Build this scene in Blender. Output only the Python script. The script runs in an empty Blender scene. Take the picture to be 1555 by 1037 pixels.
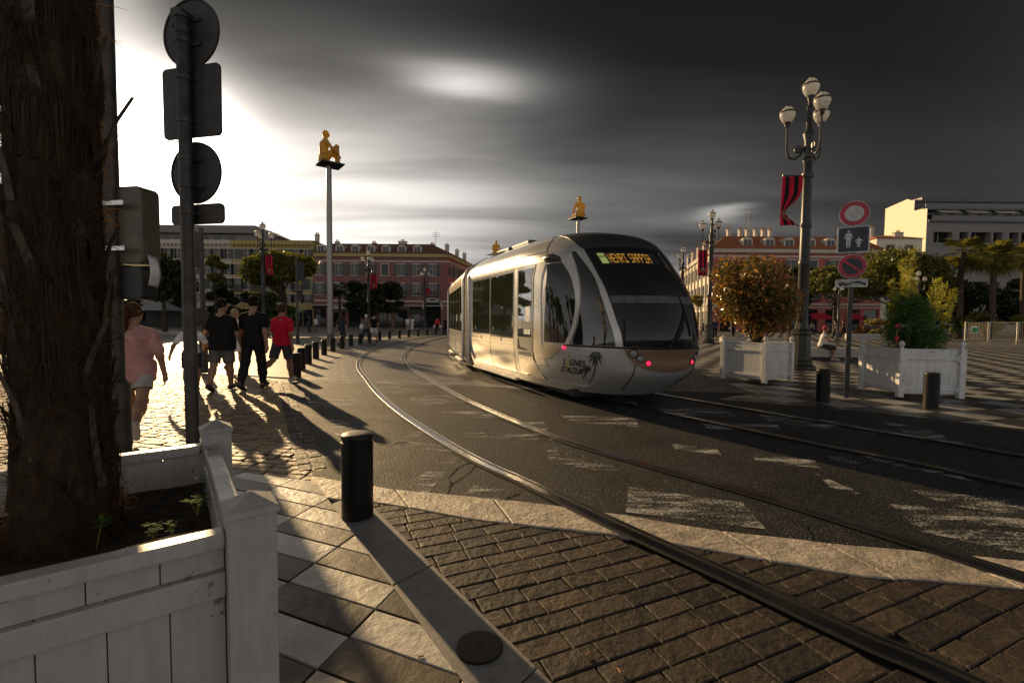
import bpy, math, random
import numpy as np
from mathutils import Vector, Matrix, Euler, noise
random.seed(11); RNG = np.random.default_rng(5)
SC = bpy.context.scene
COL = SC.collection
PI = math.pi
R = math.radians
# ---------------------------------------------------------------- camera model (16 mm lens, slight down pitch, half a degree of roll)
FPX, CX, CY, HC, ROLL = 691.0, 777.5, 518.5, 1.45, R(0.5)
PITCH = math.atan((518.5 - 486) / FPX)
def ray(px, py):
    u = (px - CX) / FPX; v = -(py - CY) / FPX
    c, s = math.cos(ROLL), math.sin(ROLL)
    u, v = u * c - v * s, u * s + v * c
    return Vector((u, math.cos(PITCH) + v * math.sin(PITCH), -math.sin(PITCH) + v * math.cos(PITCH)))
def G(px, py, z=0.0):                      # where the line of sight meets height z
    d = ray(px, py); t = (z - HC) / d.z
    return Vector((d.x * t, d.y * t, z))
def D(px, py, Y):                          # the point at distance Y
    d = ray(px, py); t = Y / d.y
    return Vector((d.x * t, Y, HC + d.z * t))
# ---------------------------------------------------------------- mesh builder
class MB:
    def __init__(s): s.v = []; s.f = []; s.m = []; s.cur = 0; s.T = None
    def add(s, vs, fs, m=None):
        o = len(s.v)
        if s.T is not None: vs = [s.T @ Vector(v) for v in vs]
        s.v.extend([tuple(v) for v in vs]); s.f.extend([tuple(i + o for i in f) for f in fs])
        s.m.extend([s.cur if m is None else m] * len(fs)); return s
    def box(s, c, d, rz=0, rx=0, ry=0, m=None):
        x, y, z = d[0] / 2, d[1] / 2, d[2] / 2
        vs = [Vector(p) for p in ((-x,-y,-z),(x,-y,-z),(x,y,-z),(-x,y,-z),(-x,-y,z),(x,-y,z),(x,y,z),(-x,y,z))]
        M = Matrix.Translation(c) @ Euler((rx, ry, rz)).to_matrix().to_4x4()
        return s.add([M @ v for v in vs], [(0,3,2,1),(4,5,6,7),(0,1,5,4),(1,2,6,5),(2,3,7,6),(3,0,4,7)], m)
    def bx(s, x0, x1, y0, y1, z0, z1, m=None):
        return s.box(((x0+x1)/2, (y0+y1)/2, (z0+z1)/2), (abs(x1-x0), abs(y1-y0), abs(z1-z0)), m=m)
    def tube(s, pts, rad, n=8, caps=True, m=None):
        pts = [Vector(p) for p in pts]; k = len(pts)
        rs = list(rad) if hasattr(rad, '__len__') else [rad] * k
        vs = []; fs = []; ref = None
        for i, p in enumerate(pts):
            t = (pts[min(i+1, k-1)] - pts[max(i-1, 0)])
            if t.length < 1e-9: t = Vector((0, 0, 1))
            t.normalize()
            if ref is None: ref = Vector((1, 0, 0)) if abs(t.x) < .9 else Vector((0, 1, 0))
            a = (ref - t * ref.dot(t))
            a = a.normalized() if a.length > 1e-6 else t.orthogonal().normalized()
            ref = a; b = t.cross(a)
            for j in range(n):
                q = 2 * PI * j / n
                vs.append(p + (a * math.cos(q) + b * math.sin(q)) * rs[i])
        for i in range(k - 1):
            for j in range(n):
                fs.append((i*n+j, i*n+(j+1) % n, (i+1)*n+(j+1) % n, (i+1)*n+j))
        if caps: fs += [tuple(reversed(range(n))), tuple(range((k-1)*n, k*n))]
        return s.add(vs, fs, m)
    def lathe(s, prof, n=16, c=(0, 0, 0), caps=True, m=None):   # prof: (r, z)
        c = Vector(c); vs = []; fs = []; k = len(prof)
        for r, z in prof:
            for j in range(n):
                q = 2 * PI * (j + .5) / n; vs.append(c + Vector((r * math.cos(q), r * math.sin(q), z)))
        for i in range(k - 1):
            for j in range(n): fs.append((i*n+j, i*n+(j+1) % n, (i+1)*n+(j+1) % n, (i+1)*n+j))
        if caps: fs += [tuple(reversed(range(n))), tuple(range((k-1)*n, k*n))]
        return s.add(vs, fs, m)
    def prism(s, poly, z0, z1, m=None):    # ccw polygon in xy
        n = len(poly)
        a = sum(poly[i][0]*poly[(i+1) % n][1] - poly[(i+1) % n][0]*poly[i][1] for i in range(n))
        if a < 0: poly = list(reversed(poly))
        vs = [(p[0], p[1], z0) for p in poly] + [(p[0], p[1], z1) for p in poly]
        fs = [tuple(reversed(range(n))), tuple(range(n, 2*n))] + [(i, (i+1) % n, n+(i+1) % n, n+i) for i in range(n)]
        return s.add(vs, fs, m)
    def slab(s, poly, z0, z1, ch=.006, m=None):   # prism with a chamfered top edge
        n = len(poly)
        a = sum(poly[i][0]*poly[(i+1) % n][1] - poly[(i+1) % n][0]*poly[i][1] for i in range(n))
        if a < 0: poly = list(reversed(poly))
        P = [Vector((p[0], p[1])) for p in poly]; inn = []
        for i in range(n):
            e0 = (P[i] - P[i-1]).normalized(); e1 = (P[(i+1) % n] - P[i]).normalized()
            n0 = Vector((-e0.y, e0.x)); n1 = Vector((-e1.y, e1.x)); b = n0 + n1
            b = b / max(.35, b.dot(n0)) if b.length > 1e-6 else n0
            inn.append(P[i] + b * ch)
        vs = [(p.x, p.y, z0) for p in P] + [(p.x, p.y, z1-ch*.8) for p in P] + [(p.x, p.y, z1) for p in inn]
        fs = [tuple(range(2*n, 3*n))]
        for i in range(n):
            j = (i+1) % n; fs += [(i, j, n+j, n+i), (n+i, n+j, 2*n+j, 2*n+i)]
        return s.add(vs, fs, m)
    def grid(s, fn, us, vs_, m=None, flip=False):
        nu, nv = len(us), len(vs_)
        vs = [fn(u, v) for u in us for v in vs_]; fs = []
        for i in range(nu - 1):
            for j in range(nv - 1):
                q = (i*nv+j, (i+1)*nv+j, (i+1)*nv+j+1, i*nv+j+1)
                fs.append(tuple(reversed(q)) if flip else q)
        return s.add(vs, fs, m)
    def ell(s, c, r, n=12, k=8, m=None):
        c = Vector(c); r = (r, r, r) if not hasattr(r, '__len__') else r
        vs = []; fs = []
        for i in range(k + 1):
            t = -PI/2 + PI * i / k
            for j in range(n):
                q = 2*PI*j/n; vs.append(c + Vector((r[0]*math.cos(t)*math.cos(q), r[1]*math.cos(t)*math.sin(q), r[2]*math.sin(t))))
        for i in range(k):
            for j in range(n): fs.append((i*n+j, i*n+(j+1) % n, (i+1)*n+(j+1) % n, (i+1)*n+j))
        return s.add(vs, fs, m)
    def build(s, name, mat, parent=None, smooth=None, bevel=0, loc=None, rz=0):
        me = bpy.data.meshes.new(name); me.from_pydata(s.v, [], s.f)
        for mm in (mat if isinstance(mat, (list, tuple)) else [mat]): me.materials.append(mm)
        if isinstance(mat, (list, tuple)): me.polygons.foreach_set('material_index', s.m)
        return link(name, me, parent, smooth, bevel, loc, rz)
def link(name, me, parent=None, smooth=None, bevel=0, loc=None, rz=0):
    me.update()
    if smooth is not None:
        me.polygons.foreach_set('use_smooth', [True] * len(me.polygons))
        if smooth < 170: me.set_sharp_from_angle(angle=R(smooth))
    o = bpy.data.objects.new(name, me); COL.objects.link(o)
    if parent is not None: o.parent = parent
    if loc is not None: o.location = loc
    if rz: o.rotation_euler.z = rz
    if bevel:
        b = o.modifiers.new('edge', 'BEVEL'); b.width = bevel; b.segments = 2; b.limit_method = 'ANGLE'; b.angle_limit = R(40)
    return o
def np_mesh(name, V, F, mats, parent=None, smooth=None, mi=None):
    """V (n,3) array, F (m,k) array of equal-size faces"""
    me = bpy.data.meshes.new(name); n, (m, k) = len(V), F.shape
    me.vertices.add(n); me.vertices.foreach_set('co', np.asarray(V, np.float32).ravel())
    me.loops.add(m * k); me.loops.foreach_set('vertex_index', F.astype(np.int32).ravel())
    me.polygons.add(m); me.polygons.foreach_set('loop_start', np.arange(0, m*k, k, dtype=np.int32))
    for mm in (mats if isinstance(mats, (list, tuple)) else [mats]): me.materials.append(mm)
    if mi is not None: me.polygons.foreach_set('material_index', np.asarray(mi, np.int32))
    me.update(calc_edges=True); me.validate()
    return link(name, me, parent, smooth)
def thing(name, label, cat, loc=(0, 0, 0), rz=0, group=None):
    o = bpy.data.objects.new(name, None); COL.objects.link(o); o.empty_display_size = .2
    o.location = loc; o.rotation_euler = (0, 0, rz)
    return tag(o, label, cat, group)
def tag(o, label, cat, group=None, kind=None):
    if label: o['label'] = label
    if cat: o['category'] = cat
    if group: o['group'] = group
    if kind: o['kind'] = kind
    return o
def struct(o): o['kind'] = 'structure'; return o
def dup(o, loc=None, rz=None, label=None, parent=None, scale=None, group=None):
    c = o.copy(); COL.objects.link(c)
    if parent is not None: c.parent = parent
    if loc is not None: c.location = loc
    if rz is not None: c.rotation_euler = (o.rotation_euler.x, o.rotation_euler.y, rz)
    if scale is not None: c.scale = (scale,)*3 if not hasattr(scale, '__len__') else scale
    if label: c['label'] = label
    if group: c['group'] = group
    for ch in list(o.children): dup(ch, parent=c)
    return c
# ---------------------------------------------------------------- materials
def new_mat(name):
    m = bpy.data.materials.new(name); m.use_nodes = True; nt = m.node_tree
    return m, nt, nt.nodes['Principled BSDF'], nt.nodes['Material Output']
class NT:
    def __init__(s, nt): s.nt = nt
    def n(s, typ, **kw):
        x = s.nt.nodes.new(typ)
        for k, v in kw.items():
            if k.startswith('i_'):
                key = k[2:].replace('_', ' '); x.inputs[int(key) if key.isdigit() else key].default_value = v
            else: setattr(x, k, v)
        return x
    def l(s, a, b): s.nt.links.new(a, b)
    def coord(s, out='Object', scale=(1, 1, 1), rot=(0, 0, 0), loc=(0, 0, 0)):
        t = s.n('ShaderNodeTexCoord'); mp = s.n('ShaderNodeMapping'); mp.inputs['Scale'].default_value = scale
        mp.inputs['Rotation'].default_value = rot; mp.inputs['Location'].default_value = loc
        s.l(t.outputs[out], mp.inputs[0]); return mp.outputs[0]
    def noise(s, vec, scale, detail=6, rough=.6, dist=0):
        x = s.n('ShaderNodeTexNoise'); x.inputs['Scale'].default_value = scale; x.inputs['Detail'].default_value = detail
        x.inputs['Roughness'].default_value = rough; x.inputs['Distortion'].default_value = dist
        if vec is not None: s.l(vec, x.inputs['Vector'])
        return x.outputs['Fac']
    def ramp(s, fac, stops):
        x = s.n('ShaderNodeValToRGB'); e = x.color_ramp.elements
        while len(e) < len(stops): e.new(.5)
        for i, (p, c) in enumerate(stops):
            e[i].position = p; e[i].color = (*(c if hasattr(c, '__len__') else (c, c, c)), 1)
        s.l(fac, x.inputs[0]); return x.outputs[0]
    def mix(s, fac, a, b, blend='MIX'):
        x = s.n('ShaderNodeMix', data_type='RGBA', blend_type=blend)
        for k, val in ((0, fac), (6, a), (7, b)):
            if hasattr(val, 'is_output'): s.l(val, x.inputs[k])
            elif k == 0: x.inputs[0].default_value = val
            else: x.inputs[k].default_value = (*val, 1)
        return x.outputs[2]
    def math(s, op, a, b=None, clamp=False):
        x = s.n('ShaderNodeMath', operation=op, use_clamp=clamp)
        for k, val in ((0, a), (1, b)):
            if val is None: continue
            if hasattr(val, 'is_output'): s.l(val, x.inputs[k])
            else: x.inputs[k].default_value = val
        return x.outputs[0]
    def bump(s, h, strength, dist, bsdf, prev=None):
        x = s.n('ShaderNodeBump'); x.inputs['Strength'].default_value = strength; x.inputs['Distance'].default_value = dist
        s.l(h, x.inputs['Height'])
        if prev is not None: s.l(prev, x.inputs['Normal'])
        s.l(x.outputs[0], bsdf.inputs['Normal']); return x.outputs[0]
def M(name, col, rough=.6, metal=0, var=.18, scale=6, bump=0, bscale=40, bdist=.01, col2=None, spec=.5, coat=0, rvar=.1, coord='Object'):
    m, nt, b, out = new_mat(name); t = NT(nt)
    v = t.coord(coord); nz = t.noise(v, scale)
    c2 = col2 or tuple(min(1, c * (1 - 2 * var)) for c in col); c1 = tuple(min(1, c * (1 + var)) for c in col)
    t.l(t.ramp(nz, [(.35, c2), (.65, c1)]), b.inputs['Base Color'])
    t.l(t.math('ADD', t.math('MULTIPLY', t.noise(v, scale * 2.3), rvar * 2), rough - rvar), b.inputs['Roughness'])
    b.inputs['Metallic'].default_value = metal; b.inputs['Specular IOR Level'].default_value = spec
    b.inputs['Coat Weight'].default_value = coat; b.inputs['Coat Roughness'].default_value = .1
    if bump: t.bump(t.noise(v, bscale), bump, bdist, b)
    return m
def leaf_mat(name, c1, c2, trans=.45, scale=1.5, rough=.45):
    """leaf with light shining through it"""
    m, nt, b, out = new_mat(name); t = NT(nt)
    g = t.n('ShaderNodeObjectInfo'); v = t.coord('Object')
    wn = t.n('ShaderNodeTexWhiteNoise', noise_dimensions='1D'); gm = t.n('ShaderNodeNewGeometry'); t.l(gm.outputs['Random Per Island'], wn.inputs['W'])
    col = t.mix(wn.outputs['Value'], c1, c2)
    t.l(col, b.inputs['Base Color']); b.inputs['Roughness'].default_value = rough
    tr = t.n('ShaderNodeBsdfTranslucent'); t.l(t.mix(.5, col, (.9, .9, .2), 'MULTIPLY'), tr.inputs[0])
    t.l(t.mix(1.0, col, (1.0, 1.0, .45), 'MULTIPLY'), tr.inputs[0])
    mx = t.n('ShaderNodeMixShader'); mx.inputs[0].default_value = trans
    t.l(b.outputs[0], mx.inputs[1]); t.l(tr.outputs[0], mx.inputs[2]); t.l(mx.outputs[0], out.inputs[0])
    return m
# ---------------------------------------------------------------- camera, sun, sky
cam_d = bpy.data.cameras.new('camera'); cam_d.sensor_width = 36; cam_d.lens = 36 * FPX / 1555; cam_d.clip_end = 3000; cam_d.clip_start = .05
cam = bpy.data.objects.new('camera', cam_d); COL.objects.link(cam)
cam.matrix_world = Matrix.Translation((0, 0, HC)) @ Matrix.Rotation(PI/2 - PITCH, 4, 'X') @ Matrix.Rotation(ROLL, 4, 'Z')
SC.camera = cam
SC.view_settings.view_transform = 'Standard'; SC.view_settings.look = 'None'; SC.view_settings.gamma = 1; SC.view_settings.exposure = 0.2
SC.cycles.use_denoising = True
SC.cycles.max_bounces = 8; SC.cycles.transparent_max_bounces = 16
SC.cycles.caustics_reflective = True; SC.cycles.blur_glossy = .35; SC.cycles.sample_clamp_indirect = 12
SUN_AZ, SUN_EL = R(-36.7), R(16.2)
SUN = Vector((math.sin(SUN_AZ) * math.cos(SUN_EL), math.cos(SUN_AZ) * math.cos(SUN_EL), math.sin(SUN_EL)))
sd = bpy.data.lights.new('sun', 'SUN'); sd.energy = 5.0; sd.angle = R(.55); sd.color = (1, .68, .335)
so = bpy.data.objects.new('sun', sd); COL.objects.link(so); so.rotation_euler = (-SUN).to_track_quat('-Z', 'Y').to_euler(); so.location = SUN * 60
W = bpy.data.worlds.new('World'); SC.world = W; W.use_nodes = True
t = NT(W.node_tree); bg = W.node_tree.nodes['Background']
tc = t.n('ShaderNodeTexCoord'); gen = tc.outputs['Generated']
sep = t.n('ShaderNodeSeparateXYZ'); t.l(gen, sep.inputs[0])
az = t.math('MULTIPLY', t.math('ARCTAN2', sep.outputs[0], sep.outputs[1]), 180 / PI)
el = t.math('MULTIPLY', t.math('ARCSINE', sep.outputs[2]), 180 / PI)
def gauss(x, c, w):
    q = t.math('DIVIDE', t.math('SUBTRACT', x, c), w)
    return t.math('EXPONENT', t.math('MULTIPLY', t.math('MULTIPLY', q, q), -1.0))
def mul(*a):
    r = a[0]
    for b in a[1:]: r = t.math('MULTIPLY', r, b)
    return r
def add(*a):
    r = a[0]
    for b in a[1:]: r = t.math('ADD', r, b)
    return r
dp = t.n('ShaderNodeVectorMath', operation='DOT_PRODUCT'); t.l(gen, dp.inputs[0]); dp.inputs[1].default_value = SUN
ang = t.math('MULTIPLY', t.math('ARCCOSINE', t.math('MINIMUM', dp.outputs['Value'], 1.0)), 180 / PI)
# streaky high cloud: noise on a cloud-deck projection (direction / height), drawn out along one axis
zc = t.math('ADD', t.math('MAXIMUM', sep.outputs[2], 0.0), .12)
cb = t.n('ShaderNodeCombineXYZ'); t.l(t.math('DIVIDE', sep.outputs[0], zc), cb.inputs[0]); t.l(t.math('DIVIDE', sep.outputs[1], zc), cb.inputs[1])
mp = t.n('ShaderNodeMapping'); mp.inputs['Scale'].default_value = (.30, 1.25, 1); mp.inputs['Rotation'].default_value = (0, 0, R(8)); t.l(cb.outputs[0], mp.inputs[0])
n1 = t.noise(mp.outputs[0], 1.3, 5, .5, .35)
n2 = t.noise(mp.outputs[0], .55, 3, .5, .2)
cl = t.math('ADD', t.math('MULTIPLY', n1, 1.5), t.math('MULTIPLY', n2, 1.3))      # ~1.4 mean
cl = t.n('ShaderNodeMapRange', clamp=True); SCL = cl
t.l(t.math('ADD', t.math('MULTIPLY', n1, .55), t.math('MULTIPLY', n2, .45)), cl.inputs[0])
cl.inputs[1].default_value = .36; cl.inputs[2].default_value = .64; cl.inputs[3].default_value = .38; cl.inputs[4].default_value = 1.7
cl = cl.outputs[0]
elp = t.math('MAXIMUM', el, 0.0)
def sp4(x, c, w): q = t.math('DIVIDE', t.math('SUBTRACT', x, c), w); q2 = mul(q, q); return t.math('EXPONENT', mul(q2, q2, q2, -1.0))
upf = gauss(t.math('MAXIMUM', t.math('SUBTRACT', el, 14.5), 0.0), 0, 7.5)
glow = add(mul(gauss(ang, 0, 5.0), 5.0), mul(gauss(ang, 0, 13), .38, upf))
wide = mul(gauss(ang, 0, 27), .44, upf)
column = mul(gauss(az, -41, 3.4), gauss(el, 16, 17), .55)
hor = mul(gauss(el, 0, 15.5), add(mul(gauss(az, -31, 20), .78), mul(gauss(az, 20, 13), .13), .02))
mid = mul(gauss(el, 13, 8), gauss(az, -11, 15), .24)
wel = add(el, mul(t.math('SUBTRACT', n1, .5), 6.0), mul(az, .03))
streak = mul(gauss(wel, 26.6, 1.3), gauss(az, -6.5, 6.5), .55, cl)
streak2 = mul(gauss(wel, 25.8, 3.6), gauss(az, -7, 12), .16)
wisp = mul(gauss(wel, 12.8, .5), gauss(az, 24.5, 2.6), .30)
ahead = sp4(az, 0, 84)
back = mul(t.math('SUBTRACT', 1.0, ahead), t.math('EXPONENT', t.math('DIVIDE', elp, -26.0)), .75)
base = mul(cl, add(.0025, mul(gauss(az, -28, 22), .018)))
soft = add(mul(add(wide, hor, mid, streak2), cl), base)
lum = add(soft, glow, column, streak, wisp, back)
col = t.n('ShaderNodeCombineXYZ')
warm = gauss(ang, 0, 24)
t.l(mul(lum, add(1.0, mul(warm, .05))), col.inputs[0]); t.l(mul(lum, .965), col.inputs[1]); t.l(mul(lum, add(.925, mul(warm, -.06))), col.inputs[2])
sky = t.n('ShaderNodeTexSky', sky_type='NISHITA', sun_disc=False, sun_elevation=SUN_EL, sun_rotation=SUN_AZ, air_density=1.0, dust_density=2.0)
hs = t.n('ShaderNodeHueSaturation'); hs.inputs['Saturation'].default_value = .12; hs.inputs['Value'].default_value = .016; t.l(sky.outputs[0], hs.inputs['Color'])
veil = t.mix(1.0, (0, 0, 0), (0, 0, 0), 'ADD'); vn = veil.node
t.l(col.outputs[0], vn.inputs[6]); t.l(hs.outputs[0], vn.inputs[7])
t.l(veil, bg.inputs['Color']); bg.inputs['Strength'].default_value = 1.0
# sky light is 10 % clear air (Nishita, above) under a deck of streaked cloud
vn.inputs[0].default_value = .10
# ---------------------------------------------------------------- ground materials
def checker_mat(name, c1, c2, size, rot, rough, bump=.3, grain=60):
    m, nt, b, out = new_mat(name); t = NT(nt); v = t.coord('Object', rot=(0, 0, rot))
    ck = t.n('ShaderNodeTexChecker'); ck.inputs['Scale'].default_value = 1 / size; t.l(v, ck.inputs['Vector'])
    ck.inputs['Color1'].default_value = (*c1, 1); ck.inputs['Color2'].default_value = (*c2, 1)
    br = t.n('ShaderNodeTexBrick', offset=0, squash=1); br.inputs['Scale'].default_value = 1; br.inputs['Brick Width'].default_value = size; br.inputs['Row Height'].default_value = size
    br.inputs['Mortar Size'].default_value = .012; br.inputs['Color1'].default_value = (1,)*4; br.inputs['Color2'].default_value = (.75,)*3+(1,); br.inputs['Mortar'].default_value = (.15,)*3+(1,); t.l(v, br.inputs['Vector'])
    nz = t.noise(v, 1.7, 8); dirt = t.ramp(nz, [(.3, .6), (.7, 1.1)])
    t.l(t.mix(1, t.mix(1, ck.outputs[0], br.outputs[0], 'MULTIPLY'), dirt, 'MULTIPLY'), b.inputs['Base Color'])
    t.l(t.math('ADD', t.math('MULTIPLY', nz, .25), rough - .12), b.inputs['Roughness'])
    h = t.math('ADD', t.math('MULTIPLY', br.outputs['Fac'], -1.0), t.math('MULTIPLY', t.noise(v, grain), .5))
    t.bump(h, bump, .01, b); return m
def brick_mat(name, c1, c2, mortar, w, h, rot=0, rough=.6, bump=.6, mort=.012, dist=.012, grain=50, off=.5):
    m, nt, b, out = new_mat(name); t = NT(nt); v = t.coord('Object', rot=(0, 0, rot))
    wob = t.n('ShaderNodeTexNoise'); wob.inputs['Scale'].default_value = 2.5; t.l(v, wob.inputs['Vector'])
    va = t.n('ShaderNodeVectorMath', operation='MULTIPLY_ADD'); t.l(wob.outputs['Color'], va.inputs[0]); va.inputs[1].default_value = (.03,)*3; t.l(v, va.inputs[2])
    br = t.n('ShaderNodeTexBrick', offset=off); br.inputs['Scale'].default_value = 1; br.inputs['Brick Width'].default_value = w; br.inputs['Row Height'].default_value = h
    br.inputs['Mortar Size'].default_value = mort; br.inputs['Mortar Smooth'].default_value = .3
    br.inputs['Color1'].default_value = (*c1, 1); br.inputs['Color2'].default_value = (*c2, 1); br.inputs['Mortar'].default_value = (*mortar, 1); t.l(va.outputs[0], br.inputs['Vector'])
    dirt = t.ramp(t.noise(v, .8, 8), [(.3, .65), (.7, 1.15)])
    t.l(t.mix(1, br.outputs[0], dirt, 'MULTIPLY'), b.inputs['Base Color'])
    t.l(t.math('ADD', t.math('MULTIPLY', t.noise(v, 3), .3), rough - .15), b.inputs['Roughness'])
    hh = t.math('ADD', t.math('MULTIPLY', br.outputs['Fac'], -1.0), t.math('MULTIPLY', t.noise(v, grain), .35))
    t.bump(hh, bump, dist, b); return m
def stone_mat(name, cols, rough=.55, bump=.5, bscale=30, bdist=.006, stain=True, spec=.5, lo=.7):
    """one tone per separate stone, with grain, stains and a cleft face"""
    m, nt, b, out = new_mat(name); t = NT(nt); v = t.coord('Object')
    gm = t.n('ShaderNodeNewGeometry'); rnd = gm.outputs['Random Per Island']
    k = len(cols); base = t.ramp(rnd, [((i + .5) / k, c) for i, c in enumerate(cols)])
    n1 = t.noise(v, 5, 8, .65); g = t.ramp(n1, [(.3, lo), (.7, 1.2)])
    c = t.mix(1, base, g, 'MULTIPLY')
    if stain: c = t.mix(t.ramp(t.noise(v, 2.1, 4), [(.55, 0), (.75, .5)]), c, (.03, .024, .018))
    sp = t.ramp(t.noise(v, 140, 2), [(.35, .75), (.65, 1.15)]); c = t.mix(1, c, sp, 'MULTIPLY')
    t.l(c, b.inputs['Base Color']); b.inputs['Specular IOR Level'].default_value = spec
    t.l(t.math('ADD', t.math('MULTIPLY', n1, .3), rough - .15), b.inputs['Roughness'])
    h = t.math('ADD', t.noise(v, bscale, 8, .65), t.math('MULTIPLY', t.noise(v, 7, 3), 1.5))
    t.bump(h, bump, bdist, b); return m
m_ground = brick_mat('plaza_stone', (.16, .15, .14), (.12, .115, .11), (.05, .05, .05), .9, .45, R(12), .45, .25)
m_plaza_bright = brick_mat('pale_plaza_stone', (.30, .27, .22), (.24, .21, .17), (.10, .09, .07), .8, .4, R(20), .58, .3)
m_checker = checker_mat('chequered_paving', (.36, .355, .35), (.035, .034, .034), .62, R(-14), .42)
m_bed = brick_mat('track_bed_blocks', (.15, .13, .11), (.065, .058, .05), (.012, .011, .010), .30, .17, R(20), .5, 1.0, .022, .02)
m_base = M('joint_sand', (.022, .02, .017), .95, var=.3, scale=30, bump=.5)
m_lime = stone_mat('pale_limestone', [(.50, .44, .37), (.60, .53, .45), (.55, .48, .40)], .55, 1.0, 26, .016, True, .5, .5)
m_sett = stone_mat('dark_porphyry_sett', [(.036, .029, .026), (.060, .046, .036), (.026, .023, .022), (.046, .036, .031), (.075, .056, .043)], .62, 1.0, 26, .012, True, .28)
m_gold = stone_mat('sunlit_sett', [(.24, .175, .10), (.31, .225, .13), (.17, .125, .08)], .56, .9, 25, .010, False, .42)  # warmth of the golden sunlight is put into the sett colour
m_slab = [stone_mat('pale_slab', [(.56, .53, .49), (.64, .61, .57), (.48, .46, .44)], .5, .6, 14, .008),
          stone_mat('dark_slab', [(.045, .040, .035), (.085, .066, .046), (.032, .030, .028)], .5, .6, 20, .006)]
m_granite = stone_mat('grey_granite', [(.19, .187, .183), (.23, .225, .22)], .6, .35, 90, .003)
def asphalt_mat():
    m, nt, b, out = new_mat('asphalt'); t = NT(nt); v = t.coord('Object')
    big = t.noise(v, .9, 6); agg = t.n('ShaderNodeTexVoronoi'); agg.inputs['Scale'].default_value = 95; t.l(v, agg.inputs['Vector'])
    c = t.ramp(agg.outputs['Color'], [(.1, (.010, .011, .0125)), (.75, (.026, .028, .031)), (.97, (.17, .155, .145))])
    c = t.mix(1, c, t.ramp(big, [(.3, .6), (.7, 1.5)]), 'MULTIPLY')
    c = t.mix(t.ramp(t.noise(v, .45, 3), [(.55, 0), (.7, .6)]), c, (.022, .023, .024))
    t.l(c, b.inputs['Base Color'])
    t.l(t.math('ADD', t.math('MULTIPLY', big, .3), .48), b.inputs['Roughness']); b.inputs['Specular IOR Level'].default_value = .18
    h = t.math('ADD', t.math('MULTIPLY', agg.outputs['Distance'], -1.2), t.math('MULTIPLY', t.noise(v, 6, 5), 1.2))
    t.bump(h, .8, .009, b); return m
m_asph = asphalt_mat()
def paint_mat(nm, th):
    m, nt, b, out = new_mat(nm); t = NT(nt); v = t.coord('Object')
    v2 = t.coord('Object', scale=(1.0, 4.5, 1), rot=(0, 0, R(14)))
    w = t.math('ADD', t.math('MULTIPLY', t.noise(v2, 1.6, 6, .65), .50), t.math('MULTIPLY', t.noise(v, 60, 5, .8), .50))
    fac = t.ramp(w, [(th, 0), (th + .07, 1)])
    t.l(t.ramp(t.noise(v, 25), [(.3, .26), (.7, .52)]), b.inputs['Base Color']); b.inputs['Roughness'].default_value = .6
    tr = t.n('ShaderNodeBsdfTransparent'); mx = t.n('ShaderNodeMixShader'); t.l(fac, mx.inputs[0]); t.l(tr.outputs[0], mx.inputs[1]); t.l(b.outputs[0], mx.inputs[2]); t.l(mx.outputs[0], out.inputs[0])
    return m
m_paint = paint_mat('worn_road_paint', .485); m_paint2 = paint_mat('faded_road_paint', .50)
m_steel = M('rail_steel', (.30, .29, .28), .22, 1, .15, 12, .15, 60, .002)
m_groove = M('rail_bitumen', (.008, .008, .008), .7, 0, .3, 20, .5, 60, .004)
# ---------------------------------------------------------------- ground sheets
def clip(poly, cp):
    """Sutherland-Hodgman: poly by convex ccw cp"""
    out = [Vector(p[:2]) for p in poly]
    for i in range(len(cp)):
        a = Vector(cp[i][:2]); b = Vector(cp[(i+1) % len(cp)][:2]); e = b - a; inp = out; out = []
        if not inp: return []
        side = lambda p: e.x * (p.y - a.y) - e.y * (p.x - a.x)
        for j in range(len(inp)):
            p, q = inp[j-1], inp[j]; sp, sq = side(p), side(q)
            if sq >= 0:
                if sp < 0: out.append(p + (q - p) * (sp / (sp - sq)))
                out.append(q)
            elif sp >= 0: out.append(p + (q - p) * (sp / (sp - sq)))
    r = []
    for p in out:
        if not r or (p - r[-1]).length > .004: r.append(p)
    if len(r) > 2 and (r[0] - r[-1]).length < .004: r.pop()
    return r if len(r) > 2 else []
def area(p): return abs(sum(p[i-1].x*p[i].y - p[i].x*p[i-1].y for i in range(len(p)))) / 2
def inside(p, poly):
    c = False
    for i in range(len(poly)):
        a, b = poly[i-1], poly[i]
        if (a[1] > p[1]) != (b[1] > p[1]) and p[0] < (b[0]-a[0])*(p[1]-a[1])/(b[1]-a[1]) + a[0]: c = not c
    return c
def sheet(name, poly, z, mat):
    b = MB(); b.add([(p[0], p[1], z) for p in poly], [tuple(range(len(poly)))])
    me_o = b.build(name, mat); 
    if me_o.data.polygons[0].normal.z < 0: me_o.data.flip_normals()
    return struct(me_o)
g = lambda *a: tuple(G(*a)[:2])
sheet('ground', [(-900, -300), (900, -300), (900, 1500), (-900, 1500)], -.05, m_ground)
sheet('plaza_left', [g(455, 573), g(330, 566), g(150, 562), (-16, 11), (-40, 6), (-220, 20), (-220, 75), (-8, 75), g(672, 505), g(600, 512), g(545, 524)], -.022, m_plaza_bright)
sheet('plaza_right', [g(1030, 600), g(1080, 604), g(1300, 622), g(1555, 650), (12, 4), (40, -4), (80, 30), (60, 70), (6, 60), g(1060, 540)], -.018, m_checker)
sheet('track_bed', [g(452, 576), g(545, 524), g(600, 512), g(672, 505), (-5.5, 60), (6, 60), (6, 20), (5, 9.0), (2, 9.6), g(700, 584), g(520, 579)], -.014, m_bed)
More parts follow.
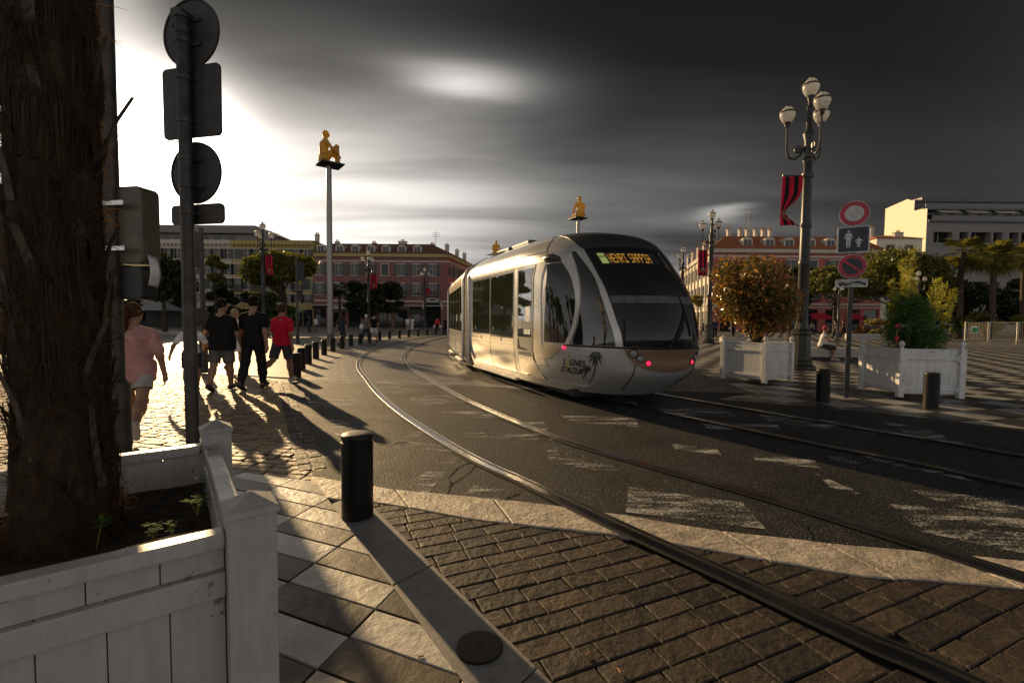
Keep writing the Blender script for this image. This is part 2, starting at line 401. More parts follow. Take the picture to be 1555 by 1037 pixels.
AS = [g(430, 583), g(452, 576), g(520, 578), g(700, 583), (2, 9.7), (5.0, 9.3), g(1080, 604), g(1300, 622), g(1555, 650), (14, 1.8), (14, 0), (4.5, 1.6), g(1555, 872), g(1300, 850), g(1100, 820), g(930, 795), g(800, 780), g(700, 770), g(600, 752), g(480, 740), g(470, 705), g(450, 650)]
sheet('road', AS, -.010, m_asph)
sheet('paving_base', [(-7, -3), (3, -3), (9, -2), (9, 1.2), g(1555, 880), g(1300, 855), g(930, 800), g(700, 778), g(480, 745), g(470, 700), g(450, 650), g(430, 583), g(330, 568), g(100, 562), (-16, 10)], -.030, m_base)
# diamond pavement: slabs .6 x .2 m, dark and pale in turn
d1 = Vector((.385, .923)).normalized(); d2 = Vector((.952, -.305)).normalized()
kL0, kL1 = Vector(g(519, 785)), Vector(g(706, 1037)); kd = (kL1 - kL0).normalized()
pave = [kL0 - kd*1.28, Vector(g(355, 715)), Vector((-6.0, 5.2)), Vector((-6, -1.5)), kL1 + kd * 3.6, kL0]
b = MB(); B2 = MB()
Mi = Matrix(((d2.x, d1.x), (d2.y, d1.y))).inverted()
for i in range(-10, 14):
    for j in range(-16, 30):
        u0, v0 = -1.91 + .594*i, 1.58 + .204*j
        gp = .004
        # intersection of the two line families (not exactly square)
        def X(u, v):
            A = Matrix(((d2.x, d2.y), (d1.x, d1.y))).inverted(); return A @ Vector((u, v))
        q = [X(u0+gp, v0+gp), X(u0+.594-gp, v0+gp), X(u0+.594-gp, v0+.204-gp), X(u0+gp, v0+.204-gp)]
        q = clip(q, pave)
        if len(q) > 2 and area(q) > .002: (b if (i + j) % 2 else B2).slab(q, -.03, random.uniform(-.002, .001), .004)
struct(b.build('pavement_pale', m_slab[0])); struct(B2.build('pavement_dark', m_slab[1]))
# granite kerb along the pavement
kR0, kR1 = Vector(g(566, 768)), Vector(g(840, 1037)); kdr = (kR1 - kR0).normalized()
b = MB(); s0 = -.30
for L in (.32, 1.02, .98, 1.05, 1.0, 1.0):
    a0, a1 = s0 + .004, s0 + L - .004
    b.slab([kL0 + kd*a0, kL0 + kd*a1, kR0 + kdr*a1, kR0 + kdr*a0], -.03, random.uniform(.002, .004), .006); s0 += L
struct(b.build('granite_kerb', m_granite))
# limestone strip across the track
sn = [g(470, 752), g(600, 765), g(700, 785), g(830, 800), g(950, 812), g(1100, 838), g(1300, 872), g(1555, 892)]
sf = [g(472, 722), g(600, 742), g(700, 752), g(800, 762), g(930, 778), g(1100, 806), g(1300, 828), g(1555, 850)]
sn += [(4.2, 2.05), (6, 1.5)]; sf += [(4.4, 2.35), (6, 1.85)]
def along(pl, s):
    for a, c in zip(pl, pl[1:]):
        L = math.dist(a, c)
        if s <= L: return Vector(a).lerp(Vector(c), s / L)
        s -= L
    return Vector(pl[-1])
Ln = sum(math.dist(a, c) for a, c in zip(sn, sn[1:])); Lf = sum(math.dist(a, c) for a, c in zip(sf, sf[1:]))
b = MB(); s = 0
while s < .98:
    e = min(1, s + random.uniform(.075, .12))
    N_, F_ = [], []
    for k in range(5):
        f = s + (e - s) * k / 4; jn = random.uniform(-.008, .008)
        N_.append(along(sn, f*Ln) + Vector((0, jn))); F_.append(along(sf, f*Lf) + Vector((0, random.uniform(-.01, .01))))
    ed = (N_[-1] - N_[0]).normalized() * .006
    N_[0] += ed; F_[0] += ed; N_[-1] -= ed; F_[-1] -= ed
    b.slab(N_ + F_[::-1], -.03, random.uniform(-.004, .0), .007); s = e
struct(b.build('limestone_strip', m_lime))
# ---------------------------------------------------------------- rails
def catmull(P, n=8):
    P = [Vector(p[:2]) for p in P]; Q = [P[0]*2 - P[1]] + P + [P[-1]*2 - P[-2]]; out = []
    for i in range(1, len(Q) - 2):
        for k in range(n):
            t_ = k / n; a, b_, c, d = Q[i-1:i+3]
            out.append(.5*((2*b_) + (c - a)*t_ + (2*a - 5*b_ + 4*c - d)*t_**2 + (3*b_ - a - 3*c + d)*t_**3))
    return out + [P[-1]]
R1 = [(-4.5, 62)] + [g(680, 508), g(620, 517), g(570, 530), g(545, 550), g(560, 580), g(600, 620), g(700, 685), g(800, 733), g(930, 795), g(1100, 872), g(1300, 965), g(1450, 1030)] + [(2.35, 1.0), (3.0, 0), (3.8, -1.2)]
R2 = [(-3.0, 62)] + [(-5.2, 42), g(640, 522), g(614, 540), g(624, 558), g(680, 592), g(740, 622), g(850, 666), g(1000, 710), g(1170, 757), g(1400, 828), g(1540, 872)] + [(3.6, 1.75), (4.3, .8), (5.2, -.4)]
R3 = [(-3.6, 60), (-4.0, 40), (-3.6, 26), (-2.3, 17.5), (-.65, 12.8), (.55, 10.2), (1.42, 8.75), g(980, 620), g(1100, 645), g(1250, 676), g(1400, 705), g(1540, 735), (5.7, 2.9), (6.8, 1.7), (8.2, .3)]
R4 = []
for i, p in enumerate(R3):
    p = Vector(p); a = Vector(R3[max(0, i-1)]); c = Vector(R3[min(len(R3)-1, i+1)]); d = (c - a).normalized(); R4.append(tuple(p + Vector((-d.y, d.x)) * 1.42))
RAILS = [catmull(r) for r in (R1, R2, R3, R4)]
def rail(pl):
    prof = [(-.088, .002, 1), (-.062, .004, 1), (-.060, .009, 0), (-.055, .012, 0), (.008, .012, 0), (.012, .005, 1), (.040, .005, 1), (.044, .010, 0), (.062, .010, 0), (.064, .004, 1), (.092, .002, 1)]
    b = MB(); k = len(prof); vs = []
    for i, p in enumerate(pl):
        d = (pl[min(i+1, len(pl)-1)] - pl[max(i-1, 0)]).normalized(); nn = Vector((-d.y, d.x))
        vs += [(p.x + nn.x*o, p.y + nn.y*o, z) for o, z, _ in prof]
    o = len(b.v); b.v += vs
    for i in range(len(pl) - 1):
        for j in range(k - 1):
            b.f.append((o+i*k+j, o+i*k+j+1, o+(i+1)*k+j+1, o+(i+1)*k+j)[::-1]); b.m.append(0 if (prof[j][2] == 0 and prof[j+1][2] == 0) else 1)
    ob = b.build('tram_rail', [m_steel, m_groove])
    if ob.data.polygons[0].normal.z < 0: ob.data.flip_normals()
    return struct(ob)
for pl in RAILS: rail(pl)
def rail_dist(p):
    return min((Vector(p[:2]) - q).length for pl in RAILS for q in RDENSE[id(pl)])
RDENSE = {}
for pl in RAILS:
    RDENSE[id(pl)] = [pl[i].lerp(pl[i+1], k / 6) for i in range(len(pl)-1) for k in range(6) if pl[i].y < 14]
# near cobbles, beside and between the rails
region = [Vector(kR0 + kdr * -.05)] + [Vector(p) for p in sn[1:]] + [Vector((6, -.6)), Vector((1.8, -.6)), kR0 + kdr * 3.2]
region = [Vector(p[:2]) for p in region]
def blocks(name, region, dirv, rowh, lens, mat, z, org, jit=.006, railgap=.135, amp=.004, gap=.007, wav=0.0):
    e1 = Vector(dirv).normalized(); e2 = Vector((-e1.y, e1.x)); o = Vector(org); b = MB()
    us = [(p - o).dot(e1) for p in region]; vs = [(p - o).dot(e2) for p in region]
    r0 = math.floor(min(vs)/rowh) - 1
    for r_ in range(r0, math.ceil(max(vs)/rowh) + 1):
        u = min(us) - random.uniform(0, .3)
        while u < max(us):
            L = random.uniform(*lens); v0 = r_*rowh
            w0 = wav*math.sin(u*1.3 + r_*.05); w1 = wav*math.sin((u+L)*1.3 + r_*.05)
            q = [o + e1*(u+gap) + e2*(v0+gap+w0), o + e1*(u+L-gap) + e2*(v0+gap+w1), o + e1*(u+L-gap) + e2*(v0+rowh-gap+w1), o + e1*(u+gap) + e2*(v0+rowh-gap+w0)]
            u += L; c = sum(q, Vector((0, 0))) / 4
            if not (inside(c, region) or any(inside(p_, region) for p_ in q)): continue
            q = [p + Vector((random.uniform(-jit, jit), random.uniform(-jit, jit))) for p in q]
            if railgap and min((c - s_).length for dl in RDENSE.values() for s_ in dl) < .30:
                # cut the block on the side of the rail
                best = min(((c - s_).length, s_, dl, i) for dl in RDENSE.values() for i, s_ in enumerate(dl))
                dl, i = best[2], best[3]; t_ = (dl[min(i+1, len(dl)-1)] - dl[max(i-1, 0)]).normalized(); n_ = Vector((-t_.y, t_.x)); s_ = best[1]
                if (c - s_).dot(n_) < 0: n_ = -n_
                if abs((c - s_).dot(n_)) < .035: continue
                p0 = s_ + n_*railgap; far = 2
                cp = [p0 - t_*far, p0 + t_*far, p0 + t_*far + n_*far, p0 - t_*far + n_*far]
                if (cp[1]-cp[0]).x*(cp[2]-cp[1]).y - (cp[1]-cp[0]).y*(cp[2]-cp[1]).x < 0: cp.reverse()
                q = clip(q, cp)
                if len(q) < 3 or area(q) < .002: continue
            n0 = len(b.v); zt = z + random.uniform(-amp, amp)
            b.slab(q, -.03, zt, .006 if name == 'cobbles' else .010)
            tt = .012 if name == 'cobbles' else .028; tx, ty = random.uniform(-tt, tt), random.uniform(-tt, tt)
            for k in range(n0 + len(q), len(b.v)):
                p = b.v[k]; b.v[k] = (p[0], p[1], p[2] + (p[0]-c.x)*tx + (p[1]-c.y)*ty)
    return struct(b.build(name, mat))
blocks('cobbles', region, (.91, .40), .128, (.18, .31), m_sett, -.010, kR0, .0025, .098, .0025, .0034)
# sunlit setts on the left with a two-row edging along the road
edge = [Vector(g(476, 712)), Vector(g(455, 655)), Vector(g(436, 600)), Vector(g(428, 581))]
left = [Vector(g(478, 728)), Vector(g(450, 655)), Vector(g(428, 600)), Vector(g(418, 578)), Vector(g(330, 568)), Vector(g(150, 563)), Vector((-12, 10)), Vector((-9, 6)), Vector((-5.6, 4.3)), Vector(g(355, 730))]
left = [Vector(p[:2]) for p in left]
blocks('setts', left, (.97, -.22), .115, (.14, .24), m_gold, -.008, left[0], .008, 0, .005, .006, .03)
b = MB()
for k in range(2):
    for a, c in zip(edge, edge[1:]):
        L = (c - a).length; n_ = max(1, int(L / .2)); d = (c - a) / n_; nn = Vector((d.y, -d.x)).normalized()
        for i in range(n_):
            o0 = a + d*i + nn*(.005 - .13*(1-k)) ; o1 = a + d*(i+1) + nn*(.005 - .13*(1-k))
            b.slab([o0 + d*.03, o1 - d*.03, o1 - d*.03 + nn*.115, o0 + d*.03 + nn*.115], -.03, random.uniform(-.004, .003), .008)
struct(b.build('sett_edging', m_sett))
# painted road markings, worn
b = MB()
def quad(*px):
    b.add([(*g(*p), -.005) for p in px], [tuple(range(len(px)))])
for q in [((955, 738), (950, 776), (1163, 802), (1128, 762)), ((1352, 764), (1400, 806), (1570, 842), (1570, 782)), ((1380, 742), (1430, 762), (1570, 790), (1570, 760)),
          ((452, 573), (452, 579), (560, 584), (706, 586), (706, 580), (560, 578)), ((706, 580), (706, 586), (860, 594), (860, 588)),
          ((468, 608), (470, 620), (560, 612), (548, 598)), ((555, 588), (565, 600), (650, 594), (600, 586)), ((620, 604), (630, 616), (705, 610), (690, 594)),
          ((600, 668), (590, 676), (690, 686), (684, 676)), ((588, 676), (640, 650), (652, 652), (606, 680)), ((700, 654), (706, 662), (835, 668), (828, 660)), ((668, 622), (676, 632), (760, 634), (752, 626)),
          ((610, 738), (680, 695), (696, 694), (650, 748)), ((700, 756), (720, 735), (765, 740), (760, 764)), ((1020, 672), (1026, 682), (1096, 690), (1090, 682)), ((1140, 688), (1148, 700), (1246, 710), (1238, 698)), ((1255, 688), (1262, 696), (1312, 708), (1306, 702)),
          ((1240, 718), (1260, 738), (1310, 752), (1300, 744)), ((830, 690), (836, 700), (900, 712), (940, 714), (930, 706)), ((800, 640), (806, 652), (835, 690), (850, 690), (826, 640)), ((900, 596), (905, 606), (968, 616), (968, 604)), ((850, 630), (870, 640), (970, 648), (966, 634)),
          ((1000, 618), (1010, 628), (1120, 632), (1100, 620)), ((1150, 628), (1170, 640), (1330, 658), (1300, 642)), ((1060, 640), (1075, 650), (1190, 655), (1180, 644)), ((1340, 640), (1400, 648), (1470, 676), (1400, 668)), ((1310, 690), (1330, 700), (1480, 730), (1430, 712)),
          ((500, 635), (510, 660), (545, 690), (560, 690), (530, 640)), ((470, 700), (475, 706), (500, 700), (490, 692))]:
    quad(*q)
for i_ in range(len(b.m)): b.m[i_] = 0 if i_ in (0, 3, 4) else 1
struct(b.build('road_markings', [m_paint, m_paint2]))
# cracks in the asphalt beside the near rail
b = MB()
def crack(px, w0):
    pts = [Vector(g(*p)) for p in px]; P = []
    for a, c in zip(pts, pts[1:]):
        n_ = max(2, int((c - a).length / .03))
        for i in range(n_): P.append(a.lerp(c, i / n_) + Vector((random.uniform(-.010, .010), random.uniform(-.010, .010))))
    for i in range(len(P) - 1):
        d = (P[i+1] - P[i]).normalized(); nn = Vector((-d.y, d.x)); w = w0 * random.uniform(.8, 2.2)
        b.add([(*(P[i] + nn*w), -.0035), (*(P[i] - nn*w), -.0035), (*(P[i+1] - nn*w*.9), -.0035), (*(P[i+1] + nn*w*.9), -.0035)], [(0, 1, 2, 3)])
crack([(676, 752), (684, 735), (680, 722), (694, 708), (712, 700), (722, 704)], .006)
crack([(722, 704), (705, 722), (680, 735)], .005)
crack([(758, 766), (764, 755), (790, 745)], .008); crack([(676, 752), (700, 760), (740, 764)], .006); crack([(1228, 815), (1225, 800), (1220, 792)], .004)
crack([(545, 633), (600, 640), (650, 645)], .004); crack([(610, 605), (560, 615), (510, 622)], .004)
struct(b.build('road_cracks', m_groove))
# ---------------------------------------------------------------- tram
def glass_mat(name, col=(.012, .014, .013), rough=.03, ior=1.75):
    m, nt, b, out = new_mat(name); t = NT(nt); v = t.coord('Object')
    b.inputs['Base Color'].default_value = (*col, 1); b.inputs['Roughness'].default_value = rough; b.inputs['IOR'].default_value = ior
    t.bump(t.noise(v, .9, 2), .04, .02, b); return m
def paint(name, col, rough=.3, metal=.0, coat=.4, dirt=.25):
    m, nt, b, out = new_mat(name); t = NT(nt); v = t.coord('Object')
    n = t.noise(v, 2.2, 7, .62); z = t.n('ShaderNodeSeparateXYZ'); t.l(v, z.inputs[0])
    c = t.mix(t.math('MULTIPLY', t.ramp(n, [(.42, 0), (.75, 1)]), dirt), col, tuple(c * .55 for c in col))
    t.l(c, b.inputs['Base Color']); b.inputs['Metallic'].default_value = metal; b.inputs['Coat Weight'].default_value = coat; b.inputs['Coat Roughness'].default_value = .08
    t.l(t.math('ADD', t.math('MULTIPLY', n, .2), rough - .1), b.inputs['Roughness'])
    t.bump(t.noise(v, 1.1, 2), .05, .03, b); return m
def emit_mat(name, col, strength, base=(.02, .02, .02)):
    m, nt, b, out = new_mat(name); b.inputs['Base Color'].default_value = (*base, 1)
    b.inputs['Emission Color'].default_value = (*col, 1); b.inputs['Emission Strength'].default_value = strength; b.inputs['Roughness'].default_value = .3; return m
m_silver = paint('silver_paint', (.52, .515, .50), .30, .35, .5)
m_white = paint('tram_pearl', (.62, .59, .54), .25, .4, .5)
m_bronze = paint('bronze_panel', (.30, .19, .13), .38, .4, .3)
m_dark = M('dark_plastic', (.014, .014, .015), .5, 0, .2, 10, .2, 120, .002)
m_black = M('black_rubber', (.010, .010, .010), .75, 0, .2, 10, .3, 60, .003)
m_roof = paint('dark_roof_paint', (.035, .034, .035), .35, .1, .4)
m_glass = glass_mat('tinted_glass'); m_screen = glass_mat('windscreen_glass', (.012, .012, .013), .06, 1.4)
m_wglass = glass_mat('side_window_glass', (.03, .035, .02), .02, 2.7)
m_chrome = M('brushed_metal', (.55, .54, .52), .3, 1, .1, 20)
m_led = emit_mat('amber_led', (1.0, .46, .05), .8); m_ledg = emit_mat('green_yellow_panel', (.75, .85, .25), .28); m_tail = emit_mat('red_lamp', (1.0, .02, .09), 1.3, (.3, .01, .03))
m_lamp = glass_mat('lamp_lens', (.25, .25, .25), .08, 1.5)
m_label = M('white_sticker', (.75, .75, .75), .5)
TO = Vector((1.1995, 10.351, 0)); TH = math.atan2(-.92275, .38539)
tram = thing('tram', 'silver low-floor city tram with curved black windscreen, on the far track', 'tram', TO, TH)
WK = np.array([.2, .35, .6, .9, 1.1, 1.5, 2.0, 2.4, 2.7, 2.9, 3.05, 3.17, 3.24])
TK = np.array([2.808, 3.048, 3.402, 3.495, 3.558, 3.504, 3.255, 2.904, 2.627, 2.386, 1.975, 1.213, -.039])
SK = np.array([.362, .52, 1.019, 1.245, 1.264, 1.286, 1.285, .918, .413, .068, -.127, -.626, -1.902])
HK = np.array([1.174, 1.232, 1.29, 1.325, 1.325, 1.325, 1.325, 1.322, 1.31, 1.202, 1.006, .731, .363])
QK = np.array([2.374, 2.396, 2.374, 2.301, 2.207, 2.126, 2.098, 2.166, 2.261, 2.316, 2.384, 2.54, 2.654])
def pch(x, xk, yk):
    m = np.gradient(yk, xk); i = int(min(max(np.searchsorted(xk, x) - 1, 0), len(xk) - 2)); h = xk[i+1] - xk[i]; t = (x - xk[i]) / h
    return float((2*t**3-3*t**2+1)*yk[i] + (t**3-2*t**2+t)*h*m[i] + (-2*t**3+3*t**2)*yk[i+1] + (t**3-t**2)*h*m[i+1])
def hull(w, a):
    t, s, h, q = (pch(w, WK, k) for k in (TK, SK, HK, QK))
    aa = max(-PI/2, min(PI/2, a)); c = abs(math.cos(aa)) ** (2/q); sn = math.copysign(abs(math.sin(aa)) ** (2/q), aa)
    return Vector((s + (t - s)*c - max(abs(a) - PI/2, 0)*2.0, h*sn, w))
def hull_n(w, a):
    e = .012; w0, w1 = max(.2, w-e), min(3.24, w+e)
    n = (hull(w, a+e) - hull(w, a-e)).cross(hull(w1, a) - hull(w0, a)); return n.normalized()
def on(w, a, off=.006): return hull(w, a) + hull_n(w, a) * off
def side_a(w, x): return -(PI/2 + (pch(w, WK, SK) - x)/2.0)        # a for a point x on the straight camera-side flank
def itp(w, tab):
    tab = sorted(tab); return float(np.interp(w, [p[0] for p in tab], [p[1] for p in tab]))
XB = -3.0                                                          # rear end of the front section
b = MB(); ws = list(np.linspace(.2, 3.24, 42))
def shell(w, k):
    s = pch(w, WK, SK)
    if k <= 60: a = -PI/2 + PI * k / 60; return hull(w, a)
    return None
ks = [(-1, x) for x in np.linspace(XB, 0, 13)]
nA = 64
def ring(w):
    s, h = pch(w, WK, SK), pch(w, WK, HK)
    return [Vector((XB + (s - XB)*i/10, -h, w)) for i in range(10)] + [hull(w, -PI/2 + PI*i/nA) for i in range(nA+1)] + [Vector((s + (XB - s)*i/10, h, w)) for i in range(1, 11)]
rs = [ring(w) for w in ws]; n = len(rs[0])
b.add([p for r_ in rs for p in r_], [(i*n+j, i*n+j+1, (i+1)*n+j+1, (i+1)*n+j) for i in range(len(ws)-1) for j in range(n-1)])
b.add(rs[-1], [tuple(range(n))]); b.add(rs[0], [tuple(reversed(range(n)))])
b.add([r_[0] for r_ in rs] + [r_[-1] for r_ in reversed(rs)], [tuple(reversed(range(2*len(rs))))])
body = b.build('body', m_silver, tram, 40)
def patch(name, w0, w1, aL, aR, mat, parent=None, off=.006, nw=24, na=20, thick=.012, smooth=50):
    """a panel following the hull between curves aL(w) and aR(w), with a returned edge"""
    b = MB(); L = []
    wsx = [w0 + (w1-w0)*i/nw for i in range(nw+1)]
    f = lambda w, k: on(w, aL(w) + (aR(w)-aL(w))*k/na, off)
    g_ = lambda w, k: on(w, aL(w) + (aR(w)-aL(w))*k/na, off - thick)
    vs = [f(w, k) for w in wsx for k in range(na+1)]; m = na + 1
    fs = [(i*m+j, i*m+j+1, (i+1)*m+j+1, (i+1)*m+j) for i in range(nw) for j in range(na)]
    rim = [(0, k) for k in range(na+1)] + [(i, na) for i in range(1, nw+1)] + [(nw, k) for k in range(na-1, -1, -1)] + [(i, 0) for i in range(nw-1, 0, -1)]
    base = len(vs); vs += [g_(wsx[i], k) for i, k in rim]; q = len(rim)
    fs += [(rim[j][0]*m+rim[j][1], base+j, base+(j+1) % q, rim[(j+1) % q][0]*m+rim[(j+1) % q][1]) for j in range(q)]
    b.add(vs, fs); return b.build(name, mat, parent or tram, smooth)
const = lambda c: (lambda w: c)
fl = lambda x: (lambda w: side_a(w, x))
# --- flank of the front section: cream-silver upper band, doors, windows
patch('roof_fairing', 2.72, 3.20, fl(-2.96), lambda w: itp(w, [(2.72, -1.15), (3.0, -1.05), (3.2, -1.0)]), m_white, nw=14, na=30, off=.010)
patch('letter_board', 2.53, 2.70, fl(-2.96), fl(1.45), m_chrome, nw=4, na=24, off=.006)
patch('skirt', .20, .335, fl(-2.9), lambda w: -.75, m_white, nw=6, na=40, off=.010)
def seam(x0, x1, w0, w1, parent=tram, name='door_seam', mat=None, off=.016):
    return patch(name, w0, w1, fl(x0), fl(x1), mat or m_black, parent, off=off, nw=6, na=2)
m_gold_side = paint('sunlit_brushed_metal', (.62, .57, .47), .19, .8, .3, .25)  # silver metal tinted warm: the flank's golden sunlight is in the colour
def door(x0, x1, glasses, wlow):
    d = patch('door', .34, 2.515, fl(x0), fl(x1), m_gold_side, off=.012, nw=10, na=6)
    for g0, g1 in glasses:
        p = patch('pane', wlow, 2.46, fl(g0), fl(g1), m_wglass, d, off=.017, nw=8, na=4)
        patch('pane_frame', wlow - .02, wlow, fl(g0), fl(g1), m_black, d, off=.019, nw=2, na=4)
    return d
dr = door(-2.72, -1.30, [(-2.66, -1.33)], 1.12); seam(-1.297, -1.275, .34, 2.5)
dr2 = door(-1.27, .17, [(-1.24, .13)], 1.08); seam(.18, .20, .34, 2.5)
patch('door_post', .34, 2.515, fl(.205), fl(.36), m_chrome, off=.014, nw=8, na=2)
dr3 = door(.37, 1.10, [(.41, 1.06)], .76); seam(1.11, 1.135, .34, 2.5)
for dd, (x, w) in ((dr, (-1.98, .97)), (dr2, (-.6, .97)), (dr, (-2.45, 1.20)), (dr2, (-1.1, 1.20))):
    patch('handle', w, w + .09, fl(x), fl(x + .07), m_black if w > 1.1 else m_chrome, dd, off=.022, nw=2, na=2, thick=.02)
patch('door_trim', .93, .945, fl(-2.7), fl(.15), m_chrome, off=.022, nw=2, na=16)
patch('notice', 1.42, 1.72, fl(.80), fl(1.0), m_label, dr3, off=.021, nw=2, na=2); patch('notice', 1.17, 1.27, fl(.72), fl(1.02), m_label, dr3, off=.021, nw=2, na=2)
patch('number_panel', .62, 2.50, fl(1.15), fl(1.42), m_gold_side, off=.012, nw=8, na=3)
# number 6 on the panel (traced digit)
def stroke_on(pts, wdt, mat, name, parent, fn, off=.02):
    b = MB()
    for p, q in zip(pts, pts[1:]):
        p = Vector(p); q = Vector(q); d = (q - p).normalized(); n_ = Vector((-d.y, d.x)) * wdt/2; p2 = p - d*wdt*.3; q2 = q + d*wdt*.3
        b.add([fn(*(p2-n_), off), fn(*(q2-n_), off), fn(*(q2+n_), off), fn(*(p2+n_), off)], [(0, 1, 2, 3)])
    return b.build(name, mat, parent)
flank = lambda x, w, off: on(w, side_a(w, x), off)
stroke_on([(1.335, 1.86), (1.26, 1.84), (1.24, 1.76), (1.25, 1.70), (1.30, 1.68), (1.345, 1.72), (1.33, 1.78), (1.26, 1.78)], .022, m_label, 'number', tram, flank)
stroke_on([(1.23, 1.63), (1.35, 1.63)], .015, m_label, 'number', tram, flank)
cabL = [(2.50, -1.228), (2.516, -1.228), (2.006, -1.429), (1.518, -1.452), (1.06, -1.456)]
cabR = [(2.49, -1.03), (2.265, -1.016), (2.029, -1.032), (1.8, -1.044), (1.579, -1.063), (1.35, -1.103), (1.2, -1.145), (1.06, -1.19)]
triL = [(2.661, -.835), (2.28, -.898), (1.96, -.949), (1.686, -.985), (1.358, -1.036), (1.053, -1.114)]
triR = [(2.661, -.79), (2.234, -.753), (1.853, -.757), (1.465, -.713), (1.046, -.647)]
wsL = [(2.70, -.682), (2.47, -.69), (2.173, -.698), (1.792, -.678), (1.465, -.639), (1.04, -.568)]
for sgn in (1, -1):
    cu = (lambda tab: (lambda w: itp(w, tab))) if sgn == 1 else (lambda tab: (lambda w: -itp(w, tab)))
    A = lambda l, r_: (cu(l), cu(r_)) if sgn == 1 else (cu(r_), cu(l))
    cw = patch('cab_window', 1.06, 2.48, *A(cabL, cabR), m_glass, off=.008, na=16)
    patch('quarter_window', 1.05, 2.66, *A(triL, triR), m_glass, off=.008, na=14)
    # bright arched rim between the two panes
    patch('window_arch', 1.04, 2.60, *A([(w, a + .012) for w, a in cabR], [(w, a - .012) for w, a in triL]), m_white, off=.020, na=6)
    patch('cab_panel', .72, 1.045, *A([(.72, -1.535), (1.045, -1.456)], [(.72, -1.50), (.756, -1.386), (.878, -1.279), (1.045, -1.195)]), m_gold_side, off=.010, nw=10, na=10)
    o = MB(); c = on(.985, -1.19*sgn, .012); o.ell(c, .034, 10, 6); o.build('marker_lamp', m_tail, tram, 170)
    # folded camera hood above the cab window
    hd = MB(); hw = lambda k: 2.505 + .155*math.sin(PI*min(1, k*1.1))**.6
    hd.grid(lambda u, v: on(2.50 + .17*v*math.sin(PI*(.12+.8*u))**.5, (-1.235 + .235*u)*sgn, .012 + .075*math.sin(PI*v)*math.sin(PI*u)**.5), [i/12 for i in range(13)], [i/6 for i in range(7)], flip=(sgn < 0))
    hd.build('camera_hood', m_roof, tram, 60)
scr = patch('windscreen', 1.05, 2.70, lambda w: itp(w, wsL), lambda w: -itp(w, wsL), m_screen, off=.010, nw=30, na=36)
patch('sun_blind', 1.73, 1.845, lambda w: itp(w, wsL)+.01, lambda w: -itp(w, wsL)-.01, M('blind_edge', (.10, .10, .105), .45), scr, off=.013, nw=3, na=36)
patch('blind_shade', 1.16, 1.72, lambda w: itp(w, wsL)+.015, lambda w: -itp(w, wsL)-.015, glass_mat('lower_screen', (.018, .018, .019), .08, 1.4), scr, off=.012, nw=10, na=36)
cap = patch('roof_cap', 2.71, 3.235, lambda w: itp(w, [(2.71, -.70), (2.95, -.80), (3.12, -.90), (3.24, -1.35)]), lambda w: -itp(w, [(2.71, -.70), (2.95, -.80), (3.12, -.90), (3.24, -1.35)]), m_roof, off=.008, nw=16, na=36)
b = MB(); b.add([Vector((XB, -.9, 3.245)), Vector((-.1, -.36, 3.250)), Vector((-.1, .36, 3.250)), Vector((XB, .9, 3.245))], [(0, 1, 2, 3)]); 
for x in (-2.2, -1.0): b.bx(x-.5, x+.5, -.7, .7, 3.20, 3.30)
b.build('roof_equipment', m_roof, tram, bevel=.03)
patch('beltline', 1.015, 1.045, lambda w: -1.19, lambda w: 1.19, m_black, off=.012, nw=2, na=60)
bump_a = [(.64, 0), (.66, .12), (.70, .27), (.76, .40), (.83, .46), (.92, .52), (1.01, .555)]
bl = patch('lamp_panel', .645, 1.012, lambda w: -itp(w, bump_a) - .001, lambda w: itp(w, bump_a) + .001, m_bronze, off=.010, nw=20, na=30)
def disc_on(w, a, r_, mat, name, parent, off, ringm=None):
    c = on(w, a, off); n_ = hull_n(w, a); q = n_.to_track_quat('Z', 'Y').to_matrix()
    b = MB(); b.T = Matrix.Translation(c) @ q.to_4x4()
    b.lathe([(r_*1.0, -.03), (r_*1.0, .008), (r_*.9, .016), (r_*.55, .024), (0.002, .028)], 18)
    o = b.build(name, mat, parent, 50)
    b = MB(); b.T = Matrix.Translation(c) @ q.to_4x4()
    b.lathe([(r_*1.25, -.03), (r_*1.25, .006), (r_*1.15, .014), (r_*1.0, .010), (r_*1.0, -.03)], 18, caps=False); b.build('lamp_rim', m_dark, o, 40)
    return o
for sg in (-1, 1):
    disc_on(.947, .45*sg, .058, m_lamp, 'headlight', tram, .012); disc_on(.868, .365*sg, .052, m_lamp, 'headlight', tram, .012); disc_on(.800, .272*sg, .038, m_tail, 'tail_light', tram, .012)
    patch('bumper_seam', .3, .80, lambda w: sg*itp(w, [(.3, .35), (.6, .405), (.8, .415)]) - .004, lambda w: sg*itp(w, [(.3, .35), (.6, .405), (.8, .415)]) + .004, m_black, off=.010, nw=10, na=1)
# wiper
wp = MB()
line = lambda pts, off: [on(w, a, off) for w, a in pts]
wp.tube(line([(1.046, -.10), (1.25, -.01), (1.45, .07), (1.61, .14)], .035), [.018, .015, .013, .012], 6)
wp.tube(line([(1.05, -.06), (1.27, .03), (1.58, .15)], .035), .009, 6)
wp.tube(line([(1.84, .128), (1.61, .143), (1.40, .158), (1.22, .172)], .026), .012, 6)
wp.build('wiper', m_black, tram, 60)
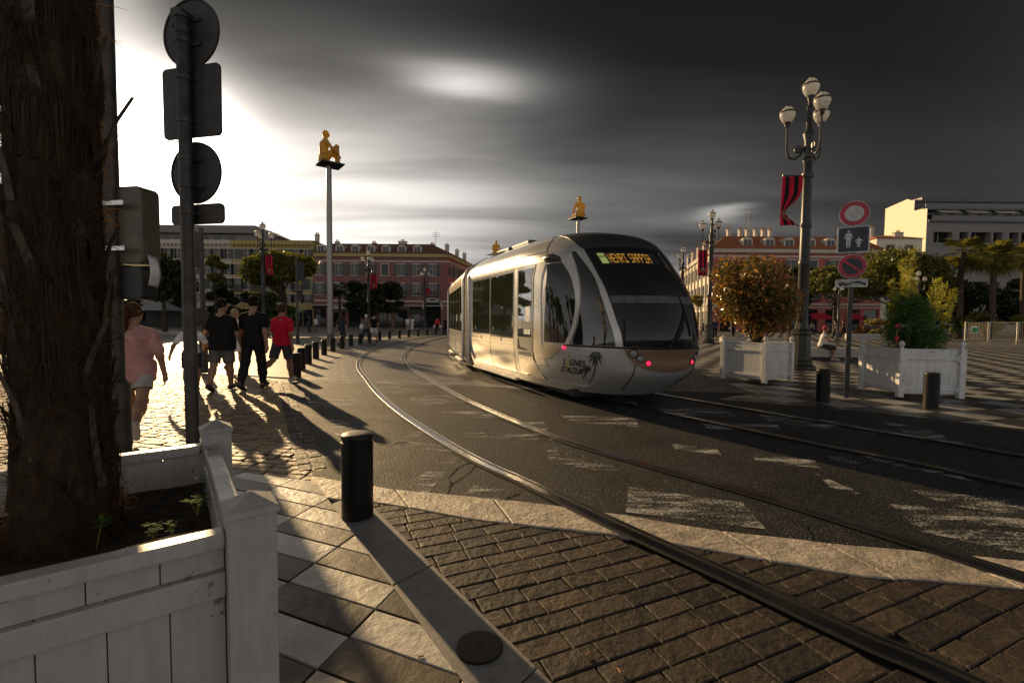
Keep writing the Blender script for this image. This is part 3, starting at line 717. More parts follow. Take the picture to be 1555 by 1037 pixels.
# destination display: amber dot matrix
FONT5 = {'H': '10001 10001 10001 11111 10001 10001 10001', 'E': '11111 10000 10000 11110 10000 10000 11111', 'N': '10001 11001 10101 10011 10001 10001 10001', 'R': '11110 10001 10001 11110 10100 10010 10001',
         'I': '11111 00100 00100 00100 00100 00100 11111', 'S': '01111 10000 10000 01110 00001 00001 11110', 'A': '01110 10001 10001 11111 10001 10001 10001', 'P': '11110 10001 10001 11110 10000 10000 10000', ' ': '000 000 000 000 000 000 000'}
txt = 'HENRI SAPPIA'; cols = []
for chx in txt:
    rows = FONT5[chx].split()
    for k in range(len(rows[0])): cols.append([r_[k] for r_ in rows])
    cols.append(['0']*7)
disp = patch('display', 2.375, 2.61, lambda w: -.60, lambda w: .13, m_dark, off=.013, nw=6, na=16)
b = MB(); nc = len(cols)
for i, cc in enumerate(cols):
    for j, bit in enumerate(cc):
        if bit == '1':
            a0 = -.475 + (.50)*i/nc; w0_ = 2.565 - .165*j/7; da, dw = .50/nc*.66, .165/7*.66
            b.add([on(w0_-dw, a0, .018), on(w0_-dw, a0+da, .018), on(w0_, a0+da, .018), on(w0_, a0, .018)], [(0, 1, 2, 3)])
b.build('destination_text', m_led, disp)
patch('line_panel', 2.40, 2.585, lambda w: -.575, lambda w: -.50, m_ledg, disp, off=.018, nw=3, na=3)
b = MB()
for k, a0 in enumerate((-.570, -.553, -.532, -.513)): 
    b.add([on(2.50, a0, .021), on(2.50, a0+.009, .021), on(2.545, a0+.009, .021), on(2.545, a0, .021)], [(0, 1, 2, 3)])
b.build('line_number', m_dark, disp)
# operator's name and palm emblem on the nose flank
m_logo = M('grey_lettering', (.022, .022, .024), .5); m_ylet = M('yellow_lettering', (.62, .40, .04), .5)
def letter_mesh(s, size, fn, name, mat, parent):
    cu = bpy.data.curves.new('lettering', 'FONT'); cu.body = s; cu.size = 1; cu.resolution_u = 3; cu.offset = .022
    ob = bpy.data.objects.new('lettering', cu); COL.objects.link(ob); dg = bpy.context.evaluated_depsgraph_get()
    me = bpy.data.meshes.new_from_object(ob.evaluated_get(dg)); bpy.data.objects.remove(ob); bpy.data.curves.remove(cu)
    b = MB(); b.add([fn(v.co.x*size, v.co.y*size) for v in me.vertices], [tuple(p.vertices) for p in me.polygons]); bpy.data.meshes.remove(me)
    return b.build(name, mat, parent)
def logo(x, y): # metres along the hull around (w .70, a -1.165)
    return on(.695 + y*1.1 - .02*x, -1.185 + x*.54, .010)
letter_mesh('L', .135, lambda x, y: logo(x, y), 'lettering', m_logo, tram)
letter_mesh('GNES', .135, lambda x, y: logo(x + .135, y), 'lettering', m_logo, tram)
letter_mesh("D'AZUR", .135, lambda x, y: logo(x + .0, y - .125), 'lettering', m_logo, tram)
stroke_on([(.115, .15), (.09, .02), (.12, -.02), (.095, -.10)], .022, m_ylet, 'yellow_letter', tram, lambda x, y, off: logo(x, y), 0)
def palm_logo(cx, cy, h, r_, lean):
    b = MB(); top = Vector((cx, cy))
    st = [Vector((cx + lean*k*k, cy - h*k)) for k in (0, .25, .5, .75, 1)]
    for p, q in zip(st, st[1:]): b.add([logo(p.x-.010, p.y), logo(q.x-.012, q.y), logo(q.x+.012, q.y), logo(p.x+.010, p.y)], [(0, 1, 2, 3)])
    for k in range(9):
        an = PI*2*k/9 + .2; d = Vector((math.cos(an), math.sin(an)*.8)); tip = top + d*r_ + Vector((0, -r_*.25)); md = top + d*r_*.55 + Vector((0, r_*.08)); nn = Vector((-d.y, d.x))*r_*.13
        b.add([logo(*top), logo(*(md-nn)), logo(*tip), logo(*(md+nn))], [(0, 1, 2, 3)])
    return b.build('palm_emblem', m_logo, tram)
palm_logo(.66, .165, .42, .16, .10); palm_logo(.52, -.03, .16, .10, .05)
b = MB(); b.bx(-2.45, .45, -1.40, -1.31, .205, .255); b.build('door_step', M('step_edge', (.62, .60, .52), .5), tram, bevel=.008)
b = MB(); b.bx(XB+.1, 2.2, -1.0, 1.0, .09, .25); b.build('underframe', m_black, tram, bevel=.05)
for x in (-.2, 1.5):
    for y in (-.72, .72):
        b = MB(); b.T = Matrix.Translation((x, y, .295)) @ Matrix.Rotation(PI/2, 4, 'X'); b.lathe([(.29, -.05), (.295, 0), (.27, .05)], 20); b.build('wheel', m_steel, tram, 40)
# bellows and the second section, turned with the curve
b = MB(); sec = [(1.22, .30), (1.24, 2.6), (1.12, 2.88), (.8, 3.08), (0, 3.14), (-.8, 3.08), (-1.12, 2.88), (-1.24, 2.6), (-1.22, .30)]
nb = 9
for i in range(nb):
    x = XB - .62*i/(nb-1); k = 1.0 if i % 2 == 0 else .94
    b.v += [(x, y*k, z if z < 1 else z*(1 if i % 2 == 0 else .985)) for y, z in sec]
m_ = len(sec)
for i in range(nb-1):
    for j in range(m_-1): b.f.append((i*m_+j, i*m_+j+1, (i+1)*m_+j+1, (i+1)*m_+j)); b.m.append(0)
b.build('bellows', m_black, tram)
b = MB(); b.tube([(XB-.02, -1.335, .32), (XB-.02, -1.345, 2.6), (XB-.02, -1.20, 2.92), (XB-.02, -.8, 3.14)], .045, 8); b.tube([(XB-.60, -1.335, .32), (XB-.60, -1.335, 2.6), (XB-.60, -1.20, 2.90), (XB-.60, -.8, 3.10)], .045, 8)
b.build('joint_rim', m_chrome, tram, 50)
T2 = Matrix.Translation((XB-.62, -1.30, 0)) @ Matrix.Rotation(R(-10.5), 4, 'Z') @ Matrix.Translation((0, 1.30, 0))
def rear(name, mat, fn, smooth=40):
    b = MB(); b.T = T2; fn(b); return b.build(name, mat, tram, smooth)
cs = [(-1.20, .22), (-1.30, .40), (-1.315, .9), (-1.315, 2.6), (-1.29, 2.72), (-1.19, 2.90), (-1.0, 3.04), (-.72, 3.13), (-.35, 3.19), (.35, 3.19), (.72, 3.13), (1.0, 3.04), (1.19, 2.90), (1.29, 2.72), (1.315, 2.6), (1.315, .9), (1.30, .4), (1.2, .22)]
def rb(b):
    L = [0, -1.5, -3, -4.5, -6]; k = len(cs)
    b.add([(x, y, z) for x in L for y, z in cs], [(i*k+j, i*k+(j+1) % k, (i+1)*k+(j+1) % k, (i+1)*k+j)[::-1] for i in range(4) for j in range(k)] + [tuple(range(k)), tuple(reversed(range(4*k, 5*k)))])
rear('rear_body', m_white, rb)
for x0, x1 in ((-.28, -1.1), (-1.22, -2.2), (-2.3, -3.3), (-3.42, -4.4), (-4.5, -5.4)):
    rear('rear_window', m_wglass, lambda b: b.bx(x1, x0, -1.326, -1.318, 1.1, 2.46), None)
    rear('window_frame', m_black, lambda b: b.bx(x1-.03, x0+.03, -1.322, -1.316, 1.06, 2.50), None)
rear('rear_band', m_bronze, lambda b: b.bx(-5.9, -.1, -1.327, -1.314, 2.54, 2.70), None)
for xx in (-.62, -2.0): rear('rear_notice', m_label, lambda b: b.bx(xx, xx+.11, -1.332, -1.327, 1.4, 1.62), None)
for xx in (-1.9, -5.0): rear('rear_step', m_chrome, lambda b: b.bx(xx, xx+1.6, -1.40, -1.30, .205, .26), None)
rear('rear_roof_band', m_chrome, lambda b: b.bx(-3.0, -2.85, -1.32, -1.29, .4, 2.75), None)
rear('rear_underframe', m_black, lambda b: b.bx(-5.8, -.2, -1.0, 1.0, .09, .24), None)
# third section, mostly hidden behind
T3 = T2 @ Matrix.Translation((-6.6, -1.2, 0)) @ Matrix.Rotation(R(-14), 4, 'Z') @ Matrix.Translation((0, 1.2, 0))
def third(name, mat, fn):
    b = MB(); b.T = T3; fn(b); return b.build(name, mat, tram, 40)
third('tail_body', m_white, rb)
b = MB(); b.T = T2; b.bx(-6.7, -5.9, -1.15, 1.15, .3, 3.0); b.build('rear_bellows', m_black, tram)
# ---------------------------------------------------------------- bodies: one smooth surface blended from tapered limbs
def nets(F, o, h):
    S = F < 0
    nx, ny, nz = F.shape; c = [slice(None, -1), slice(1, None)]
    cnt = np.zeros((nx-1, ny-1, nz-1), np.int32)
    for i in (0, 1):
        for j in (0, 1):
            for k in (0, 1): cnt += S[c[i], c[j], c[k]]
    act = (cnt > 0) & (cnt < 8)
    idx = np.full(cnt.shape, -1, np.int64); I = np.argwhere(act); idx[act] = np.arange(len(I))
    acc = np.zeros((len(I), 3)); n = np.zeros(len(I))
    for ax in range(3):
        for p in (0, 1):
            for q in (0, 1):
                a = [0, 0, 0]; ot = [x for x in range(3) if x != ax]; a[ot[0]] = p; a[ot[1]] = q
                b = list(a); b[ax] = 1
                fa = F[I[:, 0]+a[0], I[:, 1]+a[1], I[:, 2]+a[2]]; fb = F[I[:, 0]+b[0], I[:, 1]+b[1], I[:, 2]+b[2]]
                m = (fa < 0) != (fb < 0); t_ = np.where(m, fa/np.where(m, fa-fb, 1), 0)
                pos = np.tile(np.array(a, float), (len(I), 1)); pos[:, ax] = t_
                acc[m] += pos[m]; n[m] += 1
    V = (I + acc/np.maximum(n, 1)[:, None]) * h + o
    Q = []
    for ax in range(3):
        ot = [x for x in range(3) if x != ax]
        sl0 = [slice(1, -1)]*3; sl1 = [slice(1, -1)]*3
        sl0[ax] = slice(0, -1); sl1[ax] = slice(1, None)
        a, b = S[tuple(sl0)], S[tuple(sl1)]
        E = np.argwhere(a != b)
        if not len(E): continue
        st = a[E[:, 0], E[:, 1], E[:, 2]]
        base = E.copy()
        for x in ot: base[:, x] += 1
        def cell(d0, d1):
            q = base.copy(); q[:, ot[0]] += d0; q[:, ot[1]] += d1; return idx[q[:, 0], q[:, 1], q[:, 2]]
        quad_ = np.stack([cell(-1, -1), cell(0, -1), cell(0, 0), cell(-1, 0)], 1)
        flip = st if ax != 1 else ~st
        quad_[~flip] = quad_[~flip][:, ::-1]; Q.append(quad_)
    Q = np.concatenate(Q); return V, Q[(Q >= 0).all(1)]
def smin(a, b, k):
    h = np.clip(.5 + .5*(b-a)/k, 0, 1); return b + (a-b)*h - k*h*(1-h)
class Sdf:
    """list of (kind, data) blended with radius k; cut planes keep the side where n.p < d"""
    def __init__(s, k=.03): s.p = []; s.k = k; s.cuts = []; s.fold = 0; s.sub = []
    def cap(s, a, b, r0, r1=None, fy=1.0): s.p.append(('c', np.array(a, float), np.array(b, float), r0, r0 if r1 is None else r1, fy)); return s
    def ell(s, c, r): s.p.append(('e', np.array(c, float), np.array(r, float))); return s
    def cut(s, n, d): s.cuts.append((np.array(n, float), d)); return s
    def ev(s, P, q):
        if q[0] == 'c':
            _, a, b, r0, r1, fy = q; f = np.array([1, fy, 1]); A, B = a*f, b*f; X = P*f; d = B - A
            t_ = np.clip(((X-A) @ d)/max(d @ d, 1e-9), 0, 1); return (np.linalg.norm(X - A - t_[..., None]*d, axis=-1) - (r0 + (r1-r0)*t_)) / (1 + (fy-1)*.5)
        _, c, r = q; k0 = np.linalg.norm((P-c)/r, axis=-1); k1 = np.linalg.norm((P-c)/(r*r), axis=-1); return k0*(k0-1)/np.maximum(k1, 1e-6)
    def mesh(s, h):
        lo = np.full(3, 9e9); hi = -lo
        for q in s.p:
            if q[0] == 'c': pts = np.array([q[1]-max(q[3], q[4]), q[2]-max(q[3], q[4]), q[1]+max(q[3], q[4]), q[2]+max(q[3], q[4])])
            else: pts = np.array([q[1]-q[2], q[1]+q[2]])
            lo = np.minimum(lo, pts.min(0)); hi = np.maximum(hi, pts.max(0))
        lo -= 3*h + s.k*.3; hi += 3*h + s.k*.3
        ax = [np.arange(lo[i], hi[i]+h, h) for i in range(3)]
        P = np.stack(np.meshgrid(*ax, indexing='ij'), -1).astype(np.float32)
        F = None
        for q in s.p:
            d = s.ev(P, q); F = d if F is None else smin(F, d, s.k)
        for q in s.sub: F = -smin(-F, s.ev(P, q), .01)
        if s.fold: F = F + s.fold*(np.sin(P[..., 2]*38 + 3*np.sin(P[..., 0]*17))*np.sin(P[..., 0]*21+P[..., 1]*25)*.6 + np.sin(P[..., 2]*70+P[..., 1]*30+P[..., 0]*20)*.3)
        for n_, d_ in s.cuts: F = np.maximum(F, P @ n_.astype(np.float32) - d_)
        return nets(F, lo, h)
    def build(s, name, mat, parent, h):
        V, Q = s.mesh(h); return np_mesh(name, V, Q, mat, parent, 180)
skin_cache = {}
def cloth(name, c, rough=.85):
    if name not in skin_cache: skin_cache[name] = M(name, c, rough, 0, .12, 9, .25, 160, .002, spec=.25)
    return skin_cache[name]
SKIN = M('skin', (.42, .24, .16), .5, 0, .1, 12); SKIN2 = M('tanned_skin', (.30, .16, .10), .5, 0, .1, 12)
HAIR = M('dark_hair', (.012, .008, .006), .88, 0, .3, 30, .9, 160, .005, spec=.2); HAIRB = M('brown_hair', (.07, .035, .018), .88, 0, .3, 30, .9, 160, .005, spec=.2); HAIRG = M('light_hair', (.35, .26, .16), .88, 0, .2, 30, .4, 120, .003); HAIRR = M('red_hair', (.30, .02, .045), .88, 0, .2, 30, .4, 120, .003); HAIRW = M('white_hair', (.6, .58, .55), .6)
SHOE = M('dark_shoe', (.02, .02, .022), .55); SHOEW = M('pale_shoe', (.45, .43, .40), .6)
v3 = lambda *a: np.array(a, float)
def person(label, pos, rz, H=1.75, legs=((18, 5), (-16, 22)), arms=((-14, 12, 9), (16, 14, 9)), lean=2, build=1.0, turn=0, top=None, bottom=None, hair=('short', HAIR), shoe=SHOE, skin=SKIN, h=.016, sit=None, name='person', group=None, extra=None, fold=.0065):
    """legs: (swing forward, knee bend) right, left; arms: (swing, elbow, abduction) right, left. Faces local +y."""
    root = thing(name, label, 'person', pos, rz, group)
    w = build; P = v3(0, 0, .53*H); th, sh = .245*H, .245*H; J = {}
    if sit: P = v3(0, 0, sit)
    for sd, (sw, kb) in zip((1, -1), legs):
        a, k = R(sw), R(sw - kb); hip = P + v3(.052*H*sd, 0, -.01*H)
        kn = hip + th*v3(.03*sd, math.sin(a), -math.cos(a)); an = kn + sh*v3(0, math.sin(k), -math.cos(k))
        J[sd] = [hip, kn, an, k]
    if not sit:
        dz = .045*H - min(J[1][2][2], J[-1][2][2])
        P[2] += dz
        for sd in J:
            for q in J[sd][:3]: q[2] += dz
    ln = math.tan(R(lean)); N = P + v3(0, ln*.29*H, .29*H); HD = N + v3(0, .018*H + ln*.08*H, .115*H)
    tr = R(turn); fd = v3(math.sin(-tr), math.cos(tr), 0); rt = v3(fd[1], -fd[0], 0)
    A = {}
    for sd, (sw, el, ab) in zip((1, -1), arms):
        s0 = N + v3(.106*H*sd*(.9+.1*w), 0, -.046*H); a = R(sw); b_ = R(sw + el); q = R(ab)
        e = s0 + .172*H*v3(math.sin(q)*sd, math.sin(a)*math.cos(q), -math.cos(a)*math.cos(q)); wr = e + .145*H*v3(math.sin(q*.6)*sd, math.sin(b_), -math.cos(b_))
        A[sd] = (s0, e, wr, b_)
    waist = P + v3(0, ln*.1*H, .10*H); ch = P + v3(0, ln*.2*H, .205*H)
    def torso(s, o=0.0, hip=0.0):
        s.cap(P + v3(-.033*H*w, 0, 0), P + v3(.033*H*w, 0, 0), .064*H*w+o+hip, fy=1.15)
        s.cap(waist + v3(-.026*H*w, 0, 0), waist + v3(.026*H*w, 0, 0), .055*H*w+o+hip*.6, fy=1.2)
        s.cap(P, ch, .064*H*w+o+hip*.5, .066*H*(.4+.6*w)+o, fy=1.2)
        s.cap(ch + v3(-.042*H, 0, .01*H), ch + v3(.042*H, 0, .01*H), .060*H*(.5+.5*w)+o, fy=1.25)
        for sd in (1, -1): s.cap(N + v3(.012*H*sd, -.004*H, -.012*H), N + v3(.088*H*sd, 0, -.040*H), .030*H+o*.7, .034*H+o*.8, fy=1.1)
        if w > 1.1: s.ell(waist + v3(0, .04*H*w, -.01*H), v3(.080*H*w, .08*H*w, .10*H)+o)
    s = Sdf(.022*H); torso(s)
    s.cap(N + v3(0, 0, -.02*H), HD - v3(0, .01*H, .03*H), .036*H, .032*H)
    for sd in (1, -1):
        s0, e, wr, b_ = A[sd]
        s.cap(s0, e, .030*H*(.7+.3*w), .024*H); s.cap(e, wr, .024*H, .0165*H)
        hip, kn, an, k = J[sd]
        s.cap(hip, kn, .052*H*(.8+.2*w), .034*H); s.cap(kn, kn + (an-kn)*.4, .034*H, .036*H); s.cap(kn + (an-kn)*.3, an, .035*H, .022*H)
    s2 = Sdf(.010*H); s2.p = []
    r_ = lambda v: HD + rt*v[0]*H + fd*v[1]*H + v3(0, 0, v[2]*H)
    parts = s
    parts.ell(HD, v3(.046, .055, .066)*H); parts.cap(r_((0, .028, -.04)), r_((0, .030, -.045)), .022*H)
    body_k = parts.k
    # features blended sharply afterwards
    class Body(Sdf): pass
    fine = [('c', r_((0, .052, -.002)), r_((0, .064, -.016)), .006*H, .008*H, 1.0), ('c', r_((-.012, .050, -.036)), r_((.012, .050, -.036)), .006*H, .006*H, 1.0), ('c', r_((-.02, .046, .014)), r_((.02, .046, .014)), .006*H, .006*H, 1.0)]
    for sd in (1, -1): fine.append(('c', r_((.046*sd, -.004, -.012)), r_((.049*sd, -.008, .008)), .009*H, .010*H, 1.0))
    for sd in (1, -1):
        s0, e, wr, b_ = A[sd]; dr_ = v3(0, math.sin(b_ + .15), -math.cos(b_ + .15)); fw = v3(0, math.cos(b_), math.sin(b_)); ins = v3(-sd, 0, 0)
        pc = wr + dr_*.035*H
        fine.append(('c', wr, pc + fw*.012*H, .0155*H, .0165*H, 1.0)); fine.append(('c', wr, pc - fw*.012*H, .0155*H, .0155*H, 1.0))
        for f in range(4):
            b0 = pc + fw*(.017 - .0115*f)*H + dr_*.014*H; L = (.040, .046, .043, .034)[f]*H
            m1 = b0 + dr_*L*.5 + ins*.006*H; m2 = m1 + (dr_*.75 + ins*.6)*L*.5
            rr = max(.0052*H, h*.62)
            fine.append(('c', b0, m1, rr, rr*.95, 1.0)); fine.append(('c', m1, m2, rr*.95, rr*.85, 1.0))
        tb = wr + dr_*.014*H + fw*.012*H; tm = tb + (fw*.8 + dr_*.6)*.024*H; te = tm + (dr_*.9 + fw*.2)*.020*H; rr = max(.006*H, h*.66)
        fine.append(('c', tb, tm, rr, rr, 1.0)); fine.append(('c', tm, te, rr, rr*.85, 1.0))
        hip, kn, an, k = J[sd]; ft = v3(.02*sd, math.cos(k), math.sin(k)); fine.append(('c', an - ft*.02*H, an + ft*.09*H - v3(0, 0, .015*H), .022*H, .018*H, 1.0))
    orig = parts.mesh
    def mesh(hh):
        lo = np.array([9e9]*3); hi = -lo
        for q in parts.p + fine:
            pts = np.array([q[1]-max(q[3], q[4]), q[2]-max(q[3], q[4]), q[1]+max(q[3], q[4]), q[2]+max(q[3], q[4])]) if q[0] == 'c' else np.array([q[1]-q[2], q[1]+q[2]])
            lo = np.minimum(lo, pts.min(0)); hi = np.maximum(hi, pts.max(0))
        lo -= 3*hh; hi += 3*hh
        X = np.stack(np.meshgrid(*[np.arange(lo[i], hi[i]+hh, hh) for i in range(3)], indexing='ij'), -1).astype(np.float32); F = None
        for q in parts.p:
            d = parts.ev(X, q); F = d if F is None else smin(F, d, body_k)
        for q in fine:   # local evaluation only
            r0 = max(q[3], q[4]) + .03; a0 = np.floor((np.minimum(q[1], q[2]) - r0 - lo)/hh).astype(int).clip(0); a1 = np.ceil((np.maximum(q[1], q[2]) + r0 - lo)/hh).astype(int) + 1
            sl = tuple(slice(a0[i], a1[i]) for i in range(3)); F[sl] = smin(F[sl], parts.ev(X[sl], q), .006)
        return nets(F, lo, hh)
    V, Q = mesh(h); np_mesh('body', V, Q, skin, root, 180)
    # ---- clothing
    if top:
        kind, col, hem = top[0], top[1], top[2]
        s = Sdf(.014*H); torso(s, .010 + (.006 if kind == 'loose' else 0), .010*H)
        for sd in (1, -1):
            s0, e, wr, b_ = A[sd]; fr = {'tee': .62, 'loose': .75, 'vest': .12, 'long': 1.0}[kind]
            s.cap(s0, s0 + (e-s0)*fr, .038*H, .036*H + (.005*H if kind == 'loose' else 0))
            if kind == 'long': s.cap(e, e + (wr-e)*.9, .033*H, .027*H)
        if hem < .5: s.cap(P + v3(-.02*H*w, 0, 0), P + v3(-.02*H*w, 0, (hem-.53)*H), .078*H*w, .085*H*w, fy=1.1); s.cap(P + v3(.02*H*w, 0, 0), P + v3(.02*H*w, 0, (hem-.53)*H), .078*H*w, .085*H*w, fy=1.1)
        s.cut((0, 0, -1), -(P[2] + (hem-.53)*H)); s.sub.append(('c', N + v3(0, .006*H, -.004*H), N + v3(0, .012*H, .05*H), .033*H, .033*H, 1.0)); s.fold = fold
        s.build('top' if kind != 'tee' else 'shirt', col, root, h)
        if len(top) > 3:
            s = Sdf(.005*H); s.cap(N + v3(-.03*H, 0, .005*H), N + v3(.03*H, 0, .005*H), .040*H, fy=.9); s.cut((0, 0, -1), -(N[2] - .006*H)); s.cut((0, 0, 1), N[2] + .022*H); s.build('collar', top[3], root, h)
    if bottom:
        kind, col, fr = bottom
        s = Sdf(.015*H); s.cap(P + v3(-.033*H*w, 0, .0), P + v3(.033*H*w, 0, .0), .070*H*w, fy=1.12)
        s.cap(P + v3(-.030*H*w, 0, .035*H), P + v3(.030*H*w, 0, .035*H), .060*H*w, fy=1.15)
        if kind == 'skirt':
            e = P - v3(0, 0, fr*H); md = P - v3(0, 0, fr*H*.5)
            if sit: e = (J[1][1] + J[-1][1])/2; s.cap(J[1][0], J[1][1], .07*H, .06*H); s.cap(J[-1][0], J[-1][1], .07*H, .06*H)
            else: s.cap(P + v3(-.03*H, 0, 0), e + v3(-.04*H, 0, 0), .07*H, .085*H); s.cap(P + v3(.03*H, 0, 0), e + v3(.04*H, 0, 0), .07*H, .085*H); s.cut((0, 0, -1), -e[2])
        else:
            for sd in (1, -1):
                hip, kn, an, k = J[sd]; d = (kn-hip)/np.linalg.norm(kn-hip)
                if fr <= 1:
                    e = hip + (kn-hip)*fr; s.cap(hip, e + d*.03*H, .062*H*(.75+.25*w), .055*H*(.8+.2*w))
                    s.p[-1] = s.p[-1]
                else:
                    s.cap(hip, kn, .060*H*(.8+.2*w), .047*H); s.cap(kn, kn + (an-kn)*.5, .047*H, .045*H); s.cap(kn + (an-kn)*.4, kn + (an-kn)*(fr-1.0), .046*H, .034*H)
        s.fold = fold; V, Q = s.mesh(h)
        if kind == 'shorts':     # trim each leg square to the thigh
            F_ = Q; cen = V[Q].mean(1); keep = np.ones(len(Q), bool)
            for sd in (1, -1):
                hip, kn, an, k = J[sd]; d = (kn-hip)/np.linalg.norm(kn-hip); e = hip + (kn-hip)*fr
                keep &= ~(((cen - e) @ d > 0) & (np.sign(cen[:, 0]) == sd) & (cen[:, 2] < P[2]))
            Q = Q[keep]; u = np.unique(Q); mp_ = np.full(len(V), -1); mp_[u] = np.arange(len(u)); V = V[u]; Q = mp_[Q]
        np_mesh({'shorts': 'shorts', 'trousers': 'trousers', 'skirt': 'skirt'}[kind], V, Q, col, root, 180)
    for sd in (1, -1):
        hip, kn, an, k = J[sd]; ft = v3(.02*sd, math.cos(k), math.sin(k)); up = v3(0, -math.sin(k), math.cos(k))
        s = Sdf(.012*H); s.cap(an - ft*.022*H - up*.018*H, an + ft*.045*H - up*.022*H, .027*H, .025*H); s.cap(an + ft*.04*H - up*.024*H, an + ft*.098*H - up*.026*H, .025*H, .020*H); s.cap(an - up*.005*H, an - ft*.012*H - up*.02*H, .026*H, .027*H)
        s.cut(-up, -(an @ up) + .044*H); s.cut(up, an @ up + .008*H)
        s.build('shoe', shoe, root, min(h, .012))
    # ---- hair
    kind, hm = hair
    if kind:
        s = Sdf(.012*H); s.ell(HD + v3(0, 0, .005*H) - fd*.009*H, v3(.054, .058, .069)*H)
        s.sub.append(('e', r_((0, .062, -.028)), v3(.046, .042, .062)*H)); s.sub.append(('c', r_((-.06, .040, -.05)), r_((.06, .040, -.05)), .034*H, .034*H, 1.0)); 
        if kind != 'pony': s.sub.append(('c', r_((-.05, -.02, -.108)), r_((.05, -.02, -.108)), .04*H, .04*H, 1.0))
        if kind == 'pony':
            s.build('hair', hm, root, min(h, .012)); s = Sdf(.012*H); kind = 'tail'
            b0 = r_((0, -.052, .022)); s.cap(b0, r_((0, -.078, .0)), .022*H, .030*H); s.cap(r_((0, -.078, .0)), r_((-.012, -.088, -.12)), .033*H, .036*H); s.cap(r_((-.012, -.088, -.12)), r_((-.03, -.085, -.30)), .036*H, .010*H)
        if kind == 'long':
            s.sub = s.sub[:1]; s.cap(r_((0, -.025, 0)), r_((0, -.035, -.13)), .050*H, .042*H); s.cap(r_((.03, -.02, 0)), r_((.04, -.015, -.12)), .026*H, .024*H); s.cap(r_((-.03, -.02, 0)), r_((-.04, -.015, -.12)), .026*H, .024*H)
        if kind == 'curly': s.fold = .010; s.ell(HD - fd*.012*H + v3(0, 0, .01*H), v3(.06, .062, .07)*H)
        s.build('ponytail' if kind == 'tail' else 'hair', hm, root, min(h, .012))
    if extra: extra(root, J, A, P, N, HD, H)
    return root
BLK = cloth('black_cotton', (.008, .008, .009)); GRY = cloth('grey_cotton', (.12, .115, .11)); RED = cloth('red_polo_cotton', (.62, .012, .045)); PNK = cloth('pink_cotton', (.50, .26, .25)); WHT = cloth('white_cotton', (.72, .71, .70)); NVY = cloth('dark_blue_cotton', (.03, .035, .05)); BEI = cloth('beige_cotton', (.35, .29, .22)); SLT = cloth('slate_denim', (.10, .11, .13))
fx = lambda px, py: tuple(G(px, py))
def facing(px): return 0.0
# the group walking away along the left
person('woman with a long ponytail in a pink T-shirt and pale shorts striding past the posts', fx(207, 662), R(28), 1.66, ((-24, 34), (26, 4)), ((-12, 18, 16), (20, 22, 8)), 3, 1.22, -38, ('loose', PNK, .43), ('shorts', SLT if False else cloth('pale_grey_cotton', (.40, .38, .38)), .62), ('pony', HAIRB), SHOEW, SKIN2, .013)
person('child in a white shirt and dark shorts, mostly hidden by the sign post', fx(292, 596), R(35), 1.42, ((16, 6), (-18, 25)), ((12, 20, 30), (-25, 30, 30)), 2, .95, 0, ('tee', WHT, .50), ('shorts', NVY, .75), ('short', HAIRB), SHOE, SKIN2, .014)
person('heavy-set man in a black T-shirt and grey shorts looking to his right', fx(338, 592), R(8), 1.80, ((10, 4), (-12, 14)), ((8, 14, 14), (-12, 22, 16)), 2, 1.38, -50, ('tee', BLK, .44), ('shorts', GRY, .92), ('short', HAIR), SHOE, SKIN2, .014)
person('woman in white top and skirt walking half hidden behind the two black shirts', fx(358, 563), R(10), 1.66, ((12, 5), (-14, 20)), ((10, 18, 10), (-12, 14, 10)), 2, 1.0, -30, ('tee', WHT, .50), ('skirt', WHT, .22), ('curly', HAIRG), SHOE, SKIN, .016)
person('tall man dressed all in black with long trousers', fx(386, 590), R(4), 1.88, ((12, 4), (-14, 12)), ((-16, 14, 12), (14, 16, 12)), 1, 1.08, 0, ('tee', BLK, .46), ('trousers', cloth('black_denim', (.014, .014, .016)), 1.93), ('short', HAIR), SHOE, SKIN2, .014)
person('man in a bright red polo shirt and grey shorts beside the row of bollards', fx(429, 581), R(-6), 1.76, ((14, 5), (-24, 38)), ((-10, 12, 10), (10, 16, 10)), 1, 1.08, 0, ('tee', RED, .47, RED), ('shorts', cloth('slate_cotton', (.06, .065, .075)), .90), ('short', HAIRB), SHOEW, SKIN2, .014)
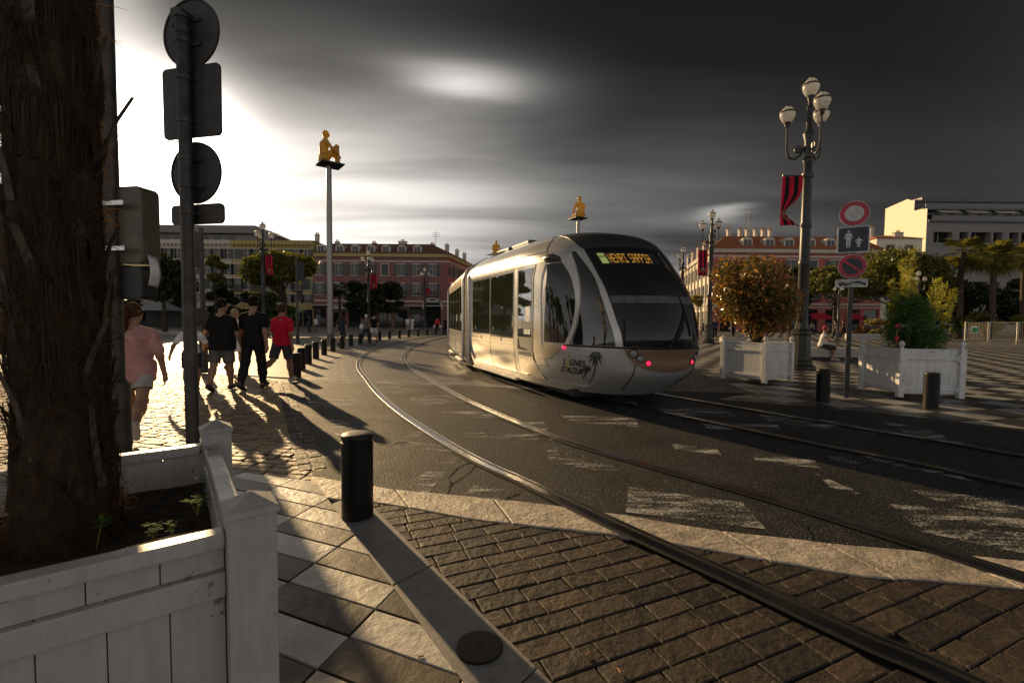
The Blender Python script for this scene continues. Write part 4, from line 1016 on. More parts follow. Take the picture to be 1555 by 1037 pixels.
# people far across the square
FAR = [
 ((470, 505), 1.75, 120, BLK, NVY, ('short', HAIR), 'man in black standing beside the traffic light, far left of the bollards'),
 ((480, 505), 1.68, -100, WHT, GRY, ('long', HAIRB), 'woman in pale clothes standing with the man in black near the traffic light'),
 ((519, 525), 1.70, 10, NVY, NVY, ('long', HAIRB), 'woman in a dark dress with backlit hair walking behind the bollards'),
 ((556, 520), 1.70, -10, GRY, NVY, ('short', HAIRW), 'white-haired person with a bag walking beside a man in dark clothes'),
 ((568, 519), 1.80, 0, BLK, WHT, ('short', HAIR), 'man in a dark shirt and pale shorts walking beside the white-haired person'),
 ((619, 502), 1.72, 20, WHT, BEI, ('short', HAIR), 'person in a white shirt, left of the pair in white before the shopfront'),
 ((626, 502), 1.72, -20, WHT, WHT, ('short', HAIR), 'person in white, right of the pair in white before the shopfront'),
 ((664, 504), 1.72, 0, RED, BLK, ('short', HAIR), 'person in a red top carrying two white bags by the arched doorway'),
 ((676, 504), 1.72, 15, BLK, BLK, ('short', HAIR), 'dark-clothed person behind the one with the white bags'),
 ((1085, 515), 1.80, 160, NVY, BLK, ('short', HAIR), 'man in dark clothes walking past the lamp post right of the tram'),
 ((1113, 512), 1.75, 30, BLK, BLK, ('short', HAIR), 'person in black standing behind the left end of the leafy shrub'),
 ((1067, 508), 1.70, 60, GRY, NVY, ('short', HAIR), 'person in grey in the gap between the tram and the lamp post'),
 ((1224, 509), 1.72, 90, WHT, GRY, ('short', HAIRG), 'person in a pale shirt at the left of the group beyond the bench'),
 ((1233, 509), 1.68, -80, NVY, BLK, ('long', HAIR), 'person in dark blue beside the pale shirt beyond the bench'),
 ((1268, 513), 1.72, 75, BLK, NVY, ('long', HAIR), 'woman in black walking left beyond the seated woman'),
 ((1280, 513), 1.76, 60, BLK, BLK, ('short', HAIRB), 'person in black with a pale bag walking next to the no-parking post'),
]
MB_bag = MB(); 
for i, ((px, py), H_, rz, tp, bt, hr, lb) in enumerate(FAR):
    sk = i % 3 == 0
    skirt = 'dress' in lb
    shorts = 'pale shorts' in lb
    person(lb, fx(px, py), R(rz), H_, ((14, 5), (-16, 20)) if i not in (0, 1, 5, 6, 10) else ((2, 2), (-3, 3)), ((-8, 14, 10), (10, 20, 10)), 1, 1.05, 0, ('tee', tp, .48), ('skirt', bt, .26) if skirt else (('shorts', bt, .9) if shorts else ('trousers', bt, 1.93)), hr, SHOE, SKIN2 if sk else SKIN, .028, fold=0)
def bag(loc, mat, lb, sz=(.24, .10, .30)):
    b = MB(); b.ell((0, 0, 0), (sz[0]*.6, sz[1]*.7, sz[2]*.55), 10, 8); b.tube([(-.07, 0, .12), (-.06, 0, .24), (0, 0, .28), (.06, 0, .24), (.07, 0, .12)], .008, 6)
    return tag(b.build('bag', mat, None, 60, loc=loc), lb, 'bag')
p = G(664, 504); bag((p.x-.34, p.y, .62), WHT, 'white bag in the left hand of the person in the red top'); bag((p.x+.34, p.y, .62), WHT, 'white bag in the right hand of the person in the red top')
p = G(556, 520); bag((p.x-.26, p.y-.02, .95), WHT, 'pale shoulder bag carried by the white-haired person')
p = G(1280, 513); bag((p.x-.28, p.y-.05, .95), BEI, 'pale bag carried by the person next to the no-parking post')
# woman sitting on the stone bench
ps = D(1247, 530, 17.78); SEAT = (ps.x, ps.y, 0)
person('seated woman with red hair in a white sleeveless top on the stone bench', SEAT, R(-128), 1.64, ((82, 84), (80, 78)), ((38, 50, 8), (30, 55, 8)), 10, 1.12, 0, ('vest', WHT, .50), ('skirt', cloth('dark_skirt_cotton', (.05, .05, .04)), .2), ('curly', HAIRR), SHOEW, SKIN2, .016, sit=.56)
# ---------------------------------------------------------------- street furniture
m_post = M('grey_post_paint', (.045, .042, .040), .45, .2, .25, 8, .15, 60, .003)
m_signback = M('sign_back', (.05, .048, .047), .5, .4, .15, 6, .1, 50, .002)
def wood_paint(name, c):
    m, nt, b, out = new_mat(name); t = NT(nt); v = t.coord('Object'); vs = t.coord('Object', scale=(6, 6, .8))
    grime = t.ramp(t.noise(v, 2.4, 8, .7), [(.42, 0), (.72, .45)]); cc = t.mix(grime, c, tuple(x*.55 for x in c))
    chips = t.ramp(t.math('ADD', t.math('MULTIPLY', t.noise(v, 26, 5, .7), .6), t.math('MULTIPLY', t.noise(v, 3, 3), .4)), [(.615, 0), (.64, 1)]); cc = t.mix(chips, cc, (.16, .13, .11))
    streak = t.ramp(t.noise(vs, 5, 5), [(.35, .88), (.65, 1.04)]); t.l(t.mix(1, cc, streak, 'MULTIPLY'), b.inputs['Base Color'])
    t.l(t.math('ADD', t.math('MULTIPLY', grime, .5), .42), b.inputs['Roughness'])
    t.bump(t.math('ADD', t.noise(vs, 9, 6), t.math('MULTIPLY', chips, -.6)), .35, .003, b); return m
m_wpaint = wood_paint('planter_white_paint', (.42, .405, .40)); m_wpaint2 = wood_paint('white_board_paint', (.68, .68, .68))
m_soil = M('planter_soil', (.035, .022, .012), .95, 0, .5, 22, 1, 35, .03)
m_iron = M('bollard_black_paint', (.005, .005, .0055), .42, 0, .2, 14, .2, 70, .002, spec=.3)
m_irontop = M('bollard_cap_paint', (.05, .05, .052), .5, .3, .2, 14, .3, 60, .002)
m_green = M('lamp_iron', (.035, .037, .037), .4, .3, .2, 10)
m_redp = M('sign_red', (.42, .010, .035), .4); m_whitep = M('sign_white', (.50, .50, .50), .45); m_bluep = M('sign_dark_blue', (.010, .014, .028), .4); m_rim = M('sign_rim', (.45, .45, .46), .4, .3)
m_stone = M('pale_bench_stone', (.36, .33, .29), .6, 0, .1, 6, .3, 60, .004); m_stone2 = M('shaded_foot_stone', (.05, .048, .045), .7)
def lantern_mat():
    m, nt, b, out = new_mat('lantern_glass'); t = NT(nt)
    b.inputs['Base Color'].default_value = (.62, .60, .57, 1); b.inputs['Roughness'].default_value = .25
    tr = t.n('ShaderNodeBsdfTranslucent'); tr.inputs[0].default_value = (.80, .80, .80, 1); mx = t.n('ShaderNodeMixShader'); mx.inputs[0].default_value = .5
    t.l(b.outputs[0], mx.inputs[1]); t.l(tr.outputs[0], mx.inputs[2]); t.l(mx.outputs[0], out.inputs[0]); return m
m_lant = lantern_mat()
# --- near planter box
Ci, Ri = Vector((-.957, 1.507)), Vector((-1.687, 2.470)); e1 = (Ri - Ci).normalized(); e2 = Vector((-e1.y, e1.x))
LB = 1.21; pc = Ci + e1*LB/2 + e2*LB/2
PRZ = math.atan2(e1.y, e1.x)
nearp = thing('planter_box', 'large white wooden planter box in the near left corner with the palm trunk in it', 'planter', (pc.x, pc.y, 0), PRZ)
def planter(root, L, rim, ph, pw, mat, finial, near=False):
    h = L/2; o = .065 if near else .05
    for sx in (1, -1):
        for sy in (1, -1):
            b = MB(); b.box((sx*(h+o-.005), sy*(h+o-.005), ph/2+.02), (pw, pw, ph))
            if finial:
                b.lathe([(pw*.35, ph+.02), (pw*.28, ph+.05), (pw*.5, ph+.085), (pw*.5, ph+.12), (pw*.3, ph+.15), (.01, ph+.165)], 12, (sx*(h+o-.005), sy*(h+o-.005), 0))
            else:
                x, y, q, z = sx*(h+o-.005), sy*(h+o-.005), pw/2+.008, ph+.02
                b.add([(x-q, y-q, z), (x+q, y-q, z), (x+q, y+q, z), (x-q, y+q, z), (x-q, y-q, z+.02), (x+q, y-q, z+.02), (x+q, y+q, z+.02), (x-q, y+q, z+.02), (x, y, z+.065)], [(3, 2, 1, 0), (0, 1, 5, 4), (1, 2, 6, 5), (2, 3, 7, 6), (3, 0, 4, 7), (4, 5, 8), (5, 6, 8), (6, 7, 8), (7, 4, 8)])
            b.build('post', mat, root, bevel=.004)
    for k in range(4):
        T = Matrix.Rotation(PI/2*k, 4, 'Z'); w = h + o - pw/2 - .007
        b = MB(); b.T = T
        n = 8 if near else 7; g0 = 2*w/n
        for i in range(n): b.bx(-w+i*g0+.0015, -w+(i+1)*g0-.0015, -h-.034, -h-.006, .10, rim-.13 if near else rim-.02)
        if near:
            n = 7; g1 = 2*w/n
            for i in range(n): b.bx(-w+i*g1+.0015, -w+(i+1)*g1-.0015, -h-.036, -h-.006, rim-.127, rim-.052)
        b.bx(-w, w, -h-.004, -h+.012, .08, rim-.06); b.build('side_boards', mat, root, bevel=.002)
        b = MB(); b.T = T
        if near:
            b.bx(-w, w, -h-.064, -h+.004, rim-.05, rim); b.build('rim_board', mat, root, bevel=.006)
            b = MB(); b.T = T; b.bx(-w, w, -h-.058, -h-.036, rim-.215, rim-.130); b.build('rail', mat, root, bevel=.005)
            b = MB(); b.T = T; b.bx(-w, w, -h-.058, -h-.036, .08, .17); b.build('rail', mat, root, bevel=.005)
        else:
            b.bx(-w, w, -h-.062, -h-.036, rim-.20, rim-.14); b.build('rail', mat, root, bevel=.004)
            b = MB(); b.T = T; b.bx(-w, w, -h-.062, -h-.036, .16, .22); b.build('rail', mat, root, bevel=.004)
            b = MB(); b.T = T; b.bx(-w, w, -h-.040, -h+.02, rim-.02, rim+.012); b.build('rim_board', mat, root, bevel=.004)
            for sx in (-1, 1):
                for z in (rim-.17, .19):
                    b = MB(); b.T = T; b.bx(sx*w-.05, sx*w+.05, -h-.075, -h-.06, z-.05, z+.05); b.tube([(sx*w, -h-.08, z-.09), (sx*w, -h-.08, z+.09)], .014, 6); b.build('hinge', mat, root)
    b = MB(); b.grid(lambda u, v: Vector((u, v, rim-.20 + .03*noise.noise(Vector((u*5, v*5, 1))))), [-h + 2*h*i/24 for i in range(25)], [-h + 2*h*i/24 for i in range(25)]); b.build('soil', m_soil, root, 180)
planter(nearp, LB, .75, .79, .14, m_wpaint, False, True)
def planter_at(lab, px, py, th):
    F_ = G(px, py); s = 1.05; th = R(th); ctr = F_ + Vector((math.cos(th), math.sin(th), 0))*s/2 + Vector((-math.sin(th), math.cos(th), 0))*s/2
    r_ = thing('planter_box', lab, 'planter', (ctr.x, ctr.y, 0), th, 'white planters on the chequered square'); return r_, ctr
pl2, pc2 = planter_at('white finial-topped planter box holding the reddish round shrub', 1160, 583, 30); planter(pl2, 1.0, .95, .95, .10, m_wpaint2, True)
pl3, pc3 = planter_at('white finial-topped planter box holding the green bamboo, rightmost planter', 1366, 604, -5); planter(pl3, 1.0, .95, .95, .10, m_wpaint2, True)
# --- bollards
bol = None
BOLL = [(543, 783), (450, 573), (457.8, 559.5), (468.2, 551), (479.8, 543.7), (492.3, 538), (505.5, 533), (519.4, 529), (533, 525), (547, 522), (561, 519.5), (576.5, 516.7), (591.6, 514.8), (606.6, 513.2), (621, 511.6), (635, 510.2), (648.7, 508.9), (661.7, 507.9), (674, 507.1), (1249, 609), (1413, 617)]
ORD = ['second', 'third', 'fourth', 'fifth', 'sixth', 'seventh', 'eighth', 'ninth', 'tenth', 'eleventh', 'twelfth', 'thirteenth', 'fourteenth', 'fifteenth', 'sixteenth', 'seventeenth']
for i, (px, py) in enumerate(BOLL):
    p = G(px, py); z0 = .002 if i == 0 else -.015
    if i == 0: lb = 'big black bollard on the granite kerb, close to the camera'
    elif i == 1: lb = 'black bollard next to the man in red, nearest of the curved row'
    elif i == 18: lb = 'last small black bollard of the curved row, at the tram'
    elif i == 19: lb = 'black bollard left of the no-parking post on the right'
    elif i == 20: lb = 'black bollard in front of the bamboo planter'
    else: lb = ORD[i-2] + ' black bollard of the curved row counting from the man in red'
    if bol is None:
        bol = thing('bollard', lb, 'bollard', (p.x, p.y, z0), 0, 'black bollards along the track')
        b = MB(); b.lathe([(.112, 0), (.112, .555), (.106, .560), (.106, .572), (.112, .577), (.112, .60), (.108, .606)], 28, caps=False); b.build('post', m_iron, bol, 40)
        b = MB(); b.lathe([(.108, .606), (.10, .613), (.05, .617), (.002, .618)], 28, caps=False); b.build('cap', m_irontop, bol, 40)
    else: dup(bol, (p.x, p.y, z0), i*.7, lb)
# --- metal cover in the kerb, cigarette ends
p = G(728, 984); cov = thing('ground_cover', 'round black metal cover set in the granite kerb', 'cover', (p.x, p.y, .0035))
b = MB(); b.lathe([(.104, -.004), (.104, .006), (.100, .009), (.016, .009), (.015, .004), (.002, .004)], 32, caps=False); b.build('plate', m_iron, cov, 30)
b = MB(); b.lathe([(.014, .004), (.014, .0095), (.002, .0095)], 14, caps=False); b.build('hole', m_groove, cov)
m_butt = M('cigarette_paper', (.45, .24, .12), .8)
for (px, py), rz, lb in (((892, 992), .7, 'cigarette end on the cobbles nearest the bottom edge'), ((940, 1017), 1.9, 'cigarette end on the cobbles by the bottom edge, right of another'), ((829, 917), 2.4, 'cigarette end on the cobbles in the golden light patch'), ((639, 996), .2, 'cigarette end on the dark paving slab beside the kerb')):
    p = G(px, py, .004); b = MB(); b.tube([(-.013, 0, 0), (.013, 0, 0)], .0038, 8); tag(b.build('cigarette_end', m_butt, None, 60, loc=(p.x, p.y, .004), rz=rz), lb, 'litter', 'cigarette ends on the ground')
# --- left sign post, seen from behind
def at(px, Y, z=0): p = D(px, 480, Y); return Vector((p.x, Y, z))
SP = at(288, 4.6); sg = thing('sign_post', 'tall dark post with two round and two square signs seen from behind', 'road sign', SP, R(-13))
b = MB(); b.lathe([(.060, 0), (.060, 4.36), (.05, 4.38)], 20); b.lathe([(.065, 4.22), (.065, 4.28)], 20); b.build('pole', m_post, sg, 40)
b = MB(); b.bx(-.10, .03, -.05, .09, 4.28, 4.46); b.build('pole_cap', m_post, sg, bevel=.02)
zz = lambda py: 1.45 + (481 - py)/691*4.6
def disc_plate(name, zc, r_, x, parent, mat=m_signback, y=.075):
    b = MB(); b.T = Matrix.Translation((x, y, zc)) @ Matrix.Rotation(PI/2, 4, 'X'); b.lathe([(r_*.97, -.014), (r_, -.010), (r_, .012), (r_*.96, .012), (r_*.95, .002), (.01, .002)], 48); return b.build(name, mat, parent, 35)
def rrect(w, h, r_, n=6):
    P = []
    for cx_, cy_, a in ((w/2-r_, h/2-r_, 0), (-w/2+r_, h/2-r_, 90), (-w/2+r_, -h/2+r_, 180), (w/2-r_, -h/2+r_, 270)):
        for k in range(n+1): q = R(a + 90*k/n); P.append((cx_ + r_*math.cos(q), cy_ + r_*math.sin(q)))
    return P
def rect_plate(name, zc, w, h, x, parent, mat=m_signback, y=.075, r_=.05, th=.026):
    b = MB(); b.T = Matrix.Translation((x, y, zc)) @ Matrix.Rotation(PI/2, 4, 'X'); b.prism(rrect(w, h, r_), -th/2, th/2); return b.build(name, mat, parent, bevel=.004)
for nm, f in (('round_sign', lambda: disc_plate('round_sign', zz(58), .335, .02, sg)), ('square_sign', lambda: rect_plate('square_sign', zz(158), .70, .70, .01, sg)), ('round_sign', lambda: disc_plate('round_sign', zz(263), .305, .04, sg)), ('plate_sign', lambda: rect_plate('plate_sign', zz(325), .64, .20, .05, sg))):
    o = f(); zc = {0: 0}
for zc in (zz(40), zz(75), zz(128), zz(190), zz(245), zz(285), zz(325)):
    b = MB(); b.lathe([(.061, zc-.02), (.067, zc-.018), (.067, zc+.018), (.061, zc+.02)], 20); b.bx(-.09, .14, .055, .064, zc-.016, zc+.016); b.build('clamp', m_post, sg, 40)
# --- thick pole with a signal head seen from behind, behind the palm
PA = at(172, 4.2); pa = thing('signal_pole', 'thick grey pole behind the palm trunk with a signal box seen from behind', 'traffic light', PA, R(-10))
b = MB(); b.lathe([(.075, .8), (.074, 5.2)], 24); b.build('pole', m_post, pa, 40)
b = MB(); b.lathe([(.108, 0), (.108, .80), (.10, .84), (.078, .87)], 24); b.build('sleeve', m_post, pa, 40)
b = MB(); b.T = Matrix.Translation((.16, .10, 2.28)) @ Matrix.Rotation(PI/2, 4, 'X'); b.prism(rrect(.34, .70, .06), -.09, .09); b.build('signal_housing', M('signal_housing_grey', (.09, .075, .05), .5), pa, bevel=.01)
b = MB(); b.T = Matrix.Translation((.16, .10, 1.76)) @ Matrix.Rotation(PI/2, 4, 'X'); b.prism(rrect(.27, .30, .04), -.08, .08); b.build('lower_housing', m_dark, pa, bevel=.01)
for z in (2.06, 2.46):
    b = MB(); b.bx(-.085, .24, -.082, -.072, z-.022, z+.022); b.tube([(-.08, -.085, z), (-.08, -.075, z)], .012, 8); b.build('strap', m_chrome, pa, bevel=.003)
b = MB(); b.grid(lambda u, v: Vector((.335 + .03*math.sin(u*PI) + .03*v, .05 + .07*v, 2.02 - .28*u - .02*v)), [i/10 for i in range(11)], [i/4 for i in range(5)]); o = b.build('visor', m_rim, pa, 180); s_ = o.modifiers.new('t', 'SOLIDIFY'); s_.thickness = .012
# --- traffic lights further off
def tlight(label, pos, rz, ptop, heads, group='traffic lights of the crossing'):
    r_ = thing('traffic_light', label, 'traffic light', pos, rz, group)
    b = MB(); b.lathe([(.10, 0), (.10, .9), (.06, .95), (.055, ptop)], 16); b.build('pole', m_post, r_, 40)
    for x, y, z, w, h, n in heads:
        b = MB(); b.T = Matrix.Translation((x, y, z)) @ Matrix.Rotation(PI/2, 4, 'X'); b.prism(rrect(w, h, .03), -.09, .09); hd = b.build('signal_head', m_dark, r_, bevel=.01)
        for k in range(n):
            zk = z + h/2 - (k+.5)*h/n
            b = MB(); b.tube([(x, y+.10, zk), (x, y+.28, zk-.02)], w*.40, 14, False); b.build('visor', m_dark, hd, 60)
            b = MB(); b.T = Matrix.Translation((x, y+.095, zk)) @ Matrix.Rotation(-PI/2, 4, 'X'); b.lathe([(w*.36, 0), (w*.3, .02), (.005, .035)], 14); b.build('lens', m_lamp, hd, 60)
        b = MB(); b.bx(min(0, x), max(0, x), y*.5-.02, y*.5+.02, z-.02, z+.02); b.build('bracket', m_post, r_)
    return r_
t1 = G(310, 566)
tlight('tall traffic light post behind the sign post with a black three-lamp head', t1, R(20), 3.75, [(-.26, .05, 3.2, .34, .95, 3), (-.05, .02, 1.48, .26, .42, 2)])
tlight('slim traffic light right of the red polo man, before the yellow house', G(452, 522), R(30), 4.9, [(.22, .05, 4.1, .36, 1.05, 3), (.14, .04, 2.75, .30, .55, 2)])
# --- candelabra street lamps
def lantern(parent, c, s=1.0):
    b = MB(); b.lathe([(.08*s, 0), (.15*s, .07*s), (.215*s, .20*s), (.235*s, .29*s), (.225*s, .36*s), (.20*s, .40*s), (.17*s, .45*s), (.12*s, .51*s), (.05*s, .55*s)], 16, c); ln = b.build('lantern', m_lant, parent, 60)
    b = MB(); b.lathe([(.232*s, .325*s), (.246*s, .335*s), (.244*s, .365*s), (.215*s, .385*s)], 16, c, caps=False); b.lathe([(.055*s, .545*s), (.06*s, .57*s), (.03*s, .60*s), (.04*s, .62*s), (.005, .66*s)], 12, c, caps=False); b.build('cap', m_green, ln, 30)
    b = MB(); b.lathe([(.075*s, -.10*s), (.09*s, -.02*s), (.11*s, .03*s)], 12, c); b.build('collar', m_green, ln, 30)
def make_lamp(label, pos, rz, group='candelabra street lamps'):
    r_ = thing('street_lamp', label, 'street lamp', pos, rz, group)
    b = MB(); b.lathe([(.42, 0), (.42, .10), (.33, .16), (.33, .25), (.27, .30), (.25, 1.05), (.29, 1.10), (.29, 1.18), (.20, 1.26), (.17, 1.45)], 8); b.build('base', m_green, r_, 25)
    b = MB(); b.lathe([(.165, 1.45), (.15, 3.2), (.17, 3.24), (.17, 3.34), (.145, 3.38), (.125, 6.3), (.155, 6.35), (.155, 6.45), (.115, 6.5), (.12, 7.0), (.17, 7.18), (.17, 7.24), (.10, 7.35), (.075, 7.9), (.10, 8.0), (.06, 8.1), (.06, 8.25)], 16); b.build('pole', m_green, r_, 35)
    lantern(r_, (0, 0, 8.33))
    for k in range(3):
        a = 2*PI*k/3 + .35; d = Vector((math.cos(a), math.sin(a), 0)); b = MB()
        b.tube([d*.10 + Vector((0, 0, 6.85)), d*.22 + Vector((0, 0, 6.62)), d*.38 + Vector((0, 0, 6.52)), d*.52 + Vector((0, 0, 6.60)), d*.58 + Vector((0, 0, 6.82)), d*.59 + Vector((0, 0, 7.58))], [.03, .035, .036, .036, .034, .03], 8)
        b.T = Matrix.Translation(d*.27 + Vector((0, 0, 6.80))) @ Matrix.Rotation(a, 4, 'Z') @ Matrix.Rotation(PI/2, 4, 'X'); b.lathe([(.10, -.03), (.12, 0), (.10, .03)], 12); b.T = None
        b.build('arm', m_green, r_, 40); lantern(r_, tuple(d*.59 + Vector((0, 0, 7.66))), .95)
    return r_
bigp = G(1215, 560)
lampL = make_lamp('big candelabra street lamp behind the reddish shrub, with a hanging banner', bigp, R(-113))
LAMPS = [(G(1076, 521), 'candelabra street lamp beside the tram front with a red banner'), (at(1035, 46), 'small far candelabra lamp rising above the tram roof corner'),
         (at(401, 36), 'candelabra street lamp with a banner behind the men in black'), (at(560, 50), 'candelabra lamp with a banner before the red building, left one'), (at(645, 66), 'candelabra lamp before the red building near its arched doorway'),
         (at(330, 84), 'distant candelabra lamp with glowing globes behind the sign post')]
LP = [lampL]
for i, (p, lb) in enumerate(LAMPS): LP.append(dup(lampL, (p.x, p.y, 0), .5 + i*.8, lb))
dup(lampL, tuple(at(1273, 36)), .3, 'short park lamp before the umbrella pines', scale=.52); dup(lampL, tuple(at(1392, 30)), 1.3, 'short park lamp behind the bamboo planter', scale=.55)
# --- banners on the lamps
m_bred = cloth('banner_red', (.55, .012, .05)); m_bblk = cloth('banner_black', (.012, .010, .011)); m_bgold = M('crest_gold', (.42, .26, .05), .5); m_borg = m_bred
def banner(lamp_p, side, ztop, w, h, lb, fold=0.0, gap=.2):
    r_ = thing('banner', lb, 'banner', (lamp_p.x, lamp_p.y, 0), 0, 'red and black banners hung on the lamps')
    x0 = side*gap; x1 = side*(gap + w)
    if x0 > x1: x0, x1 = x1, x0
    def P(u, v, off=0):   # u across 0..1, v down 0..1
        pinch = fold*math.exp(-((v-.70)/.22)**2); x = x0 + (x1-x0)*u*(1 - pinch*.62*u)
        if side < 0 and fold: x = x0 + (x1-x0)*u*(1 - pinch*.55)
        return Vector((x, -.02 + .05*math.sin(u*5 + v*2) + fold*.25*pinch*u + off, ztop - h*v))
    b = MB(); n = 5
    for k in range(n):
        b.cur = k % 2; b.grid(lambda u, v: P(u, v), [(k + i/4)/n for i in range(5)], [i/20 for i in range(21)])
    o = b.build('cloth', [m_bred, m_bblk], r_, 180); s_ = o.modifiers.new('t', 'SOLIDIFY'); s_.thickness = .006
    # round club crest near the bottom: gold ring, striped shield, bird above
    q = w*.27; cu, cv = .5, .78; A = lambda x, z, off: P(cu + x/w, cv - z/h, off)
    def ring_(r0, r1, off, mat, nm, par):
        b = MB(); n = 24
        b.add([A(r*math.cos(2*PI*i/n), r*math.sin(2*PI*i/n), off) for i in range(n) for r in (r0, r1)], [(2*i, 2*i+1, (2*i+3) % (2*n), (2*i+2) % (2*n)) for i in range(n)]); return b.build(nm, mat, par)
    c = ring_(.001, q, -.012, m_bblk, 'crest', r_); ring_(q*.80, q*.98, -.016, m_bgold, 'crest_ring', c)
    for k in range(4):
        b = MB(); xx = (-.45 + .3*k)*q; b.add([A(xx-.09*q, .1*q, -.016), A(xx+.09*q, .1*q, -.016), A(xx+.07*q, -.55*q, -.016), A(xx-.07*q, -.55*q, -.016)], [(0, 1, 2, 3)]); b.build('crest_stripe', m_bred, c)
    b = MB(); b.add([A(-.5*q, .25*q, -.016), A(-.2*q, .45*q, -.016), A(0, .75*q, -.016), A(.2*q, .45*q, -.016), A(.5*q, .25*q, -.016), A(0, .15*q, -.016)], [(0, 1, 5), (1, 2, 5), (2, 3, 5), (3, 4, 5)]); b.build('crest_bird', m_whitep, c)
    for z in (ztop + .02, ztop - h):
        b = MB(); b.tube([(side*.1, 0, z), (side*(gap + w*(1 if z > ztop else .25)), -.02, z)], .018, 8); b.tube([(0, 0, z-.06), (0, 0, z+.06)], .17, 12); b.build('bracket', m_green, r_, 50)
bz = lambda py, p, hy: 1.45 + (hy - py)/691*p.y
banner(bigp, -1, bz(272, bigp, 490), .60, 1.50, 'red and black striped banner folded by the wind on the big lamp', 1.0, .18)
p = LAMPS[0][0]; banner(p, -1, bz(381, p, 488), .62, 1.70, 'red and black striped banner on the lamp beside the tram front', 0, .25)
p = LAMPS[2][0]; banner(p, 1, bz(388, p, 482), .55, 1.50, 'red striped banner on the lamp behind the men in black', 0, .2)
p = LAMPS[3][0]; banner(p, 1, bz(417, p, 484), .72, 1.60, 'red striped banner before the red building on the left lamp', 0, .2)
p = LAMPS[4][0]; banner(p, 1, bz(438, p, 485), .55, 1.10, 'small dark red banner on the lamp near the arched doorway', 0, .2)
# --- right-hand sign post
rp = G(1285, 604); RSR = R(-34)
rs = thing('sign_post', 'grey post with red ring, pedestrian, no-parking and tow-away signs', 'road sign', rp, RSR)
b = MB(); b.box((0, 0, 1.82), (.08, .08, 3.64)); b.build('pole', m_post, rs, bevel=.008)
zr = lambda py: 1.45 + (491 - py)/691*rp.y
def face(x, z, y): return Vector((x, y, z))
def ring_face(r0, r1, zc, y, mat, nm, par, n=40):
    b = MB(); b.add([(r*math.cos(2*PI*i/n), y, zc + r*math.sin(2*PI*i/n)) for i in range(n) for r in (r0, r1)], [(2*i, 2*i+1, (2*i+3) % (2*n), (2*i+2) % (2*n)) for i in range(n)]); return b.build(nm, mat, par)
d_ = disc_plate('round_sign', zr(328), .235, 0, rs, m_rim, -.06); ring_face(.001, .150, zr(328), -.0765, m_whitep, 'white_centre', d_); ring_face(.148, .225, zr(328), -.078, m_redp, 'red_ring', d_)
q = rect_plate('pedestrian_sign', zr(366.5), .50, .50, 0, rs, m_rim, -.06, .03); b = MB(); b.T = Matrix.Translation((0, -.0745, zr(366.5))) @ Matrix.Rotation(PI/2, 4, 'X'); b.add([(x, y, 0) for x, y in rrect(.455, .455, .02)], [tuple(range(28))]); b.build('sign_face', m_bluep, q)
def figure(x, zc, s, child):
    b = MB(); A = lambda px, pz: (x + px*s, -.0775, zc + pz*s); n = 14
    b.add([A(.055*math.cos(2*PI*i/n), .40 + .065*math.sin(2*PI*i/n)) for i in range(n)], [tuple(range(n))])
    body_ = [(-.10, .31), (.10, .31), (.15, .24), (.18, .02), (.13, .01), (.105, .20), (.095, .20), (.095, -.02), (.085, -.45), (.02, -.45), (.01, -.05), (-.01, -.05), (-.02, -.45), (-.085, -.45), (-.095, -.02), (-.095, .20), (-.105, .20), (-.13, .01), (-.18, .02), (-.15, .24)] if not child else \
        [(-.09, .30), (.09, .30), (.30, .12), (.27, .06), (.10, .16), (.18, -.14), (.09, -.14), (.09, -.45), (.02, -.45), (.01, -.14), (-.01, -.14), (-.02, -.45), (-.09, -.45), (-.09, -.14), (-.18, -.14), (-.10, .16), (-.27, .06), (-.30, .12)]
    b.add([A(*p) for p in body_], [tuple(range(len(body_)))]); return b.build('pictogram', m_rim, q)
figure(-.075, zr(366.5) + .01, .36, False); figure(.085, zr(366.5) - .055, .21, True)
d_ = disc_plate('no_parking_sign', zr(406), .225, 0, rs, m_rim, -.06); ring_face(.001, .160, zr(406), -.0765, m_bluep, 'blue_centre', d_); ring_face(.158, .216, zr(406), -.078, m_redp, 'red_ring', d_)
b = MB(); b.T = Matrix.Translation((0, -.0785, zr(406))) @ Matrix.Rotation(R(40), 4, 'Y'); b.add([(-.17, 0, -.02), (.17, 0, -.02), (.17, 0, .02), (-.17, 0, .02)], [(0, 1, 2, 3)]); b.build('red_slash', m_redp, d_)
q2 = rect_plate('tow_away_sign', zr(431.5), .50, .155, 0, rs, m_whitep, -.06, .025)
b = MB(); z0 = zr(431.5)
def px_poly(pts, y=-.0775): b.add([(x, y, z0 + z) for x, z in pts], [tuple(range(len(pts)))])
px_poly([(-.20, -.03), (-.05, -.03), (-.05, 0), (-.12, .01), (-.15, .04), (-.19, .035), (-.205, 0)]); px_poly([(-.07, -.02), (.02, .035), (.03, .02), (-.04, -.03)])
for cx_ in (-.165, -.085, .20):
    px_poly([(cx_ + .018*math.cos(2*PI*i/10), -.035 + .018*math.sin(2*PI*i/10)) for i in range(10)])
px_poly([(.03, .0), (.06, .035), (.13, .04), (.17, .015), (.22, .0), (.22, -.025), (.16, -.03), (.12, -.005), (.08, .0)])
b.build('tow_pictogram', m_bluep, q2)
b = MB(); b.add([(-.19, -.0785, z0+.0), (-.15, -.0785, z0+.0), (-.155, -.0785, z0+.025), (-.18, -.0785, z0+.025)], [(0, 1, 2, 3)]); b.build('yellow_cab', m_bgold, q2)
